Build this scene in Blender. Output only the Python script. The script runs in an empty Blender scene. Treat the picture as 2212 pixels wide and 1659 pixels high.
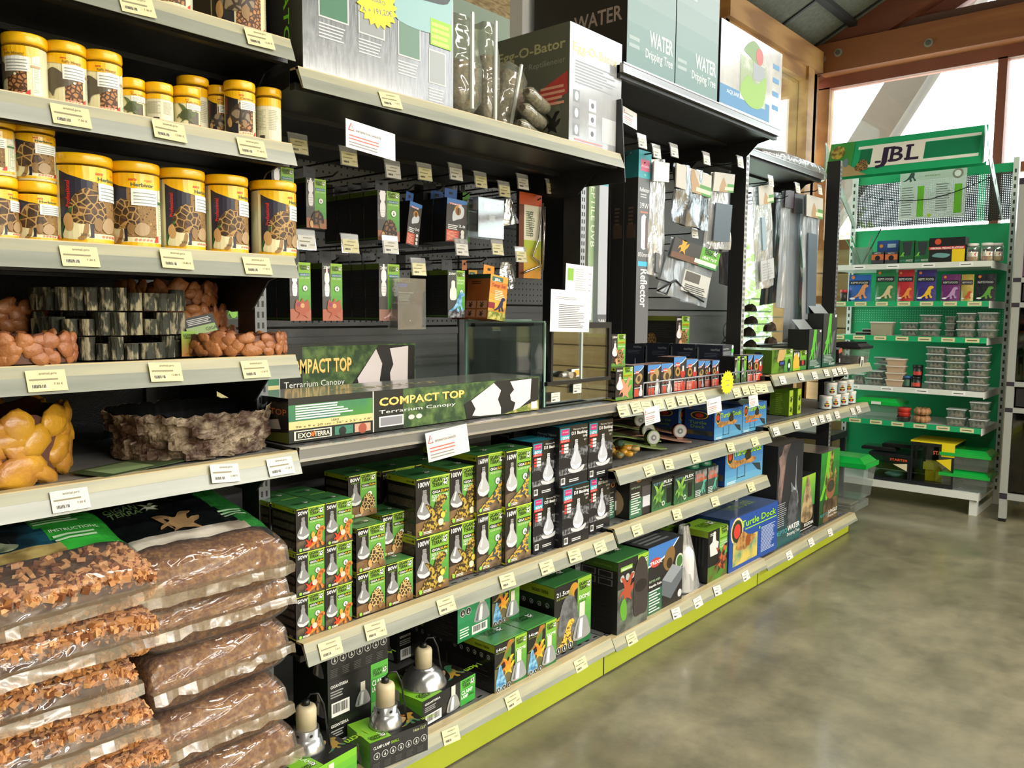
import bpy, bmesh, math, random
from mathutils import Vector, Matrix, noise
R = random.Random(7)
S = bpy.context.scene
PI = math.pi
rad = math.radians

# ---------------------------------------------------------------- camera
FPX, HC = 1727.9, 1.275
YAW, PIT, ROL = rad(41.20139), rad(5.20934), rad(-0.44078)
_f = Vector((math.cos(YAW)*math.cos(PIT), math.sin(YAW)*math.cos(PIT), -math.sin(PIT)))
_r = Vector((math.sin(YAW), -math.cos(YAW), 0))
_d = _f.cross(_r)
_r2 = _r*math.cos(ROL)+_d*math.sin(ROL)
_d2 = _d*math.cos(ROL)-_r*math.sin(ROL)
cam = bpy.data.objects.new('camera', bpy.data.cameras.new('camera'))
S.collection.objects.link(cam)
M3 = Matrix((_r2, -_d2, -_f)).transposed()
cam.matrix_world = Matrix.Translation((0, 0, HC)) @ M3.to_4x4()
cam.data.sensor_width = 36
cam.data.lens = FPX/2212*36
cam.data.clip_start = 0.05
S.camera = cam
# ---------------------------------------------------------------- world, lights, exposure
S.view_settings.view_transform = 'Standard'
S.view_settings.look = 'None'
S.view_settings.gamma = 1
S.view_settings.use_curve_mapping = False
S.view_settings.exposure = 0.5
w = bpy.data.worlds.new('world'); S.world = w; w.use_nodes = True
bg = w.node_tree.nodes['Background']
bg.inputs[0].default_value = (0.93, 0.97, 1.0, 1); bg.inputs[1].default_value = 4.6
def area(name, loc, sx, sy, power, col, tgt=None):
    l = bpy.data.lights.new(name, 'AREA'); l.shape = 'RECTANGLE'; l.size = sx; l.size_y = sy
    l.energy = power; l.color = col
    o = bpy.data.objects.new(name, l); S.collection.objects.link(o); o.location = loc
    if tgt:
        o.rotation_euler = (Vector(tgt)-Vector(loc)).to_track_quat('-Z', 'Y').to_euler()
    return o
area('ceiling_lamp_light', (2.3, 0.15, 3.26), 5.0, 0.25, 38, (1.0, 0.955, 0.87))
area('ceiling_lamp_light', (2.3, -2.4, 3.06), 5.0, 0.25, 165, (1.0, 0.955, 0.87))
area('ceiling_lamp_light', (2.3, -4.2, 2.66), 5.0, 0.25, 330, (1.0, 0.955, 0.88))  # row added as general fill, brightens goods under the shelves

# pixel of the 2212x1659 photograph -> place in the shop
def XU(u, Y, Z):
    k = (u-1106)/FPX; Z = Z-HC; a = _r2-_f*k
    return -(a.y*Y+a.z*Z)/a.x
def YU(u, X, Z):
    k = (u-1106)/FPX; Z = Z-HC; a = _r2-_f*k
    return -(a.x*X+a.z*Z)/a.y
def ZV(v, X, Y):
    k = (v-829.5)/FPX; a = _d2-_f*k
    return HC-(a.x*X+a.y*Y)/a.z
def PY(u, v, Y):
    d = _r2*((u-1106)/FPX)+_d2*((v-829.5)/FPX)+_f; d = d*(Y/d.y); return Vector((d.x, Y, d.z+HC))
def PX(u, v, X):
    d = _r2*((u-1106)/FPX)+_d2*((v-829.5)/FPX)+_f; d = d*(X/d.x); return Vector((X, d.y, d.z+HC))

# ---------------------------------------------------------------- materials
def lin(h):
    h = h.lstrip('#'); o = []
    for i in (0, 2, 4):
        c = int(h[i:i+2], 16)/255; o.append(c/12.92 if c <= .04045 else ((c+.055)/1.055)**2.4)
    return (o[0], o[1], o[2], 1)
MC = {}
def mat(c, r=.45, m=0, n=None, v=None, b=None, e=0, co=0, sc=None, wave=None, br=None):
    """n=(colour2, scale, lo, hi) noise mix, v=(colour2, scale, edge) cell edges, b=(scale, strength) bump"""
    key = (c, r, m, n, v, b, e, co, sc, wave, br)
    if key in MC: return MC[key]
    M = bpy.data.materials.new('paint_'+c.lstrip('#')); M.use_nodes = True
    nt = M.node_tree; p = nt.nodes['Principled BSDF']
    p.inputs['Base Color'].default_value = lin(c); p.inputs['Roughness'].default_value = r
    p.inputs['Metallic'].default_value = m; p.inputs['Coat Weight'].default_value = co
    p.inputs['Coat Roughness'].default_value = .12
    tc = nt.nodes.new('ShaderNodeTexCoord'); mp = nt.nodes.new('ShaderNodeMapping')
    nt.links.new(tc.outputs['Object'], mp.inputs[0])
    if sc: mp.inputs['Scale'].default_value = sc
    col = None
    def ramp(fac, lo, hi, c1, c2):
        rp = nt.nodes.new('ShaderNodeValToRGB'); rp.color_ramp.elements[0].position = lo; rp.color_ramp.elements[1].position = hi
        rp.color_ramp.elements[0].color = c1; rp.color_ramp.elements[1].color = c2
        nt.links.new(fac, rp.inputs[0]); return rp.outputs[0]
    if n:
        t = nt.nodes.new('ShaderNodeTexNoise'); t.inputs['Scale'].default_value = n[1]; t.inputs['Detail'].default_value = 6
        nt.links.new(mp.outputs[0], t.inputs[0]); col = ramp(t.outputs[0], n[2], n[3], lin(c), lin(n[0]))
    if wave:
        t = nt.nodes.new('ShaderNodeTexWave'); t.inputs['Scale'].default_value = wave[1]; t.inputs['Distortion'].default_value = wave[2]
        t.inputs['Detail'].default_value = 3
        nt.links.new(mp.outputs[0], t.inputs[0]); col = ramp(t.outputs[0], 0.1, 0.9, lin(c), lin(wave[0]))
    if v:
        t = nt.nodes.new('ShaderNodeTexVoronoi'); t.feature = 'DISTANCE_TO_EDGE'; t.inputs['Scale'].default_value = v[1]
        nt.links.new(mp.outputs[0], t.inputs[0])
        rp = ramp(t.outputs[0], v[2], v[2]*1.5, (0, 0, 0, 1), (1, 1, 1, 1))
        mx = nt.nodes.new('ShaderNodeMixRGB'); nt.links.new(rp, mx.inputs[0]); mx.inputs[1].default_value = lin(v[0])
        if col: nt.links.new(col, mx.inputs[2])
        else: mx.inputs[2].default_value = lin(c)
        col = mx.outputs[0]
    if br:
        t = nt.nodes.new('ShaderNodeTexVoronoi'); t.inputs['Scale'].default_value = br[1]
        nt.links.new(mp.outputs[0], t.inputs[0])
        sx = nt.nodes.new('ShaderNodeSeparateXYZ'); nt.links.new(t.outputs['Color'], sx.inputs[0])
        col = ramp(sx.outputs[0], .1, .9, lin(c), lin(br[0]))
    if col: nt.links.new(col, p.inputs['Base Color'])
    if b:
        t = nt.nodes.new('ShaderNodeTexNoise'); t.inputs['Scale'].default_value = b[0]; t.inputs['Detail'].default_value = 4
        nt.links.new(mp.outputs[0], t.inputs[0]); bm = nt.nodes.new('ShaderNodeBump')
        bm.inputs['Strength'].default_value = b[1]; bm.inputs['Distance'].default_value = .01
        nt.links.new(t.outputs[0], bm.inputs['Height']); nt.links.new(bm.outputs[0], p.inputs['Normal'])
    if e:
        p.inputs['Emission Color'].default_value = lin(c); p.inputs['Emission Strength'].default_value = e
    MC[key] = M; return M
def clear(name, tint='#ffffff', fac=.12, rough=.03, bump=None, white=0, wc='#ffffff', sc=None):
    """clear plastic or glass: transparent, mixed with gloss and, for milky film, some diffuse white"""
    key = (name, tint, fac, rough, bump, white, wc, sc)
    if key in MC: return MC[key]
    M = bpy.data.materials.new(name); M.use_nodes = True; nt = M.node_tree
    for x in list(nt.nodes): nt.nodes.remove(x)
    out = nt.nodes.new('ShaderNodeOutputMaterial'); tr = nt.nodes.new('ShaderNodeBsdfTransparent')
    gl = nt.nodes.new('ShaderNodeBsdfGlossy'); mx = nt.nodes.new('ShaderNodeMixShader')
    tr.inputs[0].default_value = lin(tint); gl.inputs['Roughness'].default_value = rough
    lw = nt.nodes.new('ShaderNodeLayerWeight'); lw.inputs[0].default_value = .3
    mr = nt.nodes.new('ShaderNodeMapRange'); mr.inputs['To Min'].default_value = fac; mr.inputs['To Max'].default_value = min(1, fac+.5)
    nt.links.new(lw.outputs['Fresnel'], mr.inputs[0]); nt.links.new(mr.outputs[0], mx.inputs[0])
    nt.links.new(tr.outputs[0], mx.inputs[1]); nt.links.new(gl.outputs[0], mx.inputs[2]); last = mx
    if bump:
        tc = nt.nodes.new('ShaderNodeTexCoord'); mp = nt.nodes.new('ShaderNodeMapping')
        if sc: mp.inputs['Scale'].default_value = sc
        t = nt.nodes.new('ShaderNodeTexNoise'); t.inputs['Scale'].default_value = bump[0]; t.inputs['Detail'].default_value = 2
        t.inputs['Distortion'].default_value = 1.2
        b = nt.nodes.new('ShaderNodeBump'); b.inputs['Strength'].default_value = bump[1]; b.inputs['Distance'].default_value = .02
        nt.links.new(tc.outputs['Object'], mp.inputs[0]); nt.links.new(mp.outputs[0], t.inputs[0])
        nt.links.new(t.outputs[0], b.inputs['Height']); nt.links.new(b.outputs[0], gl.inputs['Normal'])
    if white:
        df = nt.nodes.new('ShaderNodeBsdfDiffuse'); df.inputs[0].default_value = lin(wc); m2 = nt.nodes.new('ShaderNodeMixShader')
        m2.inputs[0].default_value = white; nt.links.new(last.outputs[0], m2.inputs[1]); nt.links.new(df.outputs[0], m2.inputs[2]); last = m2
    nt.links.new(last.outputs[0], out.inputs[0]); MC[key] = M; return M

# ---------------------------------------------------------------- text outlines (built-in font)
TC = {}
def glyphs(s, bold):
    k = (s, bold)
    if k not in TC:
        cu = bpy.data.curves.new('t', 'FONT'); cu.body = s; cu.resolution_u = 2; cu.offset = bold
        o = bpy.data.objects.new('t', cu); S.collection.objects.link(o)
        bpy.context.view_layer.update()
        me = bpy.data.meshes.new_from_object(o.evaluated_get(bpy.context.evaluated_depsgraph_get()))
        vs = [(v.co.x, v.co.y) for v in me.vertices]; fs = [tuple(p.vertices) for p in me.polygons]
        S.collection.objects.unlink(o); bpy.data.objects.remove(o); bpy.data.meshes.remove(me); bpy.data.curves.remove(cu)
        x0 = min((v[0] for v in vs), default=0); x1 = max((v[0] for v in vs), default=1)
        TC[k] = ([(v[0]-x0, v[1]) for v in vs], fs, x1-x0)
    return TC[k]
CAP = .729

# ---------------------------------------------------------------- mesh builder
class Flat:
    curved = False
    def __init__(s, o, ex, ey, n):
        s.o, s.ex, s.ey, s.n = Vector(o), Vector(ex), Vector(ey), Vector(n); s.W = s.ex.length; s.H = s.ey.length
    def at(s, x, y, l): return s.o+s.ex*x+s.ey*y+s.n*(.0004*l)
class Cyl:
    curved = True
    def __init__(s, r, z0, h, a0, a1, cx=0, cy=0):   # angles seen from the aisle, left to right
        s.r, s.z0, s.H, s.a0, s.a1, s.cx, s.cy = r, z0, h, a0, a1, cx, cy; s.W = r*abs(a1-a0)
    def at(s, x, y, l):
        a = s.a0+(s.a1-s.a0)*x; q = s.r+.0004*l+.0002
        return Vector((s.cx+q*math.cos(a), s.cy+q*math.sin(a), s.z0+s.H*y))
def clipx(P, x, keep_right):
    out = []
    for i in range(len(P)):
        a, b = P[i-1], P[i]; ia = (a[0] >= x) == keep_right; ib = (b[0] >= x) == keep_right
        if ia != ib:
            t = (x-a[0])/((b[0]-a[0]) or 1e-9); out.append((x, a[1]+(b[1]-a[1])*t))
        if ib: out.append(b)
    return out
def smooth(P, k=4):
    out = []; n = len(P)
    for i in range(n):
        a, b, c, d = P[i-1], P[i], P[(i+1) % n], P[(i+2) % n]
        for j in range(k):
            t = j/k; o = []
            for q in (0, 1):
                o.append(.5*((2*b[q])+(-a[q]+c[q])*t+(2*a[q]-5*b[q]+4*c[q]-d[q])*t*t+(-a[q]+3*b[q]-3*c[q]+d[q])*t**3))
            out.append(tuple(o))
    return out
WELD = ('bracket', 'side_cheek', 'board', 'cup_holder', 'price_star', 'reptile_cave')
class MB:
    def __init__(s): s.v = []; s.f = []; s.m = []; s.ms = []; s.sm = []; s.q = 0
    def mi(s, m):
        if isinstance(m, str): m = mat(m)
        if m not in s.ms: s.ms.append(m)
        return s.ms.index(m)
    def face(s, pts, m, smo=False):
        i = len(s.v); s.v += [tuple(p) for p in pts]; s.f.append(tuple(range(i, i+len(pts)))); s.m.append(s.mi(m)); s.sm.append(smo)
    def mesh(s, vs, fs, m, smo=False):
        i = len(s.v); s.v += [tuple(p) for p in vs]; k = s.mi(m)
        for f in fs: s.f.append(tuple(i+j for j in f)); s.m.append(k); s.sm.append(smo)
    def box(s, x0, x1, y0, y1, z0, z1, m, mf=None, mt=None, ms=None):
        P = [(x0, y0, z0), (x1, y0, z0), (x1, y1, z0), (x0, y1, z0), (x0, y0, z1), (x1, y0, z1), (x1, y1, z1), (x0, y1, z1)]
        i = len(s.v); s.v += P
        for f, mm in (((0, 3, 2, 1), m), ((4, 5, 6, 7), mt or m), ((0, 1, 5, 4), mf or m), ((1, 2, 6, 5), m), ((2, 3, 7, 6), m), ((3, 0, 4, 7), ms or m)):
            s.f.append(tuple(i+j for j in f)); s.m.append(s.mi(mm)); s.sm.append(False)
    def hexa(s, P, m):    # 4 bottom + 4 top points
        i = len(s.v); s.v += [tuple(p) for p in P]; k = s.mi(m)
        for f in ((0, 3, 2, 1), (4, 5, 6, 7), (0, 1, 5, 4), (1, 2, 6, 5), (2, 3, 7, 6), (3, 0, 4, 7)):
            s.f.append(tuple(i+j for j in f)); s.m.append(k); s.sm.append(False)
    def lathe(s, prof, m, seg=32, cx=0, cy=0, z=0, sq=0, smo=True, cap=True):
        i = len(s.v); k = s.mi(m); n = len(prof)
        for r, h in prof:
            for j in range(seg):
                a = 2*PI*j/seg; q = 1
                if sq: q = 1/((abs(math.cos(a))**sq+abs(math.sin(a))**sq)**(1/sq))
                s.v.append((cx+r*q*math.cos(a), cy+r*q*math.sin(a), z+h))
        for a in range(n-1):
            for j in range(seg):
                b = (j+1) % seg
                s.f.append((i+a*seg+j, i+a*seg+b, i+(a+1)*seg+b, i+(a+1)*seg+j)); s.m.append(k); s.sm.append(smo)
        if cap:
            s.f.append(tuple(i+j for j in reversed(range(seg)))); s.m.append(k); s.sm.append(False)
            s.f.append(tuple(i+(n-1)*seg+j for j in range(seg))); s.m.append(k); s.sm.append(False)
    def tube(s, pts, r, m, seg=8):
        pts = [Vector(p) for p in pts]; i = len(s.v); k = s.mi(m); n = len(pts)
        for a, p in enumerate(pts):
            d = (pts[min(a+1, n-1)]-pts[max(a-1, 0)]).normalized()
            u = d.orthogonal().normalized() if a == 0 else (u-d*u.dot(d)).normalized(); w = d.cross(u)
            rr = r[a] if isinstance(r, (list, tuple)) else r
            for j in range(seg):
                t = 2*PI*j/seg; s.v.append(tuple(p+u*(math.cos(t)*rr)+w*(math.sin(t)*rr)))
        for a in range(n-1):
            for j in range(seg):
                b = (j+1) % seg
                s.f.append((i+a*seg+j, i+a*seg+b, i+(a+1)*seg+b, i+(a+1)*seg+j)); s.m.append(k); s.sm.append(True)
        s.f.append(tuple(i+j for j in reversed(range(seg)))); s.m.append(k); s.sm.append(False)
        s.f.append(tuple(i+(n-1)*seg+j for j in range(seg))); s.m.append(k); s.sm.append(False)
    def blob(s, c, r, m, seed=0, amp=.15, fr=2.0, nu=12, nv=8, rot=None):
        vs = []; c = Vector(c)
        for a in range(nv+1):
            t = PI*a/nv
            for j in range(nu):
                p = 2*PI*j/nu; d = Vector((math.sin(t)*math.cos(p), math.sin(t)*math.sin(p), math.cos(t)))
                q = 1+amp*noise.noise(d*fr+Vector((seed*7.3, seed*1.7, seed)))
                d = Vector((d.x*r[0]*q, d.y*r[1]*q, d.z*r[2]*q))
                if rot: d.rotate(rot)
                vs.append(c+d)
        fs = [(a*nu+j, (a+1)*nu+j, (a+1)*nu+(j+1) % nu, a*nu+(j+1) % nu) for a in range(nv) for j in range(nu)]
        s.mesh(vs, fs, m, True)
    # ---- print on a face
    def poly(s, F, P, m, l=1):
        s.q += 1; l += s.q*.006
        if isinstance(m, str): m = mat(m)
        if F.curved:
            x0 = min(p[0] for p in P); x1 = max(p[0] for p in P); n = max(1, int((x1-x0)*F.W/(F.r*.22))+1)
            for i in range(n):
                Q = clipx(clipx(P, x0+(x1-x0)*i/n, True), x0+(x1-x0)*(i+1)/n, False) if n > 1 else P
                if len(Q) > 2: s.face([F.at(p[0], p[1], l) for p in Q], m)
        else: s.face([F.at(p[0], p[1], l) for p in P], m)
    def rect(s, F, x0, y0, x1, y1, m, l=1): s.poly(F, [(x0, y0), (x1, y0), (x1, y1), (x0, y1)], m, l)
    def grad(s, F, x0, y0, x1, y1, c0, c1, n=6, l=1):
        a, b = [[int(c[i:i+2], 16) for i in (1, 3, 5)] for c in (c0, c1)]
        for i in range(n):
            t = (i+.5)/n; c = '#%02x%02x%02x' % tuple(int(p+(q-p)*t) for p, q in zip(a, b))
            s.rect(F, x0, y0+(y1-y0)*i/n, x1, y0+(y1-y0)*(i+1)/n, c, l)
    def ell(s, F, x, y, rx, m, l=1, ry=None, n=16, a=0):    # rx, ry in metres relative to width W
        ry = rx if ry is None else ry; k = F.W/F.H
        P = []
        for i in range(n):
            t = 2*PI*i/n; p, q = rx*math.cos(t), ry*math.sin(t)
            P.append((min(max(x+p*math.cos(a)-q*math.sin(a), 0), 1), min(max(y+(p*math.sin(a)+q*math.cos(a))*k, 0), 1)))
        s.poly(F, P, m, l)
    def text(s, F, t, x, y, h, c, l=2, al='l', fit=None, bold=.0, rot=0, sh=0):
        vs, fs, w = glyphs(t, min(bold, .018)); z = h*F.H/CAP; fx = 1
        if fit: fx = fit*(F.W if not rot else F.H)/(w*z)
        off = {'l': 0, 'c': -w/2, 'r': -w}[al]; P = []
        for vx, vy in vs:
            a = (vx+off+vy*sh)*z*fx; b = vy*z
            if rot == 90: P.append((x-b/F.W, y+a/F.H))
            elif rot == -90: P.append((x+b/F.W, y-a/F.H))
            elif rot == 180: P.append((x-a/F.W, y-b/F.H))
            elif rot: ca, sa = math.cos(rad(rot)), math.sin(rad(rot)); P.append((x+(a*ca-b*sa)/F.W, y+(a*sa+b*ca)/F.H))
            else: P.append((x+a/F.W, y+b/F.H))
        if isinstance(c, str): c = mat(c)
        s.q += 1; l += s.q*.006
        s.mesh([F.at(p[0], p[1], l) for p in P], fs, c)
    def lines(s, F, x0, y0, x1, y1, n, c, l=2, fill=.5, rag=.35, seed=0):
        rr = random.Random(seed+n)
        for i in range(n):
            ya = y1-(y1-y0)*(i+1)/n; s.rect(F, x0, ya, x1-(x1-x0)*rr.random()*rag, ya+(y1-y0)/n*fill, c, l)
    def shape(s, F, P, x, y, sx, m, l=2, k=4, flip=False, sy=None):
        """smooth outline, unit coordinates scaled to width sx (fraction of W)"""
        sy = sx if sy is None else sy; a = F.W/F.H
        Q = smooth(P, k) if k > 1 else P; c = lambda t: min(max(t, .004), .996)
        s.poly(F, [(c(x+(-p if flip else p)*sx), c(y+q*sy*a)) for p, q in Q], m, l)
    def bars(s, F, x0, y0, x1, y1, l=2, n=14, bgc='#e8e8e4'):
        s.rect(F, x0, y0, x1, y1, bgc, l); rr = random.Random(5)
        for i in range(n):
            a = x0+(x1-x0)*(.08+.84*i/n); s.rect(F, a, y0+(y1-y0)*.25, a+(x1-x0)*.84/n*rr.uniform(.25, .7), y1-(y1-y0)*.1, '#161616', l+1)
    def data(s, name, weld=False):
        me = bpy.data.meshes.new(name); me.from_pydata(s.v, [], s.f)
        for m in s.ms: me.materials.append(m)
        me.polygons.foreach_set('material_index', s.m); me.polygons.foreach_set('use_smooth', s.sm)
        if weld:
            bm = bmesh.new(); bm.from_mesh(me); bmesh.ops.remove_doubles(bm, verts=bm.verts, dist=1e-5); bm.to_mesh(me); bm.free()
        me.update(); return me
    def obj(s, name, loc=(0, 0, 0), rz=0, parent=None, label=None, cat=None, group=None, kind=None, rot=None):
        o = bpy.data.objects.new(name, s.data(name, name in WELD)); S.collection.objects.link(o)
        o.location = loc; o.rotation_euler = rot or (0, 0, rz)
        if parent: o.parent = parent
        return tag(o, label, cat, group, kind)
def tag(o, label=None, cat=None, group=None, kind=None):
    if label: o['label'] = label
    if cat: o['category'] = cat
    if group: o['group'] = group
    if kind: o['kind'] = kind
    return o
def empty(name, loc=(0, 0, 0), rz=0, label=None, cat=None, group=None, rot=None):
    o = bpy.data.objects.new(name, None); S.collection.objects.link(o); o.empty_display_size = .05
    o.location = loc; o.rotation_euler = rot or (0, 0, rz); return tag(o, label, cat, group)
def copy_tree(o, loc=None, rz=None, label=None, group=None, parent=None):
    c = o.copy(); S.collection.objects.link(c)
    if parent: c.parent = parent
    if loc is not None: c.location = loc
    if rz is not None: c.rotation_euler = (c.rotation_euler[0], c.rotation_euler[1], rz)
    if label: c['label'] = label
    if group: c['group'] = group
    for ch in list(o.children): copy_tree(ch, parent=c)
    return c
def struct(b, name, **k): return b.obj(name, kind='structure', **k)

def FR(w, h, d=0): return Flat((0, 0, 0), (w, 0, 0), (0, 0, h), (0, -1, 0))
def SD(w, d, h): return Flat((0, d, 0), (0, -d, 0), (0, 0, h), (-1, 0, 0))
def TP(w, d, h): return Flat((0, 0, h), (w, 0, 0), (0, d, 0), (0, 0, 1))
def carton(name, w, d, h, base, front=None, side=None, top=None, topc=None, **k):
    b = MB(); b.box(0, w, 0, d, 0, h, base, mt=topc)
    if front: front(b, FR(w, h))
    if side: side(b, SD(w, d, h))
    if top: top(b, TP(w, d, h))
    return b.obj(name, **k)
# ================================================================ the shop
YL, YP, YB = 1.505, 1.675, 2.28            # shelf front, post front, back panel
J = [1.005, 2.255, 3.51, 4.76]
STEEL = mat('#232323', .38, b=(220, .12)); STEELG = mat('#6f7070', .42, n=('#5a5b5b', 9, .35, .7)); DECK = mat('#5d5d5b', .45, n=('#777673', 6, .35, .7))
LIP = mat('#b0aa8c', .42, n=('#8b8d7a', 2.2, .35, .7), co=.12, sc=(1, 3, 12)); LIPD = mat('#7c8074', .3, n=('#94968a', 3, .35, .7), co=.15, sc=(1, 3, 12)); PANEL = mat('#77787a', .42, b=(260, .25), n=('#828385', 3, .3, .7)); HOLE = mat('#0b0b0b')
DARKP = mat('#17181a', .4, b=(260, .2))
LIME = mat('#aab42a', .35, n=('#9fa928', 2, .3, .7)); PAPER = mat('#d2cb9e', .6); PAPERW = mat('#d4d2ca', .6); INK = mat('#4a4636', .7)
b = MB(); b.box(-4, 7, -5, 3, -.2, 0, mat('#8c866f', .33, n=('#6d6853', 1.3, .32, .68), b=(40, .05), co=.4))
fl = struct(b, 'floor')
nt = [m for m in b.ms][0].node_tree          # second, finer mottling and pale scuffs in the concrete
p = nt.nodes['Principled BSDF']; src = p.inputs['Base Color'].links[0].from_socket
t = nt.nodes.new('ShaderNodeTexNoise'); t.inputs['Scale'].default_value = 5.5; t.inputs['Detail'].default_value = 9; t.inputs['Roughness'].default_value = .68
rp = nt.nodes.new('ShaderNodeValToRGB'); e = rp.color_ramp.elements; e[0].position = .33; e[1].position = .7; e[0].color = (.62, .62, .62, 1); e[1].color = (1.22, 1.2, 1.15, 1)
mx = nt.nodes.new('ShaderNodeMixRGB'); mx.blend_type = 'MULTIPLY'; mx.inputs[0].default_value = 1
tc = nt.nodes.new('ShaderNodeTexCoord'); nt.links.new(tc.outputs['Object'], t.inputs[0]); nt.links.new(t.outputs[0], rp.inputs[0])
nt.links.new(src, mx.inputs[1]); nt.links.new(rp.outputs[0], mx.inputs[2]); nt.links.new(mx.outputs[0], p.inputs['Base Color'])
nt.links.new(t.outputs[0], nt.nodes.new('ShaderNodeMapRange').inputs[0]); mr = nt.nodes[-1]; mr.inputs['To Min'].default_value = .22; mr.inputs['To Max'].default_value = .5
nt.links.new(mr.outputs[0], p.inputs['Roughness'])
# ceiling of dark felt tiles between black battens, rising from the side wall
CZ = lambda y: 3.375+(2.68-y)*.487
CT = mat('#5c5f52', .8, n=('#6b6d60', 30, .4, .7), b=(60, .3)); BAT = mat('#1d1e1c', .6)
b = MB(); b.face([(-4, 2.7, CZ(2.7)), (-4, -2.2, CZ(-2.2)), (7.2, -2.2, CZ(-2.2)), (7.2, 2.7, CZ(2.7))], CT)
b.face([(-4, -2.2, CZ(-2.2)), (-4, -5, CZ(-2.2)), (7.2, -5, CZ(-2.2)), (7.2, -2.2, CZ(-2.2))], CT)
for x in [4.09+.63*i for i in range(-10, 5)]:
    b.hexa([(x-.012, 2.66, CZ(2.66)-.012), (x+.012, 2.66, CZ(2.66)-.012), (x+.012, -2.1, CZ(-2.1)-.012), (x-.012, -2.1, CZ(-2.1)-.012),
            (x-.012, 2.66, CZ(2.66)), (x+.012, 2.66, CZ(2.66)), (x+.012, -2.1, CZ(-2.1)), (x-.012, -2.1, CZ(-2.1))], BAT)
for y in (2.3, 1.7, 1.1, .5, -.1, -.7):
    b.box(-4, 6.8, y-.03, y+.03, CZ(y)-.03, CZ(y)+.01, BAT)
struct(b, 'ceiling')
WOOD = mat('#a5673a', .55, wave=('#8a5230', 1.4, 5), sc=(1, .35, 5), n=None); WOODF = mat('#b78a52', .6, wave=('#95693c', 1.2, 6), sc=(.4, 4, 4))
WOODR = mat('#8d4f33', .6, wave=('#6f3c28', 1.2, 5), sc=(1, .4, 5)); OSB = mat('#c3a878', .7, n=('#8f7446', 28, .35, .65), sc=(1, 1, 3.5), b=(40, .4))
GALV = mat('#b9b4a8', .35, .7)
b = MB(); b.box(-4, 4.98, 2.6, 2.68, 0, 3.5, OSB); struct(b, 'wall_side')
b = MB(); b.box(1.3, 4.2, 2.55, 2.6, 2.15, 2.62, mat('#b6c6ac', .6)); struct(b, 'trim_1')
b = MB()                                                        # frame round the side window
for q in ((4.98, 6.62, 2.5, 2.68, 3.2, 3.36), (5.0, 6.45, 2.54, 2.64, 3.1, 3.2), (6.38, 6.5, 2.52, 2.66, .5, 3.2), (6.5, 6.7, 2.56, 2.7, 0, 3.3), (4.98, 5.05, 2.54, 2.66, .5, 3.2), (4.98, 6.5, 2.5, 2.68, .4, .52)): b.box(*q, WOODF)
wf = struct(b, 'window_1')
b = MB(); b.box(5.05, 6.38, 2.595, 2.603, .52, 3.1, clear('window_glass', '#dfe8e2', .05, .02)); b.obj('pane', parent=wf)
b = MB(); b.box(-4, 7, 2.6, 2.68, 0, .4, OSB)
struct(b, 'trim_2')
XE = 6.8
b = MB()                                                        # end wall: boards up to the sill
for i in range(8):
    z = .02+i*.228; b.box(XE, XE+.05, -5, 2.62, z, z+.215, mat(['#cdb889', '#c2ad7d', '#d2bf92'][i % 3], .7, wave=('#b39a68', .8, 7), sc=(1, .5, 6)))
b.box(XE-.06, XE+.06, -5, 2.6, 1.36, 1.42, WOODF); b.box(XE+.06, XE+.1, -5, 2.7, 0, 1.84, mat('#d9c79a', .8))
struct(b, 'wall_end')
b = MB(); b.box(XE-.16, XE, -5, 2.66, 3.2, 3.43, WOOD); b.box(XE-.05, XE+.09, -5, 2.66, 3.43, 3.52, mat('#6d4f45', .6))
for y in (2.52, 2.3, 1.72):
    b.v and None
    P = PX({2.52: 1775, 2.3: 1811, 1.72: 2006}[y], {2.52: 128, 2.3: 114, 1.72: 93}[y], XE-.16)
    for r, d, m in ((.032, .008, GALV), (.019, .02, mat('#7d7a72', .4, .8))):
        i = len(b.v); n = 14
        ring = [(XE-.16-d, P.y+r*math.cos(2*PI*k/n), P.z+r*math.sin(2*PI*k/n)) for k in range(n)]
        b.face(ring, m); 
        for k in range(n):
            a, c = ring[k], ring[(k+1) % n]; b.face([a, c, (XE-.16, c[1], c[2]), (XE-.16, a[1], a[2])], m)
struct(b, 'trim_3')
b = MB()                                                        # rafter on the end wall
def rafter(b, y0, z0, y1, z1, x0, x1, t, m):
    b.hexa([(x0, y0, z0), (x1, y0, z0), (x1, y1, z1), (x0, y1, z1), (x0, y0, z0+t), (x1, y0, z0+t), (x1, y1, z1+t), (x0, y1, z1+t)], m)
rafter(b, 2.62, 3.16, -2.2, 3.16+4.82*.487, XE-.12, XE+.02, .25, WOODR); rafter(b, 2.3, 3.2, -2.2, 3.2+4.5*.487, XE, XE+.08, .12, mat('#7a463a', .6))
struct(b, 'trim_4')
b = MB()                                                        # window frame members
FR_ = mat('#96563f', .55, wave=('#7c4432', 1, 5), sc=(1, 1, .3))
b.box(XE-.02, XE+.08, -5, 2.62, 3.11, 3.2, FR_); b.box(XE-.02, XE+.08, 2.5, 2.62, 1.84, 3.12, WOODF); b.box(XE-.03, XE+.1, -5, 2.62, 1.8, 1.88, WOODF)
for y in (1.27, -.2, -1.7): b.box(XE-.02, XE+.08, y-.03, y+.03, 1.84, 3.12, FR_)
b.box(XE-.01, XE+.05, -5, 1.24, 2.3, 2.37, WOODR)
w2 = struct(b, 'window_2')
b = MB()
for y0, y1 in ((1.3, 2.5), (-.17, 1.24), (-1.67, -.23), (-4.9, -1.73)): b.box(XE+.028, XE+.034, y0, y1, 1.88, 3.11, clear('window_glass', '#f2f6f4', .03, .02))
b.obj('pane', parent=w2)
b = MB(); b.box(6.4, 6.66, 2.56, 2.75, 0, 3.4, WOODF); struct(b, 'trim_5')
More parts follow.
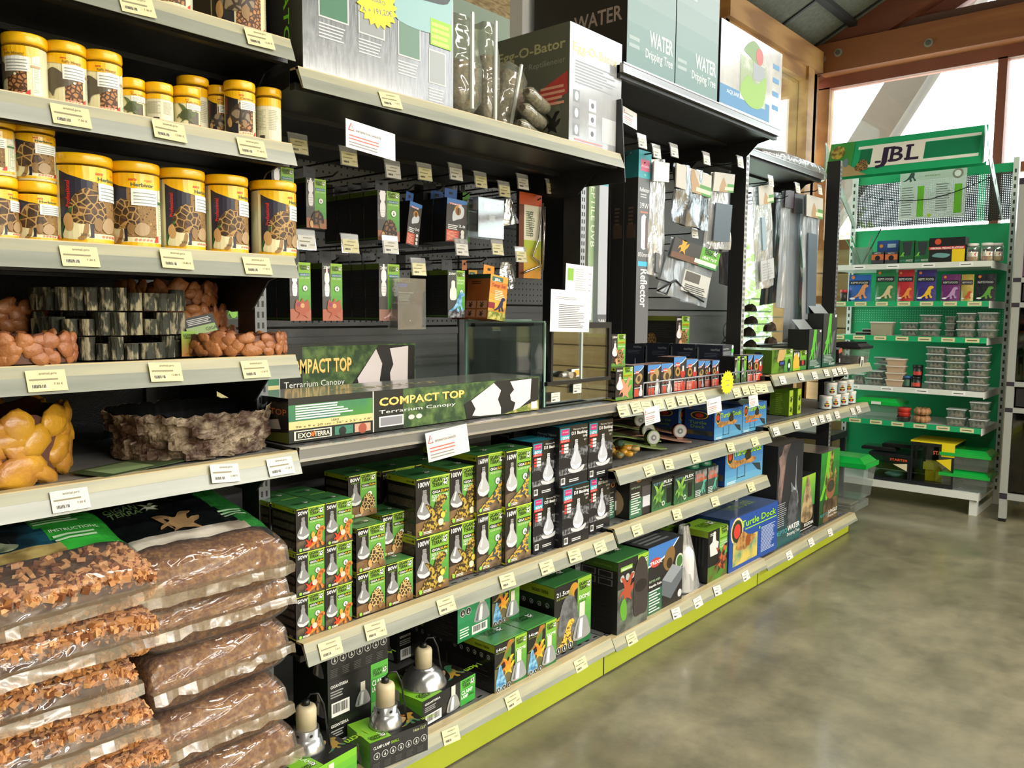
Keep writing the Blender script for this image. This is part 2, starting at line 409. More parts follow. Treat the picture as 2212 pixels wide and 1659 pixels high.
b = MB(); b.box(-4.1, -4, -5, 3, 0, 6, mat('#b5ad98', .8)); struct(b, 'wall_left')
b = MB(); b.box(-4, 7.2, -5.1, -5, 0, 6, mat('#c4beac', .8)); struct(b, 'wall_right')
# strip lamps over the aisle; the furthest row is added as fill light
for i, (y, t) in enumerate(((.15, 'nearer the shelving'), (-2.4, 'in the middle of the shop'), (-4.2, 'added fill row furthest from the shelving'))):
    L = empty('strip_lamp', (2.3, y, [3.3, 3.1, 2.7][i]), label='long white strip lamp hung over the aisle, '+t, cat='lamp')
    b = MB(); b.box(-2.5, 2.5, -.07, .07, 0, .07, '#d8d8d4'); b.obj('housing', parent=L)
    b = MB(); b.box(-2.48, 2.48, -.05, .05, -.012, 0, mat('#fff1d8', .5, e=6)); b.obj('diffuser', parent=L)
    b = MB()
    for x in (-2, 2): b.tube([(x, 0, .07), (x, 0, CZ(max(y, -2.2))-[3.3, 3.1, 2.7][i])], .004, '#555555')
    b.obj('hanger', parent=L)
# outside: leaning timber strut, trees
A = PX(1975, 158, 8.2); B = PX(1720, 560, 8.2)
b = MB(); dy = .19
b.hexa([(8.1, B.y-dy, B.z), (8.35, B.y-dy, B.z), (8.35, B.y+dy, B.z), (8.1, B.y+dy, B.z), (8.1, A.y-dy, A.z+.9), (8.35, A.y-dy, A.z+.9), (8.35, A.y+dy, A.z+.9), (8.1, A.y+dy, A.z+.9)], mat('#54483a', .7, wave=('#463b2f', 1.2, 6), sc=(1, 1, .4)))
# lean the head so the strut reaches from the sill up past the beam
for k in range(4, 8):
    v = list(b.v[k]); v[1] += (A.y-B.y)*(.9/(A.z-B.z))*1.0; b.v[k] = tuple(v)
b.obj('timber_strut', label='leaning grey-brown timber strut outside the end window', cat='timber beam')
for i, (x, y, z, r, c, l) in enumerate(((13.5, 5.4, 1.4, 1.9, '#b9cf86', 'pale green leafy tree outside, left in the end window'), (14, 2.2, .6, 1.6, '#aac57a', 'low leafy tree outside, behind the green display unit'), (7.5, 6.2, .9, 1.5, '#b4cc7c', 'leafy bush outside the side window, behind the hanging mats'))):
    t = empty('leafy_tree', (x, y, -1.2), label=l, cat='tree')
    b = MB(); b.tube([(0, 0, 0), (.05, .03, z+.8)], [.1, .05], '#6b5a42'); b.obj('trunk', parent=t)
    b = MB(); m1, m2 = mat(c, .8), mat('#d3e2a6', .8); rr = random.Random(i)
    for k in range(2600):
        d = Vector((rr.gauss(0, 1), rr.gauss(0, 1), rr.gauss(0, 1))).normalized()*r*rr.random()**.4
        n1 = Vector((rr.uniform(-1, 1), rr.uniform(-1, 1), rr.uniform(-1, 1))).normalized()*.07; n2 = n1.orthogonal()*.6; c0 = Vector((0, 0, z+1.2))+d
        b.face([c0-n1, c0+n2, c0+n1, c0-n2], m1 if k % 3 else m2)
    b.obj('foliage', parent=t, kind='stuff')

# ================================================================ gondola shelving
def label_tag(w=.062, h=.038, white=False, seed=0, tilt=0):
    b = MB(); m = PAPERW if white else PAPER; F = Flat((-w/2, 0, -h/2), (w, 0, 0), (0, 0, h), (0, -1, 0))
    c, s = math.cos(tilt), math.sin(tilt)
    b.box(-w/2, w/2, 0, .0008, -h/2, h/2, m)
    b.text(F, 'animal.pro', .55, .78, .13, '#6c6a50', al='c'); b.lines(F, .07, .52, .85, .66, 1, mat('#8a8468', .7), fill=.5, seed=seed)
    b.bars(F, .08, .1, .5, .34, 1, 10, '#dcd5ad' if not white else '#dddbd2'); b.text(F, '%d.%d0 €' % (4+seed % 37, seed % 10), .66, .28, .11, '#5b5640')
    return b
TAGS = {}
def shelf(x0, x1, z, name='shelf', lip=True, label='', yf=YL, yb=None, tags=(), mlip=LIP, back=True, hl=.046):
    yb = yb or YB
    e = empty(name, (x0, yf, z), label=label, cat='shelf'); L = x1-x0
    b = MB(); b.box(.003, L-.003, .012, yb-yf-.02, -.03, -.004, STEEL, mt=DECK)
    b.box(.003, L-.003, .012, .03, -.045, -.004, STEEL); b.box(.003, L-.003, .25, .28, -.042, -.03, STEEL); b.box(.003, L-.003, .5, .53, -.042, -.03, STEEL)
    for i in range(int(L/.045)):                                # slots along the front of the deck
        x = .03+i*.045; b.box(x, x+.02, .05, .056, -.004, -.0036, HOLE)
    b.obj('deck', parent=e)
    b = MB()
    if lip:
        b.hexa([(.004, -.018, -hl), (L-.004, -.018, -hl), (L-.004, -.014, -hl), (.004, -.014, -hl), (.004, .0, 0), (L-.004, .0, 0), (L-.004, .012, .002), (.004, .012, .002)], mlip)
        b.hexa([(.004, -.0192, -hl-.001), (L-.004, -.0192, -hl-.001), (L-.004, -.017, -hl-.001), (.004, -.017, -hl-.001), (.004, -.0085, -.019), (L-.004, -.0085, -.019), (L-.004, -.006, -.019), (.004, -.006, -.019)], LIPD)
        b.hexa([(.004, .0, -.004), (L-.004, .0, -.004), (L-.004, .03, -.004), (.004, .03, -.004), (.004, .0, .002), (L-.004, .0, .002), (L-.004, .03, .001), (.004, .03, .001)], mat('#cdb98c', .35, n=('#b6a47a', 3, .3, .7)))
    else:
        b.box(0, L, -.002, .012, -.03, 0, mat('#8d8e8e', .3, .6)); b.box(0, L, -.004, -.002, -.032, -.026, mat('#c9cacc', .25, .8)); b.box(0, L, -.004, .002, -.004, .001, mat('#c9cacc', .25, .8))
    b.obj('front_strip', parent=e)
    for i, t in enumerate(tags):
        u, white, ex = (t+(0,)*3)[:3] if isinstance(t, tuple) else (t, 0, 0)
        x = XU(u, yf-.02, z-.025)-x0
        k = (i % 7, bool(white))
        if k not in TAGS: TAGS[k] = label_tag(white=bool(white), seed=(i % 7)*5+3).data('price_label')
        o = bpy.data.objects.new('price_label', TAGS[k]); S.collection.objects.link(o); o.parent = e
        o.location = (x, -.0142, -.024+(.004 if i % 2 else 0)); o.rotation_euler = (rad(-22), rad([0, -3, 2, 5, -2][(i+int(x*7)) % 5]), 0)
    # arm brackets under each end
    for x in (.002, L-.006):
        b = MB()
        P = [(.03, -.004), (yb-yf-.05, -.004), (yb-yf-.05, -.02), (.26, -.12), (.17, -.115), (.1, -.05), (.03, -.035)]
        for q in (0, .004):
            b.face([(x+q, y, zz) for y, zz in (P if q else P[::-1])], STEEL)
        for i in range(len(P)):
            a, c = P[i], P[(i+1) % len(P)]; b.face([(x, a[0], a[1]), (x, c[0], c[1]), (x+.004, c[0], c[1]), (x+.004, a[0], a[1])], STEEL)
        b.obj('bracket', parent=e)
    return e
SZ = dict(a1=1.84, a2=1.625, a3=1.388, a4=1.175, a5=.963, b0=1.79, b1=.97, b2=.518, b3=.147, c0=2.085, c1=.965, c2=.734, c3=.53, c4=.138, d0=2.08, d1=.99, d2=.755, d3=.12)
XA = -.25
names1 = ['topmost shelf of the left bay, holding the large food tubs', 'second shelf from the top of the left bay, with small yellow-lidded tubs', 'left bay shelf under the large yellow-lidded food tubs', 'left bay shelf under the pebble and log-edged bowls', 'left bay shelf under the two big stone bowls']
tg = [[300, 565], [157, 370, 548], [176, 386, 560], [104, 362, 556], [(155, 1), (490, 1), (610, 1)]]
for i in range(5): shelf(XA, J[0], SZ['a%d' % (i+1)], label='cream-edged '+names1[i], tags=tg[i])
shelf(J[0]+.01, J[1], SZ['b0'], label='high shelf of the second bay, carrying the incubator boxes', tags=[848])
shelf(J[0], J[1], SZ['b1'], lip=False, label='grey steel shelf under the long canopy boxes')
shelf(J[0], J[1], SZ['b2'], label='cream-edged shelf under the stacked basking lamp boxes', tags=[718, 815, 968, 1100, 1185, 1245, 1300])
shelf(J[1], J[2], SZ['c0'], lip=False, label='high grey shelf of the third bay, carrying the dripping tree boxes')
shelf(J[1], J[2], SZ['c1'], label='third bay shelf crowded with small heat lamp boxes', tags=[1350, 1378, 1400, 1426, 1452, 1475, 1497, 1518, 1595, 1614, 1630, 1642, 1654])
shelf(J[1], J[2], SZ['c2'], label='third bay shelf under the turtle ramps', tags=[1406, 1448, 1506, 1582, 1634])
shelf(J[1], J[2], SZ['c3'], label='third bay shelf under the rain maker boxes', tags=[1380, 1466, 1548, 1626])
shelf(J[2], 4.9, SZ['d1'], label='fourth bay shelf under the green gadget boxes', tags=[(1694, 1), (1733, 1), (1763, 1), (1788, 1), (1806, 1), (1817, 1), (1828, 1)])
shelf(J[2], 4.9, SZ['d2'], label='fourth bay shelf under the white-lidded calcium jars', tags=[(1680, 1), (1724, 1), (1760, 1), (1778, 1), (1793, 1), (1811, 1), (1845, 1), (1857, 1)])
shelf(J[2], J[3], SZ['d0'], lip=False, yf=1.77, label='high rear shelf of the fourth bay, with a wrapped bundle on it')
for k, (xa, xb, z, l, tags) in enumerate(((J[0]-.03, J[1], SZ['b3'], 'second bay, holding clamp lamp and dome boxes', [(978, 0), (1112, 0), (1258, 0)]), (J[1], J[2], SZ['c4'], 'third bay, holding the big device boxes', [1368, (1464, 1), (1511, 1), (1553, 1), (1614, 1)]), (J[2], J[3], SZ['d3'], 'fourth bay, holding the tall dripping tree boxes', [(1708, 1), (1755, 1), (1796, 1)]))):
    s = shelf(xa, xb, z, 'base_shelf', label='grey base shelf of the '+l, tags=tags, hl=.038)
    b = MB(); b.box(0, xb-xa-.003, .03, .045, -z+.005, -.036, LIME); b.box(0, xb-xa, .035, .05, -z, -z+.005, HOLE); b.box(xb-xa-.005, xb-xa, .029, .04, -z+.004, -.036, HOLE); b.obj('kick_plate', parent=s, label='lime green kick plate')  # dark strip along the foot paints in the shadow gap at the floor
b = MB(); b.box(J[3]-.02, J[3], 1.54, YB, 0, .1, LIME); b.obj('end_plate', label='short lime plate closing the end of the base shelf', cat='end plate')
# slotted posts
SLOT = mat('#6f7276', .35, .5)
for k, (x, z1, l, ms) in enumerate(((J[0]+.002, 2.6, 'between the left bay and the second bay', SLOT), (J[1]+.013, 1.79, 'between the second bay and the third bay', mat('#9b9da0', .35, .4)), (J[2]+.035, 2.1, 'between the third bay and the fourth bay', mat('#c4c5c6', .35, .3)), (J[3]+.0, 2.15, 'at the far end of the fourth bay', mat('#8f9092', .35, .4)))):
    e = empty('upright_post', (x, YP, 0), label='black steel slotted upright '+l, cat='upright post')
    b = MB(); b.box(0, .03, 0, .075, 0, z1, STEEL, mf=ms); b.obj('column', parent=e)
    b = MB()
    for i in range(int(z1/.025)-1):
        z = .03+i*.025
        b.box(.006, .011, -.0006, .001, z, z+.014, HOLE); b.box(.018, .023, -.0006, .001, z, z+.014, HOLE)
    b.obj('slot_row', parent=e)
# back panels: perforated over plain
def back(x0, x1, z0, z1, zp, label, m=PANEL, holes=None):
    b = MB(); b.box(x0+.006, x1-.006, YB, YB+.03, z0, zp-.004, m); b.box(x0+.006, x1-.006, YB, YB+.03, zp+.004, z1, m)
    b.box(x0, x1, YB+.02, YB+.035, z0, z1, HOLE); b.box(x0+.006, x1-.006, YB-.004, YB, zp-.03, zp-.004, m)
    if holes:
        nx = int((x1-x0)/.025); nz = int((z1-zp)/.025)
        xa, xb = holes
        for i in range(nx):
            x = x0+.02+i*.025
            if not xa < x < xb: continue
            for j in range(nz):
                z = zp+.02+j*.025
                if j % 16 == 12: continue
                b.face([(x-.003, YB-.0006, z-.0035), (x+.003, YB-.0006, z-.0035), (x+.003, YB-.0006, z+.0035), (x-.003, YB-.0006, z+.0035)], HOLE)
    b.box(x0, x1, YB-.0005, YB, zp+.32, zp+.327, HOLE)
    return b.obj('back_panel', label=label, cat='panel')
back(XA, J[0]+.01, 0, 2.1, 1.22, 'near-black steel back panel of the left bay', DARKP)
back(J[0]+.01, J[1]+.02, 0, 1.79, 1.215, 'perforated grey steel back panel of the second bay', holes=(1.5, 2.3))
back(J[1]+.02, J[2]+.04, 0, 2.02, 1.3, 'perforated grey steel back panel of the third bay', holes=(2.2, 3.3))
back(J[2]+.04, J[3], 0, 2.05, 1.286, 'plain grey steel back panel of the fourth bay')
# ================================================================ printed pictures
def PZ(u, v, z):
    d = _r2*((u-1106)/FPX)+_d2*((v-829.5)/FPX)+_f; d = d*((z-HC)/d.z); return Vector((d.x, d.y, z))
TORT = mat('#3a2716', .5, v=('#b08a4e', 78, .055), n=('#6b4a28', 90, .45, .7)); TORTS = mat('#3b2a18', .5, v=('#cdae70', 105, .08)); GRAIN = mat('#4a3018', .6, v=('#8b6a3c', 160, .2), n=('#c79c5a', 140, .5, .6))
CHIPG = mat('#b07a48', .6, v=('#4e2f18', 120, .12)); BEARD = mat('#d8812c', .5, n=('#8b4b1c', 160, .45, .62)); UROM = mat('#40454a', .5, n=('#c9a233', 90, .5, .56), sc=(1, 1, 1.4))
FROGM = mat('#b89a3c', .5, n=('#3a2c12', 110, .47, .53)); ROCK = mat('#3c342c', .7, n=('#7a6a55', 60, .4, .65)); SAND = mat('#7a5a34', .7, n=('#a8824f', 60, .35, .65))
LEO = mat('#e0b23e', .5, n=('#3f2a18', 120, .55, .58)); BLUE = mat('#3a78a8', .5, n=('#8fc3dd', 70, .4, .65)); SILV = mat('#b9bbbd', .3, .6); SILVD = mat('#77797b', .3, .6)
JUNG = mat('#24401d', .6, n=('#5f7a3c', 30, .42, .66)); LAVA = mat('#28282a', .6, n=('#8a8c90', 70, .45, .62)); WATER = mat('#2c5f86', .5, n=('#7fb4c9', 12, .35, .7), sc=(1, 1, 4))
PEB = mat('#b98a4e', .5, n=('#6f4c25', 40, .4, .7)); GREENTOP = mat('#437f47', .3); GT = '#93bb34'; GM = '#5fa03c'; GD = '#3b8442'
LIZ = [(0, .05), (.15, .12), (.3, .22), (.42, .36), (.5, .52), (.58, .66), (.64, .8), (.74, .9), (.88, .92), (1, .84), (.99, .75), (.88, .7), (.83, .62), (.84, .5), (.81, .36), (.87, .2), (.95, .12), (.9, .04), (.8, .07), (.75, .2), (.68, .28), (.61, .2), (.66, .06), (.6, 0), (.49, .04), (.5, .17), (.38, .13), (.2, .04)]
TOR = [(.02, .3), (.06, .55), (.2, .8), (.42, .95), (.65, .88), (.82, .66), (.88, .4), (.86, .22), (.6, .14), (.3, .12), (.1, .18)]
THD = [(.0, .18), (.04, .34), (.14, .4), (.22, .3), (.25, .1), (.2, -.04), (.08, -.02)]
BULB = [(.38, 1), (.38, .84), (.33, .8), (.34, .66), (.29, .58), (.1, .4), (.02, .29), (.04, .19), (.2, .07), (.5, .02), (.8, .07), (.96, .19), (.98, .29), (.9, .4), (.71, .58), (.66, .66), (.67, .8), (.62, .84), (.62, 1)]
GEK = [(0, .2), (.2, .32), (.3, .2), (.2, 0), (.42, .14), (.6, .1), (.8, 0), (.72, .25), (.9, .4), (1, .62), (.85, .6), (.7, .5), (.78, .75), (.95, .95), (.7, .95), (.5, .7), (.35, .85), (.1, .95), (.25, .7), (.3, .5), (.1, .4)]
def tort(b, F, x, y, s, m=None, flip=False, l=3):
    b.shape(F, TOR, x, y, s, m or TORT, l, flip=flip)
    sg = -1 if flip else 1
    b.shape(F, THD, x-sg*s*.02 if flip else x-s*.08, y, s*.9, '#c69a62', l+1, flip=flip)
    b.ell(F, x+sg*s*.66, y+s*.12*F.W/F.H, s*.1, '#8c6a3c', l+1, ry=s*.16)
def logo(b, F, x, y, w, l=3, c='#141410'):
    b.text(F, 'GIGAN', x, y+w*.21*F.W/F.H, w*.2*F.W/F.H, c, l, fit=w*.62, bold=.03); b.text(F, 'TERRA', x+w*.03, y, w*.19*F.W/F.H, c, l, fit=w*.6, bold=.03)
    b.shape(F, GEK, x+w*.6, y-w*.02*F.W/F.H, w*.42, c, l+1); b.shape(F, GEK, x+w*.64, y+w*.02*F.W/F.H, w*.33, '#eeeee6', l+2)
    b.ell(F, x+w*.83, y+w*.2*F.W/F.H, w*.05, c, l+3)
def bulb(b, F, x, y, w, h, c='#8f9092', l=3, lo='#d5d6d6', thr='#9a9a98'):
    P = smooth(BULB, 3); k = h*F.H/F.W/1
    b.poly(F, [(x+p*w, y+q*h) for p, q in BULB], c, l)
    b.poly(F, [(x+w*.2, y+h*.32), (x+w*.38, y+h*.6), (x+w*.46, y+h*.6), (x+w*.34, y+h*.28)], lo, l+1)
    b.poly(F, [(x+w*.05, y+h*.24), (x+w*.07, y+h*.17), (x+w*.22, y+h*.07), (x+w*.5, y+h*.025), (x+w*.78, y+h*.07), (x+w*.93, y+h*.17), (x+w*.95, y+h*.24), (x+w*.5, y+h*.15)], lo, l+1)
    b.rect(F, x+w*.38, y+h*.84, x+w*.62, y+h, thr, l+1); b.rect(F, x+w*.4, y+h*.88, x+w*.6, y+h*.9, '#4a4a48', l+2); b.rect(F, x+w*.4, y+h*.94, x+w*.6, y+h*.96, '#4a4a48', l+2)
def icon(b, F, x, y, r, l=3, ring='#4a5a3a', face='#f0f0ea', inner='#3b6b2e'):
    b.ell(F, x, y, r, ring, l); b.ell(F, x, y, r*.84, face, l+1); b.ell(F, x, y-r*.2*F.W/F.H, r*.28, inner, l+2); b.rect(F, x-r*.1, y, x+r*.1, y+r*.5*F.W/F.H, inner, l+2)
def green(b, F, x0=0, y0=0, x1=1, y1=1, l=1): b.grad(F, x0, y0, x1, y0+(y1-y0)*.55, GD, GM, 5, l); b.grad(F, x0, y0+(y1-y0)*.55, x1, y1, GM, GT, 6, l)

# ================================================================ left bay: food tubs
YEL = mat('#f0b80c', .28, co=.3); YELD = mat('#dca406', .3); CREAM = '#e6dfb4'; NAVY = '#232234'
def jar(kind, r, h, phi):
    """tub with a printed sleeve, centred on its base; phi is the direction the label's middle faces"""
    e = empty('food_tub')
    b = MB(); b.lathe([(r*.94, 0), (r*.95, .003), (r*.95, h-.022)], mat('#dcd6b0', .3), 40); W = 1.25
    F = Cyl(r*.955, .004, h-.026, phi-W*1.25, phi+W*1.25)
    b.rect(F, 0, 0, 1, .05, YEL, 1)
    if kind == 'plain':
        b.rect(F, 0, .05, 1, 1, '#ddd9be', 1); b.rect(F, 0, .82, 1, 1, YEL, 2); b.lines(F, .2, .3, .55, .75, 14, '#b3b199'); b.lines(F, .6, .3, .85, .75, 12, '#b3b199'); b.rect(F, .36, .1, .5, .17, '#3c3a34', 2)
    else:
        b.rect(F, 0, .05, 1, 1, CREAM, 1); b.rect(F, .88, .05, 1, 1, '#e2e0cc', 2); b.lines(F, .9, .12, .99, .7, 18, '#a8b894')
        if kind == 'herb':
            b.rect(F, .05, .06, .41, .95, NAVY, 2); b.text(F, 'Professional', .17, .46, .055, '#d3261d', 3, rot=90, fit=.34, bold=.03)
            b.rect(F, .41, .12, .82, .8, GRAIN, 2)
            b.shape(F, [(.0, .0), (.02, .25), (.1, .5), (.25, .68), (.5, .75), (.62, .7), (.66, .3), (.6, 0)], .09, .05, .42, CREAM, 3); b.shape(F, [(.0, .0), (.03, .3), (.12, .56), (.3, .74), (.32, .68), (.14, .5), (.05, .2), (.03, 0)], .06, .05, .5, '#2c6a34', 4)
            tort(b, F, .13, .17, .5, l=4); b.shape(F, [(0, 0), (.2, .5), (.6, .6), (1, .3), (.8, -.2), (.3, -.3)], .5, .2, .2, '#a98d68', 6); b.shape(F, [(0, 0), (.1, .1), (.16, .34), (.24, .3), (.2, .06), (.1, -.05)], .24, .05, .5, '#9a7748', 4)
            b.text(F, '330 g' if r > .045 else '80 g', .27, .08, .035, '#3a3626', 5)
            yl = [(.03, 1), (.03, .95), (.15, .88), (.32, .82), (.55, .78), (.8, .78), (1, .83), (1, 1)]
        elif kind == 'carni':
            b.rect(F, .08, .06, .42, .95, '#1f1c22', 2); b.text(F, 'Professional', .18, .5, .05, '#c2261d', 3, rot=90, fit=.34, bold=.02); b.rect(F, .44, .12, .76, .75, CHIPG, 2)
            tort(b, F, .22, .22, .5, mat('#8b7a62', .5, v=('#3a2e22', 60, .12)), l=4); yl = [(.06, 1), (.06, .93), (.3, .84), (.5, .79), (.7, .78), (.9, .8), (1, .83), (1, 1)]
        elif kind == 'raffy':
            b.rect(F, .5, .1, .8, .5, CHIPG, 2); b.shape(F, [(.0, .3), (.1, .62), (.32, .74), (.56, .6), (.7, .46), (.84, .56), (.98, .5), (.94, .36), (.8, .26), (.7, .2), (.4, .1), (.3, -.12), (.2, .02)], .14, .24, .56, '#5d5343', 4)
            b.ell(F, .64, .44, .02, '#efe9d0', 6); yl = [(0, 1), (0, .86), (.2, .83), (.5, .79), (.7, .82), (.84, .78), (1, .86), (1, 1)]
        else:                                                # small tub, green terrapin
            b.rect(F, .5, .12, .78, .55, '#5d5446', 2); b.shape(F, GEK, .22, .14, .5, '#59663a', 4); b.shape(F, TOR, .3, .2, .3, '#4a5230', 5); yl = [(0, 1), (0, .84), (.3, .8), (.7, .8), (1, .85), (1, 1)]
        b.poly(F, yl, YEL, 3)
        b.text(F, 'sera', .44, .895, .045, '#c8281c', 5, bold=.03, sh=.2); b.text(F, 'reptil', .64, .895, .038, '#d4402c', 5, bold=.0, sh=.2) if kind == 'herb' else None
        b.text(F, {'herb': 'Herbivor', 'carni': 'Carnivor', 'raffy': 'Raffy Mineral', 'small': 'Raffy Vital'}[kind], .47, .82, .052, '#22563a' if kind == 'herb' else '#8a6a1c', 5, fit=.3, bold=.02)
        y0 = .56 if kind in ('herb',) else (.5 if kind == 'raffy' else .6)
        b.rect(F, .47, y0, .84, .79, '#e9ebe6', 5); b.lines(F, .5, y0+.03, .82, .77, 4, '#8d9590', 6, fill=.3, rag=.2)
        for i in range(5): b.ell(F, .52+i*.05, .085, .016, '#e08070', 4)
        b.poly(F, [(.77, .06), (.8, .13), (.84, .16), (.84, .06)], '#cf2f25', 5)
        b.rect(F, .86, .6, 1, .64, '#4d7a4a' if kind == 'herb' else '#b79a6a', 4)
    b.obj('tub_body', parent=e)
    b = MB(); t = h*.09 if h > .12 else .014; t = max(t, .013)
    b.lathe([(r*.97, h-t-.004), (r, h-t), (r*1.01, h-t+.002), (r*1.01, h-.003), (r*.985, h), (r*.93, h+.0005)], YEL, 48)
    for i in range(48):
        if 10 < i % 24 < 16:
            a = 2*PI*(i+.5)/48; q = r*1.011
            for s in (-.025, .025): b.face([(q*math.cos(a+s-.008), q*math.sin(a+s-.008), h-t+.002), (q*math.cos(a+s+.008), q*math.sin(a+s+.008), h-t+.002), (q*math.cos(a+s+.008), q*math.sin(a+s+.008), h-.004), (q*math.cos(a+s-.008), q*math.sin(a+s-.008), h-.004)], YELD)
    b.obj('lid', parent=e)
    return e
JP = {}
def put_jar(kind, u0, u1, vt, Yc, z, label, group, turn=0, sz=None):
    X = (XU(u0, Yc, z)+XU(u1, Yc, z))/2; f = Vector((X, Yc)).length; d = Vector((X, Yc, 0)); k = d.dot(_f)/f
    r = (u1-u0)/2/FPX*Vector((X, Yc, 0)).dot(Vector((_f.x, _f.y, 0)))*.965; h = ZV(vt, X, Yc)-z-.0
    r = round(r, 4)
    if sz: r, h = sz
    key = (kind, round(r/.004), round(h/.006)); phi = math.atan2(-Yc, -X)
    if key not in JP:
        JP[key] = (jar(kind, r, h, 0)); o = JP[key]
    else: o = copy_tree(JP[key])
    o.location = (X, Yc, z); o.rotation_euler = (0, 0, phi+turn); tag(o, label, 'food tub', group); return o
G1 = 'yellow-lidded food tubs on the left bay shelves'
z3, z2, z1 = SZ['a3']+.0, SZ['a2'], SZ['a1']
for i, (u0, u1, vt, t, l) in enumerate(((119, 243, 340, .62, 'biggest, standing beside the two stacked small tubs'), (242, 346, 356, -.05, 'its label square to the aisle, second large tub from the left'), (346, 442, 371, .68, 'middle one of the five large tubs'), (442, 537, 383, .7, 'fourth large tub from the left, beside the last one'), (541, 641, 396, .85, 'last of the five at the right end of its shelf'))):
    put_jar('herb', u0, u1, vt, 1.575, z3, 'large tortoise food tub, '+l, G1, t)
put_jar('herb', 38, 124, 397, 1.575, z3, 'small tortoise food tub at the bottom of the two-high stack', G1, .25)
put_jar('herb', 34, 118, 268, 1.575, ZV(397, XU(80, 1.575, 1.5), 1.575)+.001, 'small tortoise food tub on top of the two-high stack', G1, .15)
put_jar('herb', -52, 38, 384, 1.575, z3, 'lower tortoise food tub cut by the left edge of the photo', G1, .75)
put_jar('herb', -56, 32, 255, 1.575, ZV(384, XU(-8, 1.575, 1.5), 1.575)+.001, 'upper tortoise food tub cut by the left edge of the photo', G1, -.5)
put_jar('raffy', 14, 102, 82, 1.57, z2, 'tall terrapin food tub turned to its pale back text', G1, -.9)
put_jar('raffy', 103, 186, 99, 1.57, z2, 'tall terrapin food tub, middle of three, long-necked turtle on it', G1, -.05)
put_jar('raffy', 187, 261, 118, 1.57, z2, 'tall terrapin food tub, right one of three', G1, -.15)
put_jar('small', 262, 314, 174, 1.57, z2, 'little food tub with a green terrapin, just right of the tall ones', G1, 0)
put_jar('plain', 316, 374, 184, 1.56, z2, 'little food tub turned to its plain text side', G1, 0)
put_jar('small', 376, 433, 192, 1.56, z2, 'little food tub standing in front of a taller yellow-lidded one', G1, .1)
put_jar('plain', 386, 452, 171, 1.63, z2, 'yellow-lidded tub behind the little one with the green terrapin', G1, 0)
put_jar('plain', 300, 345, 186, 1.66, z2, 'yellow-lidded tub mostly hidden behind two little ones', G1, .2)
put_jar('carni', 452, 496, 189, 1.6, z2, 'black-labelled tub half hidden behind the carnivore tub', G1, .1)
put_jar('carni', 486, 552, 181, 1.56, z2, 'black-labelled carnivore food tub near the right end of its shelf', G1, .15)
put_jar('plain', 553, 609, 195, 1.57, z2, 'food tub with torn white film, last on the second shelf', G1, -.3)
put_jar('carni', 444, 585, -150, 1.62, z1, 'very large tub at the right end of the topmost left shelf', G1, .1, sz=(.058, .2))
put_jar('carni', 340, 380, -150, 1.6, z1, 'very large tub on the topmost left shelf, cut by the top of the photo', G1, .0, sz=(.05, .19))

# ================================================================ left bay: bowls
def ring_stones(name, r, h, n, m, inner, seed, rows=3, fat=1.0, label=None, group=None, sq=1.0, el=1.0, parts=True):
    """open dish whose outside is built of rounded stones"""
    e = empty(name); rr = random.Random(seed)
    b = MB(); vs = []; seg = 60; prof = [(r*.8, .004), (r*.86, .02), (r*.93, h*.93), (r*.99, h*.97), (r, h*.7), (r*.97, .0)]
    pr = [(0, .012), (r*.78, .012), (r*.84, .03), (r*.9, h*.94), (r*.98, h*.97), (r*1.0, h*.6), (r*.98, 0)]
    i0 = len(b.v)
    for q, (a, z) in enumerate(pr):
        for j in range(seg):
            t = 2*PI*j/seg; w = 1+.05*noise.noise(Vector((math.cos(t)*2, math.sin(t)*2, seed))); zz = z*(1+(.22*noise.noise(Vector((math.cos(t)*3, math.sin(t)*3, seed+5))) if q > 2 and q < 6 else 0))
            b.v.append((a*w*math.cos(t), a*el*w*math.sin(t), zz))
    for q in range(len(pr)-1):
        for j in range(seg):
            k = (j+1) % seg; b.f.append((i0+q*seg+j, i0+(q+1)*seg+j, i0+(q+1)*seg+k, i0+q*seg+k)); b.m.append(b.mi(inner)); b.sm.append(True)
    b.obj('dish', parent=e)
    b = MB()
    for row in range(rows):
        for j in range(n):
            t = 2*PI*(j+rr.random()*.7+row*.5)/n; z = h*(row+.5)/rows+rr.uniform(-.1, .1)*h/rows
            lx = 2*PI*r/n*rr.uniform(.34, .62)*fat; lz = h/rows*rr.uniform(.5, .8)*fat; ti = rr.uniform(-.7, .7)
            if h < .06: lx = min(lx, lz*1.5)
            if rr.random() < .2: lx, lz = lz*.8, lx
            w = 1+.05*noise.noise(Vector((math.cos(t)*2, math.sin(t)*2, seed)))
            lz = min(lz, h*.5)
            z = min(max(z, lz*.75), h*1.04-lz*.7)
            q = Matrix.Rotation(t, 3, 'Z') @ Matrix.Rotation(ti, 3, 'X')
            b.blob((r*w*math.cos(t), r*w*el*math.sin(t), z), (min(lx, lz)*.5, lx, lz), m, seed+j+row*40, .35, 1.3, 12, 8, q.to_euler())
    b.obj('stone_rim', parent=e); return e
CLAY = mat('#6b4030', .55, n=('#57342a', 4, .3, .7)); GOLD = mat('#bd8a22', .34, n=('#9a5f2e', 16, .45, .72), b=(45, .35), co=.2); PINKP = mat('#a56a3c', .42, n=('#8a5238', 14, .42, .72), b=(90, .3)); PINK2 = PINKP
o = ring_stones('stone_bowl', .185, .118, 17, GOLD, CLAY, 3, 4, 1.25); o.location = (.415, 1.735, .963); tag(o, 'big bowl with yellow stone sides and brown inside, at the left', 'bowl')
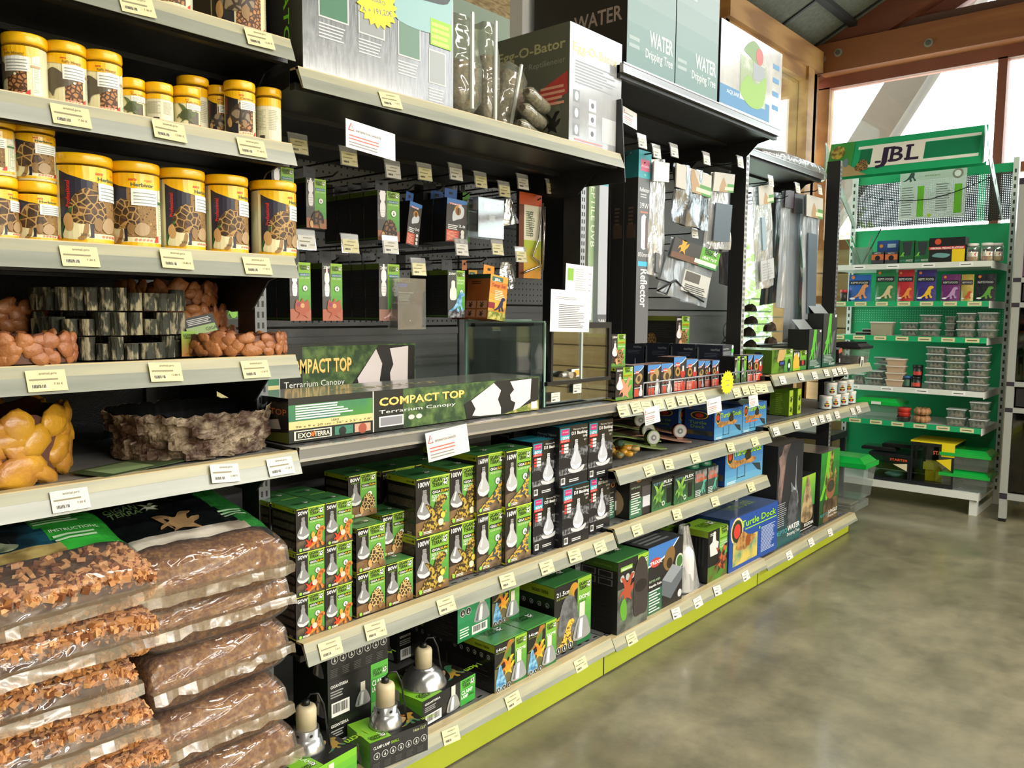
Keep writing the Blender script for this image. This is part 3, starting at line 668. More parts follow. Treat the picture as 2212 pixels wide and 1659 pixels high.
# rocky ledge bowl
def rock_bowl(r, h, seed):
    e = empty('rock_bowl'); b = MB(); seg, rows = 160, 26; i0 = 0
    m = mat('#4a3428', .6, n=('#9a8a74', 24, .42, .64), b=(60, .9)); mi = mat('#202124', .3, co=.5)
    for q in range(rows+1):
        z = h*q/rows
        for j in range(seg):
            t = 2*PI*j/seg; c = Vector((math.cos(t)*3, math.sin(t)*3, 0))
            L5 = math.floor(q/5.2+noise.noise(c*.7)*1.2); lay = noise.noise(c*1.3+Vector((0, 0, L5*1.7+seed)))
            blk = noise.cell(Vector((math.floor(t*(2.4+L5 % 2)+L5*.5), L5, 3)))*(1-(q/rows)**4)
            w = r*(.93+.1*q/rows)+.012*lay+.012*blk+.004*noise.noise(c*7+Vector((0, 0, q*.5)))
            zz = z+(h*.06*noise.noise(c*.9+Vector((5, 5, 5)))+.008*noise.noise(c*4))*(q/rows)**3
            b.v.append((w*math.cos(t), w*math.sin(t)*.95, zz))
    for q in range(rows):
        for j in range(seg):
            k = (j+1) % seg; b.f.append((q*seg+j, q*seg+k, (q+1)*seg+k, (q+1)*seg+j)); b.m.append(b.mi(m)); b.sm.append(False)
    b.obj('rock_wall', parent=e)
    b = MB(); pr = [(0, .012), (r*.78, .014), (r*.86, .03), (r*.94, h*.9), (r*.985, h*1.0)]
    for q, (a, z) in enumerate(pr):
        for j in range(seg):
            t = 2*PI*j/seg; c = Vector((math.cos(t)*3, math.sin(t)*3, 0)); zz = z
            if q >= 3: zz = z+(h*.06*noise.noise(c*.9+Vector((5, 5, 5)))+.008*noise.noise(c*4))
            b.v.append((a*math.cos(t), a*math.sin(t)*.95, zz))
    for q in range(len(pr)-1):
        for j in range(seg):
            k = (j+1) % seg; b.f.append((q*seg+j, (q+1)*seg+j, (q+1)*seg+k, q*seg+k)); b.m.append(b.mi(mi)); b.sm.append(True)
    b.obj('basin', parent=e); return e
o = rock_bowl(.17, .094, 4); o.location = (.862, 1.71, .963); tag(o, 'big dark-lined water bowl with brown layered rock sides', 'bowl')
b = MB(); b.box(-.12, .12, -.05, .05, 0, .0015, '#3b4a2c'); b.rect(Flat((-.12, -.05, .0015), (.24, 0, 0), (0, .1, 0), (0, 0, 1)), .1, .1, .5, .9, '#7f9466', 1)
b.obj('care_card', (.7, 1.6, .9635), .3, label='flat green care card lying between the two big bowls', cat='card')
# log-edged bowls
BARK = mat('#33352a', .75, n=('#a0977a', 75, .5, .6), b=(75, 1), sc=(1, 1, .35)); BARKT = mat('#b7ab9c', .7, n=('#7d6c5a', 40, .4, .6))
def log_bowl(seed, r=.13, h=.046):
    e = empty('log_bowl'); b = MB(); b.lathe([(0, .006), (r*.86, .006), (r*.9, h*.5), (r*.93, h*.55), (r*.98, h*.5), (r*.98, 0)], CLAY, 60, cap=False); b.obj('dish', parent=e)
    b = MB(); rr = random.Random(seed); t = 0
    while t < 2*PI-.1:
        q = rr.uniform(.011, .017); t += q/r; hh = h*rr.choice([.72, .8, 1, 1]); n = 10; P = []
        for k in range(n):
            a = 2*PI*k/n; w = q*(1+.12*noise.noise(Vector((k*1.3, seed, t*5)))); P.append((r*math.cos(t)+w*math.cos(a), r*math.sin(t)+w*math.sin(a)))
        for k in range(n):
            a, c = P[k], P[(k+1) % n]; b.face([(a[0], a[1], 0), (c[0], c[1], 0), (c[0], c[1], hh-.002), (a[0], a[1], hh-.002)], BARK)
        b.face([(p[0], p[1], hh-.002) for p in P], BARKT); t += q/r
    b.obj('log_rim', parent=e); return e
zb = SZ['a4']; PB = PZ(250, 777, zb)
for i, l in enumerate(('bottom one', 'middle one', 'top one')):
    o = log_bowl(11+i); o.location = (PB.x+.045, PB.y+.125, zb+.0475*i); tag(o, 'grey log-edged bowl, %s of the stack of three' % l, 'bowl', 'stacked log-edged bowls')
GP = 'small bowls with pebble rims'
for i, (u, v, r, h, z, l, dy) in enumerate(((28, 782, .095, .048, 0, 'small pebble-rimmed bowl at the left edge of its shelf', .09), (505, 768, .105, .042, 0, 'pebble-rimmed bowl at the right end, a price tag stuck in it', .105), (395, 735, .115, .05, .0, 'pebble-rimmed bowl at the bottom of the pile behind the log bowls', .34), (380, 735, .11, .05, .052, 'pebble-rimmed bowl in the middle of the pile behind the log bowls', .34), (365, 735, .105, .05, .104, 'pebble-rimmed bowl on top of the pile behind the log bowls', .34), (-25, 782, .1, .05, .0, 'lower pebble-rimmed bowl of the dim pair at the far left', .36), (-28, 782, .105, .055, .052, 'upper pebble-rimmed bowl of the dim pair at the far left', .36))):
    o = ring_stones('pebble_bowl', r, h, 20, PINKP, CLAY, 20+i, 3, 1.3)
    Y = 1.51+dy; o.location = (XU(u, Y, zb), Y, zb+z+.004); tag(o, l, 'bowl', GP)
b = MB(); F = FR(.034, .052); b.box(0, .034, 0, .001, 0, .052, '#7a8a3a'); b.grad(F, 0, 0, 1, 1, '#b8773c', '#7fae3a', 6, 1); logo(b, F, .1, .7, .8, 2); b.shape(F, LIZ, .2, .05, .7, '#a0662c', 3)
p = PZ(390, 771, zb); b.obj('hang_tag', (p.x-.002, p.y-.01, zb+.001), .1, label='green swing tag standing beside the right pebble bowl', cat='tag')
b = MB(); F = FR(.07, .04); b.box(0, .07, 0, .001, 0, .04, '#2c2c2a'); b.rect(F, 0, 0, .95, .45, '#8fa86a', 1); b.lines(F, .1, .55, .9, .92, 4, '#b9b9b4'); b.text(F, 'GIGA', .6, .1, .2, '#2a2a20', 2)
b.obj('hang_tag', (p.x+.035, p.y+.03, zb+.04), rot=(rad(-20), rad(-12), 0), label='black and green swing tag lying on the right pebble bowl', cat='tag')

# ================================================================ substrate bags
FILM = clear('bag_film', '#ffffff', .06, .06, (7, 1.0), .03, '#ffffff', (1, 1, 2.6)); FLAP = clear('bag_flap', '#f4eee2', .12, .2, (7, .7), .24, '#b8a486')
CHIP = [mat('#b98250', .6), mat('#96602f', .6), mat('#d09c66', .6), mat('#7a4622', .65), mat('#c68d5c', .6)]
PEAT = mat('#74482a', .9, n=('#a0733f', 85, .42, .66), b=(120, .9)); CHIPB = mat('#3a2415', .9, n=('#5d3a20', 30, .3, .7))
def pil(s, t, h, lo=0):
    q = (max(0, 1-abs(s)**7)*max(0, 1-abs(t)**8))**.3; return q*h
def bag(name, w, d, h, kind, seed, printed=None):
    """flat pillow bag; origin at the middle of its underside"""
    e = empty(name); N, Mr = 44, 44; rr = random.Random(seed)
    def surf(s, t, top, grow=0):
        n1 = noise.noise(Vector((s*2.2, t*2.2, seed))); n2 = noise.noise(Vector((s*7, t*7, seed+9)))
        z = h*.5+(1 if top else -1)*pil(s, t, h*.5*(.96 if not top else 1)+.006*(n1 if top else 0)+(.003*n2 if top else 0)+grow)
        wv = 1+.02*noise.noise(Vector((t*3, seed, 1)))
        return (s*w/2*wv, t*d/2*(1+.02*noise.noise(Vector((s*3, seed, 4)))), z)
    b = MB(); base = PEAT if kind == 'peat' else CHIPB
    for top in (True, False):
        vs = [surf(2*i/N-1, 2*j/Mr-1, top) for j in range(Mr+1) for i in range(N+1)]; k = N+1
        fs = [((j*k+i, j*k+i+1, (j+1)*k+i+1, (j+1)*k+i) if top else (j*k+i, (j+1)*k+i, (j+1)*k+i+1, j*k+i+1)) for j in range(Mr) for i in range(N)]
        b.mesh(vs, fs, base, True)
    b.obj('filling', parent=e)
    if kind == 'chips':
        b = MB()
        for c in range(3000 if seed > 32 else 300):
            s, t = rr.uniform(-1, 1), rr.uniform(-1, .55)
            if rr.random() < .35: t = rr.uniform(-1, -.86)
            if rr.random() < .2: s = rr.uniform(.86, 1)
            if printed and printed(s, t-.04): continue
            x, y, z = surf(s*.985, t*.985, rr.random() < .8)
            if c % 5 < 2:
                s, t = (s, -.97) if c % 5 == 0 or rr.random() < .5 else (.97, t*.9)
                a0, a1 = surf(s, t*.9 if t < -.9 else t, True), surf(s, t*.9 if t < -.9 else t, False); k9 = rr.uniform(.05, .97); x, y, z = s*w/2*.985, t*d/2*.985, a1[2]+(a0[2]-a1[2])*k9
            q = Matrix.Rotation(rr.random()*6, 3, 'Z') @ Matrix.Rotation(rr.random()*6, 3, 'X'); a, bb, cc = rr.uniform(.005, .011), rr.uniform(.004, .008), rr.uniform(.002, .006)
            P = [Vector((x, y, z))+q @ Vector((i*a*rr.uniform(.7, 1), j*bb*rr.uniform(.7, 1), kk*cc)) for i, j, kk in ((-1, -1, -1), (1, -1, -1), (1, 1, -1), (-1, 1, -1), (-1, -1, 1), (1, -1, 1), (1, 1, 1), (-1, 1, 1))]
            b.hexa(P, CHIP[c % 5])
        b.obj('bark_chips', parent=e, kind='stuff')
    b = MB(); vs = [surf(2*i/N-1, 2*j/Mr-1, True, .007) for j in range(Mr+1) for i in range(N+1)]; k = N+1
    vs = [(x*1.03, y*1.02, z+.003) for x, y, z in vs]
    for j in range(Mr):
        for i in range(N):
            s, t = 2*(i+.5)/N-1, 2*(j+.5)/Mr-1; m = FILM
            if printed: m = printed(s, t) or FILM
            b.face([vs[j*k+i], vs[j*k+i+1], vs[(j+1)*k+i+1], vs[(j+1)*k+i]], m, True)
    vs = [surf(2*i/N-1, 2*j/Mr-1, False, .007) for j in range(Mr+1) for i in range(N+1)]; vs = [(x*1.03, y*1.02, z+.002) for x, y, z in vs]
    b.mesh(vs, [(j*k+i, (j+1)*k+i, (j+1)*k+i+1, j*k+i+1) for j in range(Mr//2) for i in range(N)], FILM, True)
    b.obj('film', parent=e)
    if printed:
        class Top(Flat):
            def at(f, x, y, l): p = surf(2*x-1, 2*y-1, True, .007); return Vector((p[0]*1.03, p[1]*1.02, p[2]+.0045+.0004*l))
        F = Top((0, 0, 0), (w, 0, 0), (0, d, 0), (0, 0, 1)); F.curved = True; F.r = .12; b = MB()
        if kind == 'chips':
            b.shape(F, LIZ, .12, .26, .56, mat('#7a8268', .5, n=('#4a5240', 40, .45, .6)), 2, sy=.36); b.text(F, 'BENEFITS:', .73, .52, .022, '#e6f0e0', 3, fit=.13); b.lines(F, .73, .4, .93, .5, 5, '#b9dcb4', 3); b.text(F, 'INSTRUCTIONS:', .76, .33, .022, '#e6f0e0', 3, fit=.17); b.lines(F, .76, .27, .97, .32, 2, '#b9dcb4', 3); b.text(F, 'COCONUT', .5, .86, .04, '#3a7a34', 3, fit=.3); b.text(F, 'HUSK', .55, .78, .04, '#d9e6d2', 3, fit=.2); logo(b, F, .02, .42, .2, 3, '#c9d0c4')
        else: logo(b, F, .1, .5, .34, 3, '#6f8f5a'); b.shape(F, GEK, .3, .24, .3, '#a5845c', 3); b.lines(F, .74, .3, .92, .4, 3, '#b9dcb4', 3)
        b.obj('printed_label', parent=e)
    b = MB()                                                     # welded end seam, standing out and folded down
    n = 26; a = []
    for i in range(n+1):
        x = w*1.03*(i/n-.5); z = h*.5+.004*noise.noise(Vector((i*.5, seed, 2))); a.append([(x, -d*.5-.002, z+.006), (x, -d*.5-.016-.006*noise.noise(Vector((i*.3, seed, 7))), z+.004), (x, -d*.5-.022-.008*noise.noise(Vector((i*.4, seed, 5))), z-.014-.01*noise.noise(Vector((i*.35, seed, 3))))])
    for i in range(n):
        for q in range(2): b.face([a[i][q], a[i][q+1], a[i+1][q+1], a[i+1][q]], FLAP, True)
    b.obj('seam_flap', parent=e)
    return e
def pr1(s, t):
    if t < -.6: return None
    if t > .92: return mat('#2c7a35', .3)
    if s > .42-.25*t: return mat('#2f9a35', .25, co=.6)
    if .25 < t < .5 and -.5 < s < .4: return mat('#5c6650', .35, n=('#a8ac98', 40, .4, .6), co=.5)
    if t < -.45: return mat('#6b5a34', .35, n=('#9c8a55', 22, .4, .6), co=.5)
    return mat('#14181a', .25, n=('#1d4a5c', 7, .5, .6), co=.6)
def pr2(s, t):
    if t < -.66: return None
    if s > .5-.2*t: return mat('#2c7a35', .25, co=.6)
    if t < -.48: return mat('#8f8474', .4, n=('#cfc6b8', 12, .4, .6), co=.5)
    return mat('#15181a', .25, co=.6)
for i in range(8):
    z = SZ['a5']-.0
    w_, d_, h_ = .5, .5, .088
    o = bag('bark_bag', w_, d_, h_*1.03, 'chips' if i > 2 else 'peat', 30+i, pr1 if i == 7 else None)
    o.location = (.375+.012*math.sin(i*2.3), 1.655+.02*math.sin(i*1.7), .13+i*h_)
    o.rotation_euler = (rad(1.0 if i < 7 else 13), 0, rad([2, -3, 1, 4, -2, -5, -3, 3][i]))
    if i == 7: o.location.z += .045
    tag(o, 'clear bag of reddish bark chips, %s of the left-hand pile' % ['hidden lowest', 'second from the floor', 'third from the floor', 'fourth from the floor', 'just below the frame edge', 'third from the top', 'second from the top', 'iguana label, topmost'][i], 'bag', 'bags of bark chips in the left-hand pile')
for i in range(6):
    o = bag('peat_bag', .31, .46, .121, 'peat', 50+i, pr2 if i == 5 else None)
    o.location = (.795+.008*math.sin(i*2), 1.70+.012*math.cos(i*1.9), .13+i*.117)
    o.rotation_euler = (rad(9 if i == 5 else 0), 0, rad([0, 2, -2, 3, -1, -2][i]))
    tag(o, 'clear bag of brown fibre, %s in the pile beside the post' % ['lowest and hidden', 'second from the bottom', 'lowest one visible', 'third from the top', 'second from the top', 'topmost, with the dark label'][i], 'bag', 'bags of coconut fibre beside the slotted post')
b = MB(); s = shelf(XA, J[0]-.04, .13, 'base_shelf', label='base shelf under the two piles of substrate bags')
# limp dark bag sagging from under the shelf behind
b = MB(); n = 14; P = []
for i in range(n+1):
    for j in range(n+1):
        s, t = i/n, j/n; P.append((.3*s, .05*math.sin(s*5)+.03*noise.noise(Vector((s*4, t*4, 1))), .19*t*(1-.35*s)))
for i in range(n):
    for j in range(n): b.face([P[i*(n+1)+j], P[(i+1)*(n+1)+j], P[(i+1)*(n+1)+j+1], P[i*(n+1)+j+1]], clear('dark_film', '#6a6a6a', .12, .1, (8, .8), .5, '#2a2a28'), True)
b.obj('dark_bag', (.78, 1.98, .835), 0, label='limp dark plastic bag behind the top brown fibre bag', cat='bag')
# ================================================================ second bay: cartons
CARD = mat('#1a1a19', .3, co=.25)
DARKC = '#191a19'
CCACHE = {}
def cart(name, u0, u1, vb, vt, z, dep, art, label, cat='box', group=None, base=CARD, rz=0, Y=None, key=None, topc=None, h=None, w=None):
    """carton whose front lower-left corner stands at photo point (u0, vb) on height z"""
    if Y is None: p = PZ(u0, vb, z); X, Y = p.x, p.y
    else: X = XU(u0, Y, z)
    w = w or XU(u1, Y, z)-X
    h = h or ZV(vt, X, Y)-z
    if key and key in CCACHE:
        o = CCACHE[key].copy(); S.collection.objects.link(o); sx = CCACHE[key]['_w'] if '_w' in CCACHE[key] else None
        o.location = (X, Y, z); o.rotation_euler = (0, 0, rz); tag(o, label, cat, group); return o, z+h_of[key]
    f, s, t = art
    o = carton(name, w, dep, h, base, f, s, t, topc, loc=(X, Y, z), rz=rz, label=label, cat=cat, group=group)
    if key: CCACHE[key] = o; h_of[key] = h
    return o, z+h
h_of = {}
def top_green(b, F):
    b.rect(F, .005, .005, .995, .995, GREENTOP, 1); b.rect(F, .02, .0, .98, .03, '#5fb048', 2); logo(b, F, .22, .3, .55, 3, '#18401a')
def side_giga(b, F):
    b.rect(F, 0, .9, 1, 1, '#a6b421', 1); b.text(F, 'GIGAN', .7, .93, .035, '#22260e', 2); b.ell(F, .93, .95, .03, '#22260e', 3); b.ell(F, .12, .95, .03, '#5c6218', 3)
    for i in range(4): b.rect(F, .06, .1+i*.2, .97, .24+i*.2, mat('#3b322b', .6, n=('#54493e', 200, .4, .6)), 1); b.poly(F, [(.06, .24+i*.2), (.5, .24+i*.2), (.56, .26+i*.2), (.1, .26+i*.2)], '#0e0e0e', 2)
    b.lines(F, .72, .04, .95, .1, 2, '#b9b9b0'); b.rect(F, 0, 0, 1, .03, '#c8cf30', 1)
def gigasun(watt, animal, sub='SOLAR UVB BULB', big=False):
    def f(b, F):
        green(b, F, .42, 0, 1, 1); b.rect(F, 0, 0, .42, 1, '#17110f', 1); b.rect(F, 0, 0, .42, .4, '#2d211b', 2)
        floor = {'beard': '#34312b', 'tort': '#6d4e2c', 'frog': '#6d4e2c', 'uro': '#4f4235'}[animal]
        b.poly(F, [(0, 0), (1, 0), (1, .13), (.7, .2), (.3, .26), (0, .24)], mat(floor, .5, n=('#8d7452', 30, .45, .75)), 2)
        b.text(F, watt, .06, .85, .085, '#f2f2ee', 4, bold=.035, fit=.34); b.text(F, 'COMPACT', .1, .8, .028, '#8dbb22', 4, fit=.26) if watt == '80W' else None
        logo(b, F, .46, .81, .5)
        b.rect(F, .46, .685, .97, .76, '#141410', 3); b.text(F, 'GIGA', .48, .7, .045, '#f4f4f0', 4, fit=.24, bold=.02); b.text(F, 'SUN', .73, .7, .045, '#e9c81c', 4, fit=.22, bold=.02)
        if big: b.text(F, 'SOLAR UVB', .46, .62, .05, '#eef4e6', 4, fit=.48, bold=.01); b.text(F, 'HEAT LAMP', .46, .56, .05, '#eef4e6', 4, fit=.48, bold=.01); icon(b, F, .7, .47, .07)
        else: b.text(F, sub, .48, .635, .035, '#dcebc8', 4, fit=.46); icon(b, F, .75, .5, .1)
        bulb(b, F, .02, .27, .44 if not big else .46, .52, '#8a8a8c' if animal != 'uro' else '#b4b4b6')
        if animal == 'beard': b.shape(F, LIZ, .32, .03, .68, BEARD, 7); b.shape(F, THD, .5, .27, .5, '#e8a23a', 8, flip=False); b.shape(F, GEK, .28, .05, .3, mat('#c83c1a'), 6); b.ell(F, .62, .24, .09, '#cfc4b4', 9)
        elif animal == 'tort': tort(b, F, .42, .08, .58, TORTS, l=7)
        elif animal == 'frog': b.shape(F, LIZ, .05, .06, .85, FROGM, 7); b.shape(F, GEK, .2, .03, .7, FROGM, 6); b.ell(F, .78, .3, .07, '#d9c24a', 9); b.ell(F, .72, .18, .08, '#e4dfb8', 8)
        else: b.shape(F, [(0, 0), (.1, .1), (.5, .35), (.75, .62), (.95, .98), (1, .9), (.92, .66), (.86, .4), (.9, .1), (.8, .05), (.7, .2), (.4, .06)], .1, .06, .88, UROM, 7)
        b.ell(F, .12, .06, .05, '#8fcb4a', 9); b.lines(F, .2, .035, .55, .085, 2, '#e8e8e0', 9)
        b.rect(F, 0, 0, 1, .008, '#0d0d0c', 10); b.rect(F, .0, .985, 1, 1, '#c6d64c', 10)
    return f
def d3(watt):
    def f(b, F):
        b.rect(F, 0, .2, 1, .62, LAVA, 1); b.rect(F, 0, .0, 1, .2, '#151418', 2); b.shape(F, [(0, 0), (.5, .1), (1, .05), (1, .6), (.7, .75), (.4, .6), (.2, .8), (0, .7)], 0, .3, 1, '#16141a', 2, sy=.3)
        b.rect(F, .02, .78, .34, .97, '#1f9fb8', 3); b.rect(F, .06, .86, .31, .955, '#c2316f', 4); b.text(F, 'Arcadia', .09, .9, .025, '#f5d9e6', 5, fit=.2); b.text(F, watt, .06, .79, .055, '#e6f5f8', 5, fit=.26, bold=.03)
        b.rect(F, .02, .74, .34, .785, '#cf2e2a', 4); b.text(F, 'HEAT LIGHT UV', .05, .752, .02, '#f6dcd8', 5, fit=.26)
        for i in range(3): b.rect(F, .06, .56+i*.055, .14, .6+i*.055, '#cf3a34', 4); b.rect(F, .15, .56+i*.055, .3, .6+i*.055, '#cfcfcf', 4)
        b.text(F, 'Mercury Vapour', .97, .92, .03, '#eeeeec', 4, 'r', fit=.5); b.text(F, 'D3 Basking', .97, .845, .055, '#f4f4f2', 4, 'r', fit=.56, bold=.02); b.text(F, 'Lamp', .97, .785, .042, '#f4f4f2', 4, 'r', bold=.01); b.text(F, 'E27', .93, .72, .03, '#e4e4e2', 4, 'r')
        bulb(b, F, .36, .24, .42, .52, '#b9bcc4', 5, '#e4e6ea', '#c8cacc'); b.shape(F, [(0, .1), (.5, .0), (1, .14), (.9, -.06), (.5, -.12), (.1, -.06)], .3, .25, .56, '#c4c6ca', 6)
        b.bars(F, .06, .04, .2, .15, 3, 8); b.lines(F, .34, .06, .84, .12, 2, '#d8d8d8', 4)
    return f
def d3side(b, F): b.rect(F, 0, .0, 1, 1, '#17161a', 1); b.text(F, 'Mercury Vapour', .2, .85, .04, '#a8a8ac', 2, fit=.7); b.text(F, 'D3 Basking', .2, .78, .05, '#9a9aa0', 2, fit=.6); b.lines(F, .5, .1, .9, .6, 8, '#4a4a52')
def d3top(b, F): b.rect(F, 0, 0, 1, 1, mat('#3aaec6', .25, co=.5), 1); b.rect(F, 0, 0, 1, .06, '#1f8298', 2)
B2 = SZ['b2']; GS = 'stacked basking lamp boxes on the second bay shelf'
A50 = (gigasun('50W', 'beard'), side_giga, top_green); A80 = (gigasun('80W', 'tort'), side_giga, top_green)
A100 = (gigasun('100W', 'frog', big=True), side_giga, top_green); A160 = (gigasun('160W', 'uro'), side_giga, top_green)
def stack(art, key, u0, u1, vb, vt0, rows, dep, labels, Y=None, dz=0, jit=0):
    z = B2
    for r in range(rows):
        o, z = cart('lamp_box', u0, u1, vb, vt0, z, dep, art, labels[r], group=GS, Y=Y+jit*(r % 2), key=key, rz=rad([0, -1.2, 1, 0][r]) if jit else 0)
        z += .0006
    return z
y50 = 1.535
z50 = stack(A50, 'k50', 640, 701, 1399, 1292, 3, .098, ['50 watt bearded dragon lamp box, bottom of the leftmost front column', '50 watt bearded dragon lamp box, middle of the leftmost front column', '50 watt bearded dragon lamp box, top of the leftmost front column'], y50)
stack(A50, 'k50', 703, 762, 1373, 1262, 3, .098, ['50 watt bearded dragon lamp box, bottom of the second front column', '50 watt bearded dragon lamp box, middle of the second front column', '50 watt bearded dragon lamp box, top of the second front column'], y50)
for i, (du, l) in enumerate(((0, 'behind the leftmost column'), (1, 'behind the second column'))):
    for r in range(3):
        x = XU(640 if not du else 703, y50, B2); o = CCACHE['k50'].copy(); S.collection.objects.link(o); o.location = (x-(.03 if i == 0 and r < 2 else 0), y50+.102, B2+r*(h_of['k50']+.0006)); tag(o, '50 watt lamp box %s, %s' % (l, ['on the shelf', 'second layer', 'top layer'][r]), 'box', GS)
y80 = 1.545
stack(A80, 'k80', 770, 832, 1350, 1240, 2, .1, ['80 watt tortoise lamp box, bottom one beside the 50 watt boxes', '80 watt tortoise lamp box, second layer beside the 50 watt boxes'], y80)
stack(A80, 'k80', 834, 895, 1323, 1212, 1, .1, ['80 watt tortoise lamp box on the shelf beside the big 100 watt boxes'], y80)
h8 = h_of['k80']
for x, y, r, l in ((XU(840, 1.57, .63), 1.6, 1, '80 watt tortoise lamp box, set back on the second layer'), (XU(758, 1.62, .74), 1.63, 2, '80 watt tortoise lamp box standing alone, highest of its kind'), (XU(770, y80, B2), y80+.103, 0, '80 watt lamp box hidden behind, on the shelf'), (XU(770, y80, B2), y80+.103, 1, '80 watt lamp box hidden behind, carrying the highest one')):
    o = CCACHE['k80'].copy(); S.collection.objects.link(o); o.location = (x, y, B2+r*(h8+.0006)); tag(o, l, 'box', GS)
y100 = 1.56
for u0, u1, l, y in ((898, 969, 'left', 1.545), (970, 1028, 'right', 1.575)):
    stack(A100, 'k100', u0, u1, 1300, 1165, 2, .12, ['100 watt frog lamp box, lower one of the %s pair' % l, '100 watt frog lamp box, upper one of the %s pair' % l], y, jit=.006)
for i, u in enumerate((898, 970)):
    for r in (0, 1):
        o = CCACHE['k100'].copy(); S.collection.objects.link(o); o.location = (XU(u, 1.56, B2), 1.7, B2+r*(h_of['k100']+.0006)); tag(o, '100 watt lamp box in the second row, %s behind the %s frog pair' % (['lower', 'upper'][r], ['left', 'right'][i]), 'box', GS)
for u0, u1, l, y in ((1029, 1088, 'left', 1.565), (1091, 1150, 'right', 1.55)):
    stack(A160, 'k160', u0, u1, 1239, 1112, 2, .11, ['160 watt spiny lizard lamp box, lower one of the %s pair' % l, '160 watt spiny lizard lamp box, upper one of the %s pair' % l], y)
o = CCACHE['k160'].copy(); S.collection.objects.link(o); o.location = (XU(1029, 1.565, B2)+.0, 1.68, B2); tag(o, '160 watt lamp box hidden in the second row, lower', 'box', GS)
o = CCACHE['k160'].copy(); S.collection.objects.link(o); o.location = (XU(1029, 1.565, B2)+.0, 1.68, B2+h_of['k160']+.0006); tag(o, '160 watt lamp box in the second row behind the spiny lizard boxes', 'box', GS)
GD3 = 'black basking lamp boxes with cyan tops'
def d3box(u0, u1, vt, vb, z, Y, dep, watt, l, h=None): return cart('lamp_box', u0, u1, vb, vt, z, dep, (d3(watt), d3side, d3top), l, group=GD3, Y=Y, h=h)
o, z = d3box(1151, 1207, 1077, 1192, B2, 1.56, .1, '80W', 'black 80 watt lamp box with cyan top, lower one of the leftmost pair'); d3box(1149, 1207, 0, 0, z, 1.56, .1, '80W', 'black 80 watt lamp box with cyan top, upper one of the leftmost pair', z-B2)
o, z = d3box(1214, 1271, 1055, 1177, B2, 1.53, .11, '100W', 'black 100 watt lamp box with cyan label, lower of the middle pair'); d3box(1207, 1268, 0, 0, z, 1.54, .11, '100W', 'black 100 watt lamp box with cyan top, upper of the middle pair', z-B2)
o, z2_ = d3box(1272, 1316, 0, 0, B2, 1.56, .11, '160W', 'black 160 watt lamp box, lower one at the right end', z-B2); d3box(1270, 1322, 0, 0, z2_, 1.545, .11, '160W', 'black 160 watt lamp box with cyan top, upper one at the right end', z-B2)
for i, (x, y, zz) in enumerate(((1.93, 1.68, B2), (2.05, 1.68, B2), (1.93, 1.68, z+.001), (2.05, 1.68, z+.001))):
    carton('lamp_box', .1, .1, z-B2, CARD, None, d3side, d3top, loc=(x, y, zz), label='black lamp box in the rear row behind the cyan-topped ones, %s %s' % (['left', 'right'][i % 2], ['lower', 'upper'][i//2]), cat='box', group=GD3)

# ---- long canopy boxes and the glass terrarium on the steel shelf
B1 = SZ['b1']
def canopy(b, F, left=.27):
    w = left
    b.rect(F, 0, 0, 1, 1, '#15180f', 1); b.rect(F, .38, 0, 1, 1, JUNG, 1); b.rect(F, 0, .3, w, .85, mat('#2f6f66', .4, n=('#4a8a3a', 6, .4, .6)), 1); b.rect(F, 0, .3, w, .48, '#d8c98e', 2)
    b.lines(F, .02, .52, .2, .86, 6, '#e6ede4', 3, fill=.55); b.text(F, 'LARGE', .13, .4, .055, '#2a2812', 3); b.text(F, '90 x 9 x 20 cm / 36" x 3.5" x 7.8"', .02, .33, .05, '#3a3416', 3, fit=w*.9)
    b.rect(F, .015, .05, .13, .26, '#e9e4d0', 3); b.rect(F, .02, .07, .125, .24, '#16140e', 4); b.text(F, 'EXO', .026, .1, .11, '#f0ead2', 5, fit=.04, bold=.03); b.text(F, 'TERRA', .075, .1, .11, '#f0ead2', 5, fit=.048, bold=.03); b.shape(F, GEK, .062, .09, .016, '#d96a1c', 6)
    b.rect(F, .14, .06, w*.74, .26, '#3f7f6a', 3); b.rect(F, w*.76, .06, w-.01, .26, '#c9a28c', 3); b.ell(F, .165, .14, .012, '#16201a', 4); b.ell(F, w*.86, .14, .014, '#a2503c', 4)
    b.rect(F, w-.002, 0, w+.002, 1, '#cfd0c8', 3)
    b.text(F, 'COMPACT TOP', w+.02, .62, .2, '#e3a43c', 4, fit=.34*(1-w)/.73, bold=.05); b.text(F, 'COMPACT TOP', w+.022, .63, .2, '#f2cf78', 5, fit=.335*(1-w)/.73, bold=.02)
    b.text(F, 'Terrarium Canopy', w+.02, .43, .09, '#ecece4', 4, fit=.3*(1-w)/.73, bold=.0)
    b.rect(F, w+.02, .1, w+.11, .36, '#e9e9e6', 4); b.rect(F, w+.025, .13, w+.105, .33, '#8a8a90', 5)
    for i in range(2): b.ell(F, w+.14+i*.03, .26, .012, '#d6d6ce', 4, ry=.007)
    c = mat('#e2d8d8', .35)
    b.poly(F, [(.64, .0), (.63, .42), (.78, .99), (.995, .97), (.995, .3), (.82, .02)], '#1a1816', 3)
    b.poly(F, [(.66, .5), (.765, .93), (.8, .7), (.785, .45), (.8, .2), (.8, .02), (.7, .04), (.665, .08), (.68, .26)], c, 4)
    b.poly(F, [(.845, .93), (.955, .96), (.95, .35), (.87, .03), (.86, .03), (.872, .3), (.85, .38), (.845, .55), (.865, .68)], c, 4)
    b.poly(F, [(.82, 0), (.995, .3), (.995, 0)], mat('#6a7a2c', .5, n=('#c9b878', 30, .45, .6)), 4); b.rect(F, .955, .05, .985, .26, '#e6e6e0', 5)
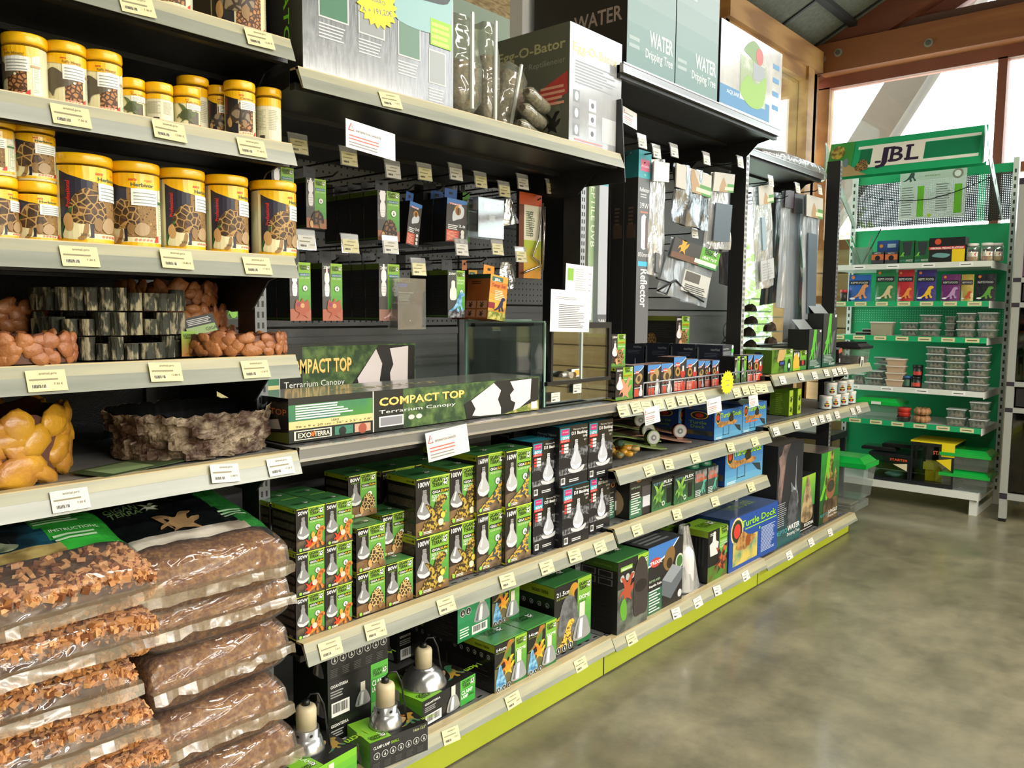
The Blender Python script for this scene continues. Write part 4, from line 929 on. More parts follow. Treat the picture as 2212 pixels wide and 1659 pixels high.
p = PZ(624, 959, B1); q = PZ(1174.5, 885, B1); w_ = q.x-p.x; h_ = ZV(862, p.x, p.y)-B1
def can_side(b, F): b.text(F, 'ACT TOP', .25, .62, .14, '#c26a22', 2, fit=.72, bold=.03); b.poly(F, [(.2, .35), (.4, .4), (.42, .2), (.3, .2)], '#c9c0bc', 2); b.poly(F, [(.5, .25), (.5, .45), (.8, .52), (.85, .3)], '#c9c0bc', 2); b.poly(F, [(.3, 0), (.6, .18), (1, .25), (1, 0)], '#5c6420', 2)
def can_top(b, F): b.rect(F, 0, 0, 1, 1, mat('#8b8f84', .22, n=('#6d7268', 5, .35, .7), co=.6), 1); b.text(F, 'COMPACT TOP', .2, .3, .25, '#b5aa7c', 2, fit=.4)
o = carton('canopy_box', w_, .2, h_, CARD, canopy, can_side, can_top, loc=(p.x, p.y, B1), rz=rad(.4), label='long dark canopy box at the front of the steel shelf', cat='box')
yb = 1.93; x1 = XU(897, yb, B1); x0 = XU(470, yb, B1); o = carton('canopy_box', x1-x0, .2, ZV(741, x1, yb)-B1, CARD, lambda b, F: canopy(b, F, .27), None, can_top, loc=(x0, yb, B1), label='shorter canopy box standing behind, its left part behind the post', cat='box')
# glass terrarium
GLS = clear('glass_sheet', '#eef4f1', .07, .02); GEDGE = mat('#9fc4b8', .15); BLK = mat('#1d1f22', .3)
yt = 1.575; x0 = XU(1179, yt, B1); x1 = XU(1316, yt, B1); D = .36; zt = ZV(697, x1, yt)-B1
W = x1-x0; e = empty('glass_terrarium', (x0, yt, B1+.002), label='clear glass terrarium with black door frames beside the long canopy box', cat='terrarium')
b = MB()
for q in ((0, .005, .012, D), (W-.005, W, .012, D)): b.box(q[0], q[1], q[2], q[3], .0, zt, GLS)
b.box(.005, W-.005, D-.005, D, 0, zt, GLS); b.box(.005, W-.005, 0, .005, 0, .07, GLS); b.box(.006, W-.006, .006, D-.006, 0, .006, GLS); b.obj('glass_case', parent=e)
b = MB(); b.box(-.001, .006, .01, D, zt, zt+.005, GEDGE); b.box(-.001, .006, D-.006, D+.001, .0, zt, GEDGE); b.box(0, W, D-.004, D+.002, zt, zt+.005, GEDGE); b.box(-.0005, .0055, .007, .012, 0, zt, GEDGE); b.obj('glass_rim', parent=e)
b = MB(); b.box(.02, W, -.004, .008, zt-.02, zt, BLK); b.box(.02, .03, -.004, .008, .075, zt-.02, BLK); b.box(W-.013, W, -.004, .008, .075, zt-.02, BLK); b.box(.0, W, -.006, .008, .068, .08, BLK); b.obj('door_frame', parent=e, label='black plastic door frame')
b = MB(); b.box(.03, W-.013, .0, .004, .08, zt-.02, GLS); b.box(W*.52, W*.54, -.001, .005, .08, zt-.02, mat('#b8c4c2', .2)); b.obj('door', parent=e)
b = MB(); b.tube([(.05, -.02, .1), (.085, -.02, .1)], .008, GALV); b.tube([(.085, -.01, .1), (.085, -.036, .1)], .011, GALV, 14); b.tube([(.105, -.01, .1), (.105, -.034, .1)], .009, mat('#6a5a48', .3, .7), 14); b.obj('lock', parent=e)
b = MB(); b.box(.125, .165, -.007, -.005, .09, .115, '#f0ece2'); b.rect(Flat((.125, -.007, .09), (.04, 0, 0), (0, 0, .025), (0, -1, 0)), .35, .15, .95, .85, '#e8a030', 2); b.obj('sticker', parent=e)
for x, z in ((.02, .03), (.135, .05)):
    b = label_tag(.045, .03, True, 3); b.obj('price_label', (x+.02, -.008, z), parent=e)
b = MB(); b.box(.02, W-.02, D-.03, D-.01, zt-.02, zt-.006, BLK); b.obj('clip', parent=e)

# ---- base shelf: clamp lamps and domes
B3 = SZ['b3']; SILM = mat('#b8b9ba', .22, .85); CERA = mat('#cdbf9c', .45); CABLE = mat('#141414', .4)
def icons(b, F, n, y=.45, x0=.06, x1=.98, r=.045, l=3):
    for i in range(n): icon(b, F, x0+(x1-x0)*(i+.5)/n, y, r, l, '#cfcfcb', '#26272a', '#d4d4cc')
def domepic(b, F, x, y, s, l=4):
    b.shape(F, [(0, 0), (.04, .3), (.18, .62), (.36, .8), (.64, .8), (.82, .62), (.96, .3), (1, 0), (.5, -.08)], x, y, s, SILV, l); b.poly(F, [(x+s*.28, y), (x+s*.4, y+s*.7*F.W/F.H), (x+s*.56, y+s*.7*F.W/F.H), (x+s*.5, y)], '#e9eaea', l+1)
    b.poly(F, [(x+s*.1, y+s*.05*F.W/F.H), (x+s*.3, y+s*.65*F.W/F.H), (x+s*.2, y+s*.02)], '#5c5e60', l+1); b.rect(F, x+s*.34, y+s*.78*F.W/F.H, x+s*.66, y+s*1.3*F.W/F.H, '#d9d3c2', l+1)
def clampfront(b, F):
    b.rect(F, .7, 0, 1, 1, '#3a9a3c', 1); b.rect(F, .7, .6, 1, 1, '#57ad40', 2); logo(b, F, .73, .66, .25, 3, '#15240f'); b.text(F, 'CLAMP', .72, .42, .15, '#f0f5ea', 3, fit=.22, bold=.03); b.text(F, 'LAMP', .72, .26, .13, '#f0f5ea', 3, fit=.13, bold=.02); b.text(F, 'SMALL', .86, .26, .1, '#1f4a1f', 3, fit=.12)
    domepic(b, F, .44, .08, .24); b.text(F, 'GIGANTERRA', .04, .8, .08, '#e4e4e0', 3, fit=.28, bold=.02); b.lines(F, .04, .55, .26, .75, 3, '#9a9a98'); b.bars(F, .05, .06, .34, .42, 3)
def clampback(b, F):
    b.text(F, 'CLAMP LAMP', .05, .74, .1, '#e4e4e0', 3, fit=.28, bold=.02); b.text(F, 'SMALL', .35, .74, .1, '#8dbb22', 3, fit=.14, bold=.02); b.text(F, '14cm / 5.5"', .96, .84, .1, '#c9d08a', 3, 'r', fit=.22, bold=.01)
    icons(b, F, 7, .5, .04, .99, .055); 
    for i in range(5): b.lines(F, .04+i*.19, .08, .19+i*.19, .3, 5, '#5c5c58', 3, fill=.35)
def clampside(b, F): b.rect(F, 0, 0, 1, 1, '#1a2417', 1); domepic(b, F, .6, .05, .3, 2)
def clampsideG(b, F): b.grad(F, 0, 0, 1, 1, '#3f9a3a', '#7fc02c', 4, 1); domepic(b, F, .35, .1, .3, 2)
def clamptop(b, F):
    b.rect(F, 0, 0, .36, 1, '#79b82a', 1); b.rect(F, .36, 0, 1, 1, '#171513', 1); b.text(F, 'CLAMP LAMP', .22, .6, .07, '#e9f2dc', 3, rot=-90, fit=.5); logo(b, F, .04, .06, .28, 3)
    b.shape(F, LIZ, .6, .12, .36, mat('#9a7a2c', .4, n=('#2f6a4c', 30, .45, .6)), 3); b.shape(F, LIZ, .45, .5, .4, mat('#a0622c', .4, n=('#6d3a1c', 30, .45, .6)), 3); b.shape(F, [(0, .2), (.5, .6), (1, .3), (.7, 0), (.2, 0)], .4, .3, .4, '#b9946a', 2); b.text(F, '14cm', .96, .2, .12, '#8dbb22', 4, 'r', bold=.03, rot=180)
    for i in range(4): icon(b, F, .5+i*.1, .86, .035, 4)
GC = 'clamp lamp boxes at the left end of the base shelf'
def rbox(name, px, z, w, d, h, rz, art, label, group, base=CARD):
    o = carton(name, w, d, h, base, *art, loc=(px.x, px.y, z), rz=rad(rz), label=label, cat='box', group=group); return o
y0 = 1.66; xs = XU(709, y0, .25); hb = .078
ZC = B3
for i, (l, art) in enumerate((('bottom of the stack of three, mostly hidden', (clampfront, clampside, clamptop)), ('middle of the stack of three, barcode outward', (clampfront, clampside, clamptop)), ('top of the stack of three, icon row outward', (clampback, clampside, clamptop)))):
    pass
xs0 = XU(709, 1.60, .24); ws = XU(838, 1.60, .24)-xs0; hh = (ZV(1384+4, xs0, 1.6)-B3)/3.02
for i, (l, art) in enumerate((('bottom of the stack of four, mostly hidden', (clampfront, clampside, clamptop)), ('second of the stack of four, barcode outward', (clampfront, clampside, clamptop)), ('third of the stack of four, icon row outward', (clampback, clampside, clamptop)))):
    rbox('clamp_lamp_box', Vector((xs0, 1.6, 0)), B3+i*(hh+.0005), ws, .15, hh, 0, art, 'black clamp lamp box, '+l.replace('four', 'three'), GC)
def lamp(label, r=.07, hs=.055, big=False):
    e = empty('clamp_lamp', label=label, cat='lamp')
    b = MB(); b.lathe([(r, 0), (r*.98, .004), (r*.82, .03), (r*.55, hs*.9), (.03, hs), (.03, hs+.002)] if big else [(r*.62, 0), (r*.6, .006), (.034, hs*.6), (.03, hs*.62), (.03, hs)], SILM, 40)
    for k in range(6):
        a = k*PI/3+.3; q = .0305; F = Flat((q*math.cos(a)-.004*math.sin(a)*-1, q*math.sin(a)-.004*math.cos(a), hs-.014), (-.008*math.sin(a), .008*math.cos(a), 0), (0, 0, .008), (math.cos(a), math.sin(a), 0))
        b.ell(F, .5, .5, .45, HOLE, 2)
    b.obj('reflector', parent=e)
    b = MB(); b.lathe([(.024, hs), (.0245, hs+.045), (.022, hs+.052), (.016, hs+.056)], CERA, 28); b.obj('lamp_socket', parent=e)
    b = MB(); b.lathe([(.01, hs+.056), (.0095, hs+.066), (.004, hs+.07)], CABLE, 16)
    b.tube([(0, 0, hs+.066), (.01, -.004, hs+.08), (.026, -.012, hs+.078), (.036, -.02, hs+.05), (.038, -.026, hs+.01), (.045, -.03, .004 if not big else hs*.6)], .0025, CABLE); b.obj('cable', parent=e)
    return e
# box with lamp, front left
def corner(u, v, z): return PZ(u, v, z)
zt1 = B3+.085
A = PZ(700, 1656, zt1); 
o = rbox('clamp_lamp_box', Vector((.99, 1.485, 0)), B3, .158, .2, .076, 4, (clampsideG, clampback, clamptop), 'opened-out clamp lamp box with a lamp on it, nearest the substrate bags', GC)
L = lamp('upright clamp lamp with cream socket on the box nearest the bags'); L.location = (1.06, 1.575, B3+.0765)
p = PZ(806, 1612, B3+.0); 
o = rbox('clamp_lamp_box', Vector((1.176, 1.48, 0)), B3, .168, .115, .076, -9, (clampback, clampsideG, clamptop), 'clamp lamp box with icon row and a lamp on top, at the shelf front', GC)
L = lamp('upright clamp lamp on the icon-row box at the shelf front'); L.location = (1.262, 1.525, B3+.0765)
p = PZ(914, 1573, B3); q = PZ(1026, 1510, B3)
o = rbox('clamp_lamp_box', Vector((1.402, 1.54, 0)), B3, .222, .19, .076, 4, (clampfront, clampsideG, clamptop), 'large clamp lamp box with a wide silver shade resting on it', GC)
L = lamp('clamp lamp with a wide silver shade on the large box', .066, .05, True); L.location = (1.48, 1.62, B3+.0765)
for i in range(2): rbox('clamp_lamp_box', Vector((XU(836, 1.95, .3), 1.9, 0)), B3+i*.1, .24, .18, .098, 0, (clampfront, clampside, clamptop), 'dim clamp lamp box at the back of the base shelf, '+['lower', 'upper'][i], GC)
def dome(big):
    def f(b, F):
        b.rect(F, 0, 0, 1, 1, '#1a1917', 1); green(b, F, .62, .0, 1, 1); b.rect(F, .62, 0, 1, .14, '#1f6a38', 2); logo(b, F, .65, .82, .33)
        b.text(F, '21.5cm' if big else '14cm', .05, .85, .065, '#f0f0ea', 3, fit=.36 if big else .3, bold=.03); b.text(F, '8.5 inches' if big else '5.5 inches', .05, .8, .032, '#a8b838', 3, fit=.28)
        b.text(F, 'DOME', .66, .68, .06, '#eef4e6', 3, fit=.3, bold=.02); b.text(F, 'LARGE' if big else 'SMALL', .66, .63, .035, '#235c23', 3, fit=.2)
        b.poly(F, [(0, 0), (.62, 0), (.62, .4), (0, .5)], mat('#7d6a44', .5, n=('#3a4a34', 14, .4, .6)), 2)
        if big: b.shape(F, LIZ, .02, .48, .6, mat('#c98a2c', .5, n=('#7d8a2c', 16, .4, .6)), 3); b.shape(F, [(0, 0), (.1, .7), (.4, 1), (.8, .9), (1, .5), (.9, 0)], .12, .26, .5, mat('#4b4d4e', .6, n=('#6d6f70', 40, .4, .6)), 4, sy=.62); b.shape(F, LIZ, .02, .04, .5, LEO, 5)
        else: b.shape(F, LIZ, .03, .5, .56, mat('#4f7a2c', .5, n=('#c9622c', 16, .45, .6)), 3); b.shape(F, GEK, .2, .28, .4, mat('#d9b62c', .5, n=('#c94c1c', 16, .45, .6)), 4); b.shape(F, [(0, 0), (.2, .8), (.4, 1), (.6, .7), (.9, .2), (.8, 0)], .03, .06, .34, BLUE, 5, sy=.5)
        domepic(b, F, .5, .1, .46, 7); icons(b, F, 3, .06, .02, .5, .06, 8)
    return f
def domeside(b, F): b.rect(F, 0, .84, 1, 1, '#8fa020', 1); b.text(F, 'GIGAN TERRA', .6, .89, .05, '#20240e', 2, fit=.3, bold=.03); icons(b, F, 6, .72, .1, .95, .035); b.lines(F, .1, .1, .9, .55, 9, '#34312e')
def domeback(b, F): b.grad(F, 0, 0, 1, 1, '#1f7a44', '#3a9a6a', 5, 1); domepic(b, F, .5, .3, .46, 3); b.bars(F, .42, .05, .9, .24, 4, 12); b.lines(F, .06, .08, .35, .3, 4, '#cfe4d4'); icons(b, F, 2, .6, .06, .4, .08)
GDm = 'dome lamp boxes on the base shelf'
ART = (dome(False), domeside, top_green)
o, zt = cart('dome_lamp_box', 1068, 1137, 1521, 1396, B3, .2, ART, 'small dome lamp box at the front left', group=GDm, Y=1.53, key='dome')
wd = XU(1137, 1.53, B3)-XU(1068, 1.53, B3)
cart('dome_lamp_box', 1138, 1201, 1482, 1361, B3, .2, ART, 'small dome lamp box touching the large one', group=GDm, Y=1.53, key='dome')
for i, (dx, k) in enumerate(((0, 1), (1, 1), (0, 2), (1, 2))):
    o = CCACHE['dome'].copy(); S.collection.objects.link(o); o.location = (XU(1068, 1.53, B3)+dx*(wd+.004), 1.53+.203*k, B3); tag(o, 'small dome lamp box, %s row, %s' % (['second', 'rearmost'][k-1], ['left', 'right'][dx]), 'box', GDm)
carton('dome_lamp_box', .15, .14, .145, CARD, domeback, domeside, top_green, loc=(1.615, 1.62, zt+.001), rz=rad(3), label='dome lamp box turned barcode-out, lying on the small dome boxes', cat='box', group=GDm)
carton('dome_lamp_box', .13, .13, .15, CARD, dome(False), domeside, top_green, loc=(1.775, 1.63, zt+.001), label='dome lamp box behind the barcode-out one, frog picture showing', cat='box', group=GDm)
o, zt_ = cart('dome_lamp_box', 1196, 1275, 1423, 1272, B3, .24, (dome(True), domeside, top_green), 'large dome lamp box, tallest on the second bay base shelf', group=GDm, Y=1.56)

# ---- top shelf of the second bay
B0 = SZ['b0']; SHEEN = mat('#74787c', .18, n=('#63676b', 16, .4, .65), co=.9, b=(18, .15), sc=(6, 1, 1))
def incub(b, F):
    b.lines(F, .1, .62, .5, .8, 6, '#e9eaea', 2, fill=.45, rag=.3)
    for x, y, w, c in ((.09, .36, .18, '#2f6a4a'), (.33, .34, .17, '#8a8f92'), (.59, .28, .16, '#5f8070'), (.81, .16, .13, '#9aa0a4')):
        b.rect(F, x, y, x+w, y+.23, '#c3c8ca', 2); b.rect(F, x+.008, y+.01, x+w-.008, y+.22, c, 3); b.lines(F, x, y-.12, x+w+.02, y-.02, 5, '#cdd0d2', 2, fill=.4)
    b.shape(F, [(0, .1), (.02, .5), (.5, .62), (1, .7), (.98, .2), (.9, .05), (.5, -.02), (.1, 0)], .57, .5, .41, mat('#86aeb0', .3), 4); b.shape(F, [(.05, .35), (.06, .55), (.5, .64), (.95, .7), (.93, .45), (.5, .38)], .57, .5, .41, mat('#2b3335', .4), 5)
    b.ell(F, .7, .82, .04, '#2f8a5a', 6); b.rect(F, .82, .42, .98, .6, '#8fc63a', 5); b.lines(F, .83, .43, .97, .59, 4, '#d8e86a', 6, fill=.6)
def incside(b, F): b.text(F, 'INCUBATOR', .86, .98, .062, '#6fbf22', 2, rot=-90, fit=.9, bold=.03)
yi = 1.53; x0 = XU(655, yi, B0); x1 = XU(979, yi, B0)
carton('incubator_box', x1-x0, .5, .36, SHEEN, incub, lambda b, F: (b.rect(F, 0, 0, 1, 1, '#0f100f', 1), incside(b, F)), None, loc=(x0, yi, B0), label='big glossy grey incubator box with lime lettering on its side', cat='box')
b = MB(); P = []
for i in range(36): r = .062 if i % 2 else .05; P.append((r*math.cos(2*PI*i/36), r*.85*math.sin(2*PI*i/36)))
def star(txt1, txt2, s=1):
    b = MB(); b.face([(x*s, -.001, z*s) for x, z in P], mat('#f1e21e', .5)); b.face([(x*s, 0, z*s) for x, z in reversed(P)], mat('#f1e21e', .5))
    for i in range(36): a, c = P[i], P[(i+1) % 36]; b.face([(a[0]*s, -.001, a[1]*s), (a[0]*s, 0, a[1]*s), (c[0]*s, 0, c[1]*s), (c[0]*s, -.001, c[1]*s)], mat('#f1e21e', .5))
    F = Flat((-.06*s, -.001, -.05*s), (.12*s, 0, 0), (0, 0, .1*s), (0, -1, 0)); b.text(F, txt1, .5, .55, .1, '#5c6a8a', 1, 'c'); b.text(F, txt2, .5, .3, .13, '#5c6a8a', 1, 'c', rot=8); return b
q = PY(815, 12, yi-.002); star('100ARO', 'A + 191,20€').obj('price_star', q, label='yellow star price card stuck on the incubator box', cat='price card')
# clear bags with brown substrate
CLR = clear('clear_bag', '#f4f6ee', .12, .08, (9, .6), .16, '#cfd6c6'); BRN = mat('#6d563c', .85, n=('#9a8360', 60, .4, .65), b=(80, .9))
def standbag(u0, u1, vt, vf, vb, Y, label, dep=.16, rot=None):
    x0 = XU(u0, Y, B0+.02); x1 = XU(u1, Y, B0+.02); W = x1-x0; H = ZV(vt, x0, Y)-B0; hf = ZV(vf, x0, Y)-B0
    e = empty('substrate_bag', (x0, Y, B0+.001), label=label, cat='bag', group='clear bags of brown substrate on the high shelf', rot=rot)
    def ringz(z, k): 
        g = .55+.45*min(1, z/.05); cx, cy = W/2, dep/2; return [(cx+(x-cx)*k*g, cy+(y-cy)*k*g, z) for x, y in ((0, dep*.1), (W*.5, 0), (W, dep*.1), (W*.9, dep*.5), (W, dep*.9), (W*.5, dep), (0, dep*.9), (W*.1, dep*.5))]
    def loft(b, zs, k, m, lo=None):
        rs = [ringz(z, k*(1 if z < hf else max(.45, 1-.3*(z-hf)/(H-hf+1e-6)))) for z in zs]; i = len(b.v)
        for r in rs: b.v += r
        for a in range(len(rs)-1):
            for j in range(8): b.f.append((i+a*8+j, i+a*8+(j+1) % 8, i+(a+1)*8+(j+1) % 8, i+(a+1)*8+j)); b.m.append(b.mi(m)); b.sm.append(True)
        b.face(rs[-1], m); b.face(rs[0][::-1], m)
    b = MB(); loft(b, [.001, .02, .05, hf*.5, hf*.9, hf], .93, BRN); b.obj('filling', parent=e)
    b = MB(); loft(b, [0, .02, .05, hf*.5, hf, (hf+H)/2, H], 1.02, CLR); b.obj('film', parent=e)
    b = MB(); b.box(W*.5-.004, W*.5+.004, -.008, -.001, .02, H, clear('weld', '#ffffff', .2, .2, None, .6, '#d9dcd0')); b.obj('seam', parent=e)
    return e
standbag(985, 1048, 15, 120, 262, 1.53, 'tallest clear bag of brown substrate, beside the incubator box'); standbag(1050, 1084, 40, 115, 262, 1.6, 'narrow clear bag of brown substrate behind the tallest one', .1)
standbag(1072, 1120, 108, 130, 236, 1.62, 'clear bag of brown substrate leaning to the right', .08, rot=(0, rad(14), 0))
for i, (u, v, l, rz) in enumerate(((1165, 268, 'lowest', 0), (1165, 232, 'middle', 0), (1172, 194, 'top', 0))):
    z = B0+.018+i*.045; e = empty('rolled_bag', (XU(1150, 1.6, z)-.01+.006*i, 1.60, z), label='lying roll-shaped bag of brown substrate, %s of three' % l, cat='bag', group='roll-shaped substrate bags on the high shelf')
    for nm, k, m in (('filling', .94, BRN), ('film', 1.03, CLR)):
        b = MB(); pts = [(-.08, -.03, 0), (-.06, -.025, .0), (0, 0, 0), (.05, .02, 0), (.075, .03, 0)] ; b.tube([(x*1.15, y-.01*i, .002+.01*(x < 0)) for x, y, _ in pts], [.012*k, .02*k, .022*k, .02*k, .004], m, 14); b.obj(nm, parent=e)
# egg incubator box
def egg(b, F):
    b.rect(F, 0, 0, 1, 1, mat('#a9adb2', .14, n=('#94989d', 10, .4, .65), co=1), 1); b.text(F, 'Egg-O-Bator', .06, .78, .075, '#c8c08a', 2, fit=.86, bold=.03, rot=0); b.lines(F, .1, .52, .9, .72, 8, '#8f9499', 2)
    for i in range(3): b.rect(F, .07, .36-.14*i, .19, .46-.14*i, '#7c8288', 2); b.ell(F, .13, .41-.14*i, .035, '#c9cdd2', 3, ry=.05)
    for i in range(3): b.rect(F, .36, .32-.12*i, .5, .42-.12*i, '#d0d3d8', 2); b.ell(F, .43, .37-.12*i, .03, '#5c6066', 3)
    b.rect(F, .62, .08, .9, .3, '#bfc3c8', 2); b.lines(F, .1, .02, .9, .07, 2, '#c98a8f', 3)
def eggside(b, F):
    b.rect(F, 0, 0, 1, 1, '#55584a', 1); b.text(F, 'Egg-O-Bator', .05, .8, .085, '#a8a57a', 2, fit=.9, bold=.03); b.text(F, 'ideal für Reptilieneier', .15, .68, .05, '#8f9080', 2, fit=.8)
    b.shape(F, [(.1, 0), (.0, .4), (.15, .8), (.5, 1), (.85, .8), (1, .4), (.9, 0)], .4, .08, .5, '#5f6353', 2); b.poly(F, [(.62, .3), (.98, .42), (.98, .6), (.62, .48)], '#b23a32', 3); b.lines(F, .64, .34, .96, .52, 4, '#d99a80', 4); b.shape(F, GEK, .68, .1, .22, '#14140f', 3)
ye = 1.53; x0 = XU(1228, ye, B0); x1 = XU(1339, ye, B0); he = ZV(45, x0, ye)-B0
carton('egg_incubator_box', x1-x0, .31, he, '#55584a', egg, eggside, None, topc='#4a3a34', loc=(x0, ye, B0), label='grey and silvery egg incubator box beside the substrate rolls', cat='box')
b = MB(); b.hexa([(0, 0, 0), (.004, 0, 0), (.004, .2, 0), (0, .2, 0), (0, .02, .27), (.004, .02, .27), (.004, .2, .27), (0, .2, .27)], STEEL)
q = PY(1350, 360, 1.5); b.obj('shelf_divider', (J[1]+.003, 1.49, 1.70), label='black steel divider plate at the right end of the high second bay shelf', cat='divider')
def whitebox(b, F): b.rect(F, .3, .5, .7, 1, '#b9b9bd', 1); b.text(F, 'Terrarium', .1, .3, .06, '#b4b4b0', 2, fit=.5); b.lines(F, .3, .1, .4, .25, 2, '#a8a8a4')
x0, x1 = 2.28, 2.56; y = 1.96; carton('terrarium_box', x1-x0, .06, .55, '#d8d8d8', whitebox, None, None, loc=(x0, y, SZ['c0']+.001), label='tall white terrarium box behind the egg incubator box', cat='box')
# ================================================================ hanging goods
TAGC = clear('tag_holder', '#ffffff', .12, .05, None, .25, '#dfe2e4')
def hook(u, v, Y, label, ytag=None, white=False, length=None, tilt=0):
    """peg hook from the panel with a price holder on its end at photo point (u, v)"""
    p = PY(u, v, Y); L = (length or YB-Y)
    e = empty('peg_hook', p, label=label, cat='hook')
    b = MB(); b.tube([(0, L-.002, .0), (0, .02, .0), (0, .0, .012)], .0028, CABLE, 6); b.tube([(0, L-.004, -.035), (0, .07, -.04), (0, .045, -.03)], .0026, CABLE, 6); b.box(-.02, .02, L-.004, L-.001, -.05, .015, CABLE); b.obj('wire', parent=e)
    b = MB(); b.box(-.029, .029, -.004, -.002, -.022, .03, TAGC); b.tube([(-.029, 0, .03), (.029, 0, .03)], .003, TAGC, 6); b.obj('price_holder', parent=e, rot=(rad(-8), rad(tilt), 0))
    k = ('h', white)
    if k not in TAGS: TAGS[k] = label_tag(.052, .036, white, 9).data('price_label')
    o = bpy.data.objects.new('price_label', TAGS[k]); S.collection.objects.link(o); o.parent = e; o.location = (0, -.0055, -.002); o.rotation_euler = (rad(-8), rad(tilt), 0)
    return e
HK = [(643, 315, 0, 'above the box beside the tub shelf'), (752, 342, 0, 'above the tortoise bulb box, under the warning card'), (847, 370, 1, 'third from the left in the top row'), (916, 375, 0, 'fourth from the left in the top row'), (983, 375, 1, 'above the blue-headed grey lamp box'), (1037, 392, 0, 'left of the thermometer blister in the top row'), (1088, 412, 0, 'above the thermometer blister, hanging lowest'), (1128, 396, 1, 'above the reptile tongs pack'), (1190, 407, 0, 'right of the reptile tongs pack'),
      (660, 522, 1, 'leftmost in the second row'), (755, 530, 0, 'second row, above the 20 watt frilled lizard box'), (842, 532, 1, 'second row, above the 26 watt gecko box'), (903, 580, 0, 'above the socket blister pack'), (996, 538, 1, 'second row, above the ceramic socket box'), (1073, 537, 0, 'above the orange box'), (1124, 553, 0, 'lowest one, right of the orange box')]
for u, v, w_, l in HK: hook(u, v, 1.8, 'black peg hook with a price tag, '+l, white=bool(w_))
def uvbox(watt, animal, left='#4a4744'):
    def f(b, F):
        b.rect(F, 0, 0, .42, 1, left, 1); b.grad(F, 0, .42, .42, 1, '#6a6866', '#33302e', 4, 1); green(b, F, .42, .0, 1, 1)
        b.rect(F, 0, 0, 1, .2, {'tort': '#9a5f3c', 'frill': '#a5604a', 'gecko': '#8f6a5e', 'frog': '#3a5a2c', 'blue': '#4a4a48'}[animal], 2)
        b.text(F, watt, .06, .9, .055, '#f0f0ec', 3, fit=.32, bold=.03); b.text(F, '10.0', .12, .86, .025, '#c8322c', 3, fit=.2, bold=.02); logo(b, F, .46, .87, .5)
        b.rect(F, .45, .765, .95, .815, '#1a5f7a', 3); b.text(F, 'GIGAUV3', .48, .775, .028, '#f0f4f4', 4, fit=.44); b.text(F, 'UVB LAMP', .47, .72, .028, '#dcebc8', 3, fit=.46); icon(b, F, .72, .56, .13)
        b.shape(F, [(.4, 1), (.38, .86), (.2, .8), (.16, .62), (.3, .55), (.2, .5), (.16, .4), (.2, .28), (.3, .2), (.7, .2), (.8, .28), (.84, .4), (.8, .5), (.7, .55), (.84, .62), (.8, .8), (.62, .86), (.6, 1)], .04, .3, .36, '#e6e4e6', 4, 3, sy=1.5)
        for i in range(3): b.rect(F, .09, .5+i*.05, .35, .508+i*.05, '#b9b6b8', 5)
        if animal == 'tort': tort(b, F, .2, .02, .75, mat('#7d5432', .5, v=('#1d150e', 80, .12)), l=6)
        elif animal == 'frill': b.shape(F, [(0, .3), (.1, .9), (.35, .75), (.5, 1), (.65, .75), (.9, .9), (1, .3), (.7, .1), (.9, -.2), (.5, 0), (.1, -.2), (.3, .1)], .22, .1, .7, '#a3523c', 6, sy=.7); b.ell(F, .57, .26, .1, '#c99a6a', 7); b.ell(F, .38, .28, .09, '#8f3a5a', 7)
        elif animal == 'gecko': b.shape(F, LIZ, .2, .03, .75, mat('#d8b7b4', .5, n=('#8f5a72', 60, .5, .6)), 6)
        elif animal == 'frog': b.shape(F, THD, .1, .05, 1.6, '#7dba3c', 6); b.shape(F, GEK, .05, .0, .8, '#5c9a2c', 5)
        else: b.shape(F, LIZ, .05, .02, .9, BLUE, 6)
    return f
def uvside(b, F): b.rect(F, 0, 0, 1, 1, '#131312', 1); b.rect(F, 0, .9, 1, 1, '#566b1a', 2); b.text(F, 'GIGAN', .45, .93, .03, '#20240e', 3, fit=.4); b.rect(F, .0, .02, 1, .05, '#3a5a1a', 2); b.lines(F, .1, .1, .9, .8, 14, '#22221f', 2, fill=.4)
def hang(u0, u1, vt, vb, Y, art, dep, label, n=1, group=None, tab=True, base=CARD, name='hanging_box', cat='box', rz=0, rot=None, extra=None, tabc='#26262a', gap=.004):
    """n boxes one behind the other on one hook"""
    p = PY(u0, vb, Y); q = PY(u1, vb, Y); w = q.x-p.x; h = PY(u0, vt, Y).z-p.z; first = None
    for i in range(n):
        loc = (p.x, Y+i*(dep+gap), p.z); l = label if i == 0 else '%s, %s in line behind' % (extra or label, ['', 'second', 'third', 'fourth', 'fifth'][i])
        if first is None:
            first = e = empty(name, loc, rz, l, cat, group, rot=rot)
            b = MB(); b.box(0, w, 0, dep, 0, h, base); art[0](b, FR(w, h)); art[1] and art[1](b, SD(w, dep, h)); b.obj('carton', parent=e)
            if tab: b = MB(); b.box(w*.2, w*.8, dep*.5, dep*.5+.001, h, h+.035, tabc); b.box(w*.42, w*.58, dep*.5-.0006, dep*.5+.0016, h+.018, h+.026, HOLE); b.obj('hanging_tab', parent=e)
        else: copy_tree(first, loc, label=l, group=group)
    return first
GU = 'compact bulb boxes on the peg hooks'
U = lambda w_, a: (uvbox(w_, a), uvside)
hang(662, 705, 383, 491, 1.84, U('15W', 'tort'), .06, '15 watt tortoise bulb box in the upper hanging row', 2, GU, extra='15 watt bulb box')
hang(816, 863, 410, 518, 1.82, U('13W', 'tort'), .06, '13 watt tortoise bulb box, largest in the upper hanging row', 4, GU, extra='13 watt bulb box')
hang(627, 672, 565, 693, 1.82, U('15W', 'frill'), .06, '15 watt frilled lizard bulb box beside the shelf end', 3, GU, extra='15 watt frilled lizard box')
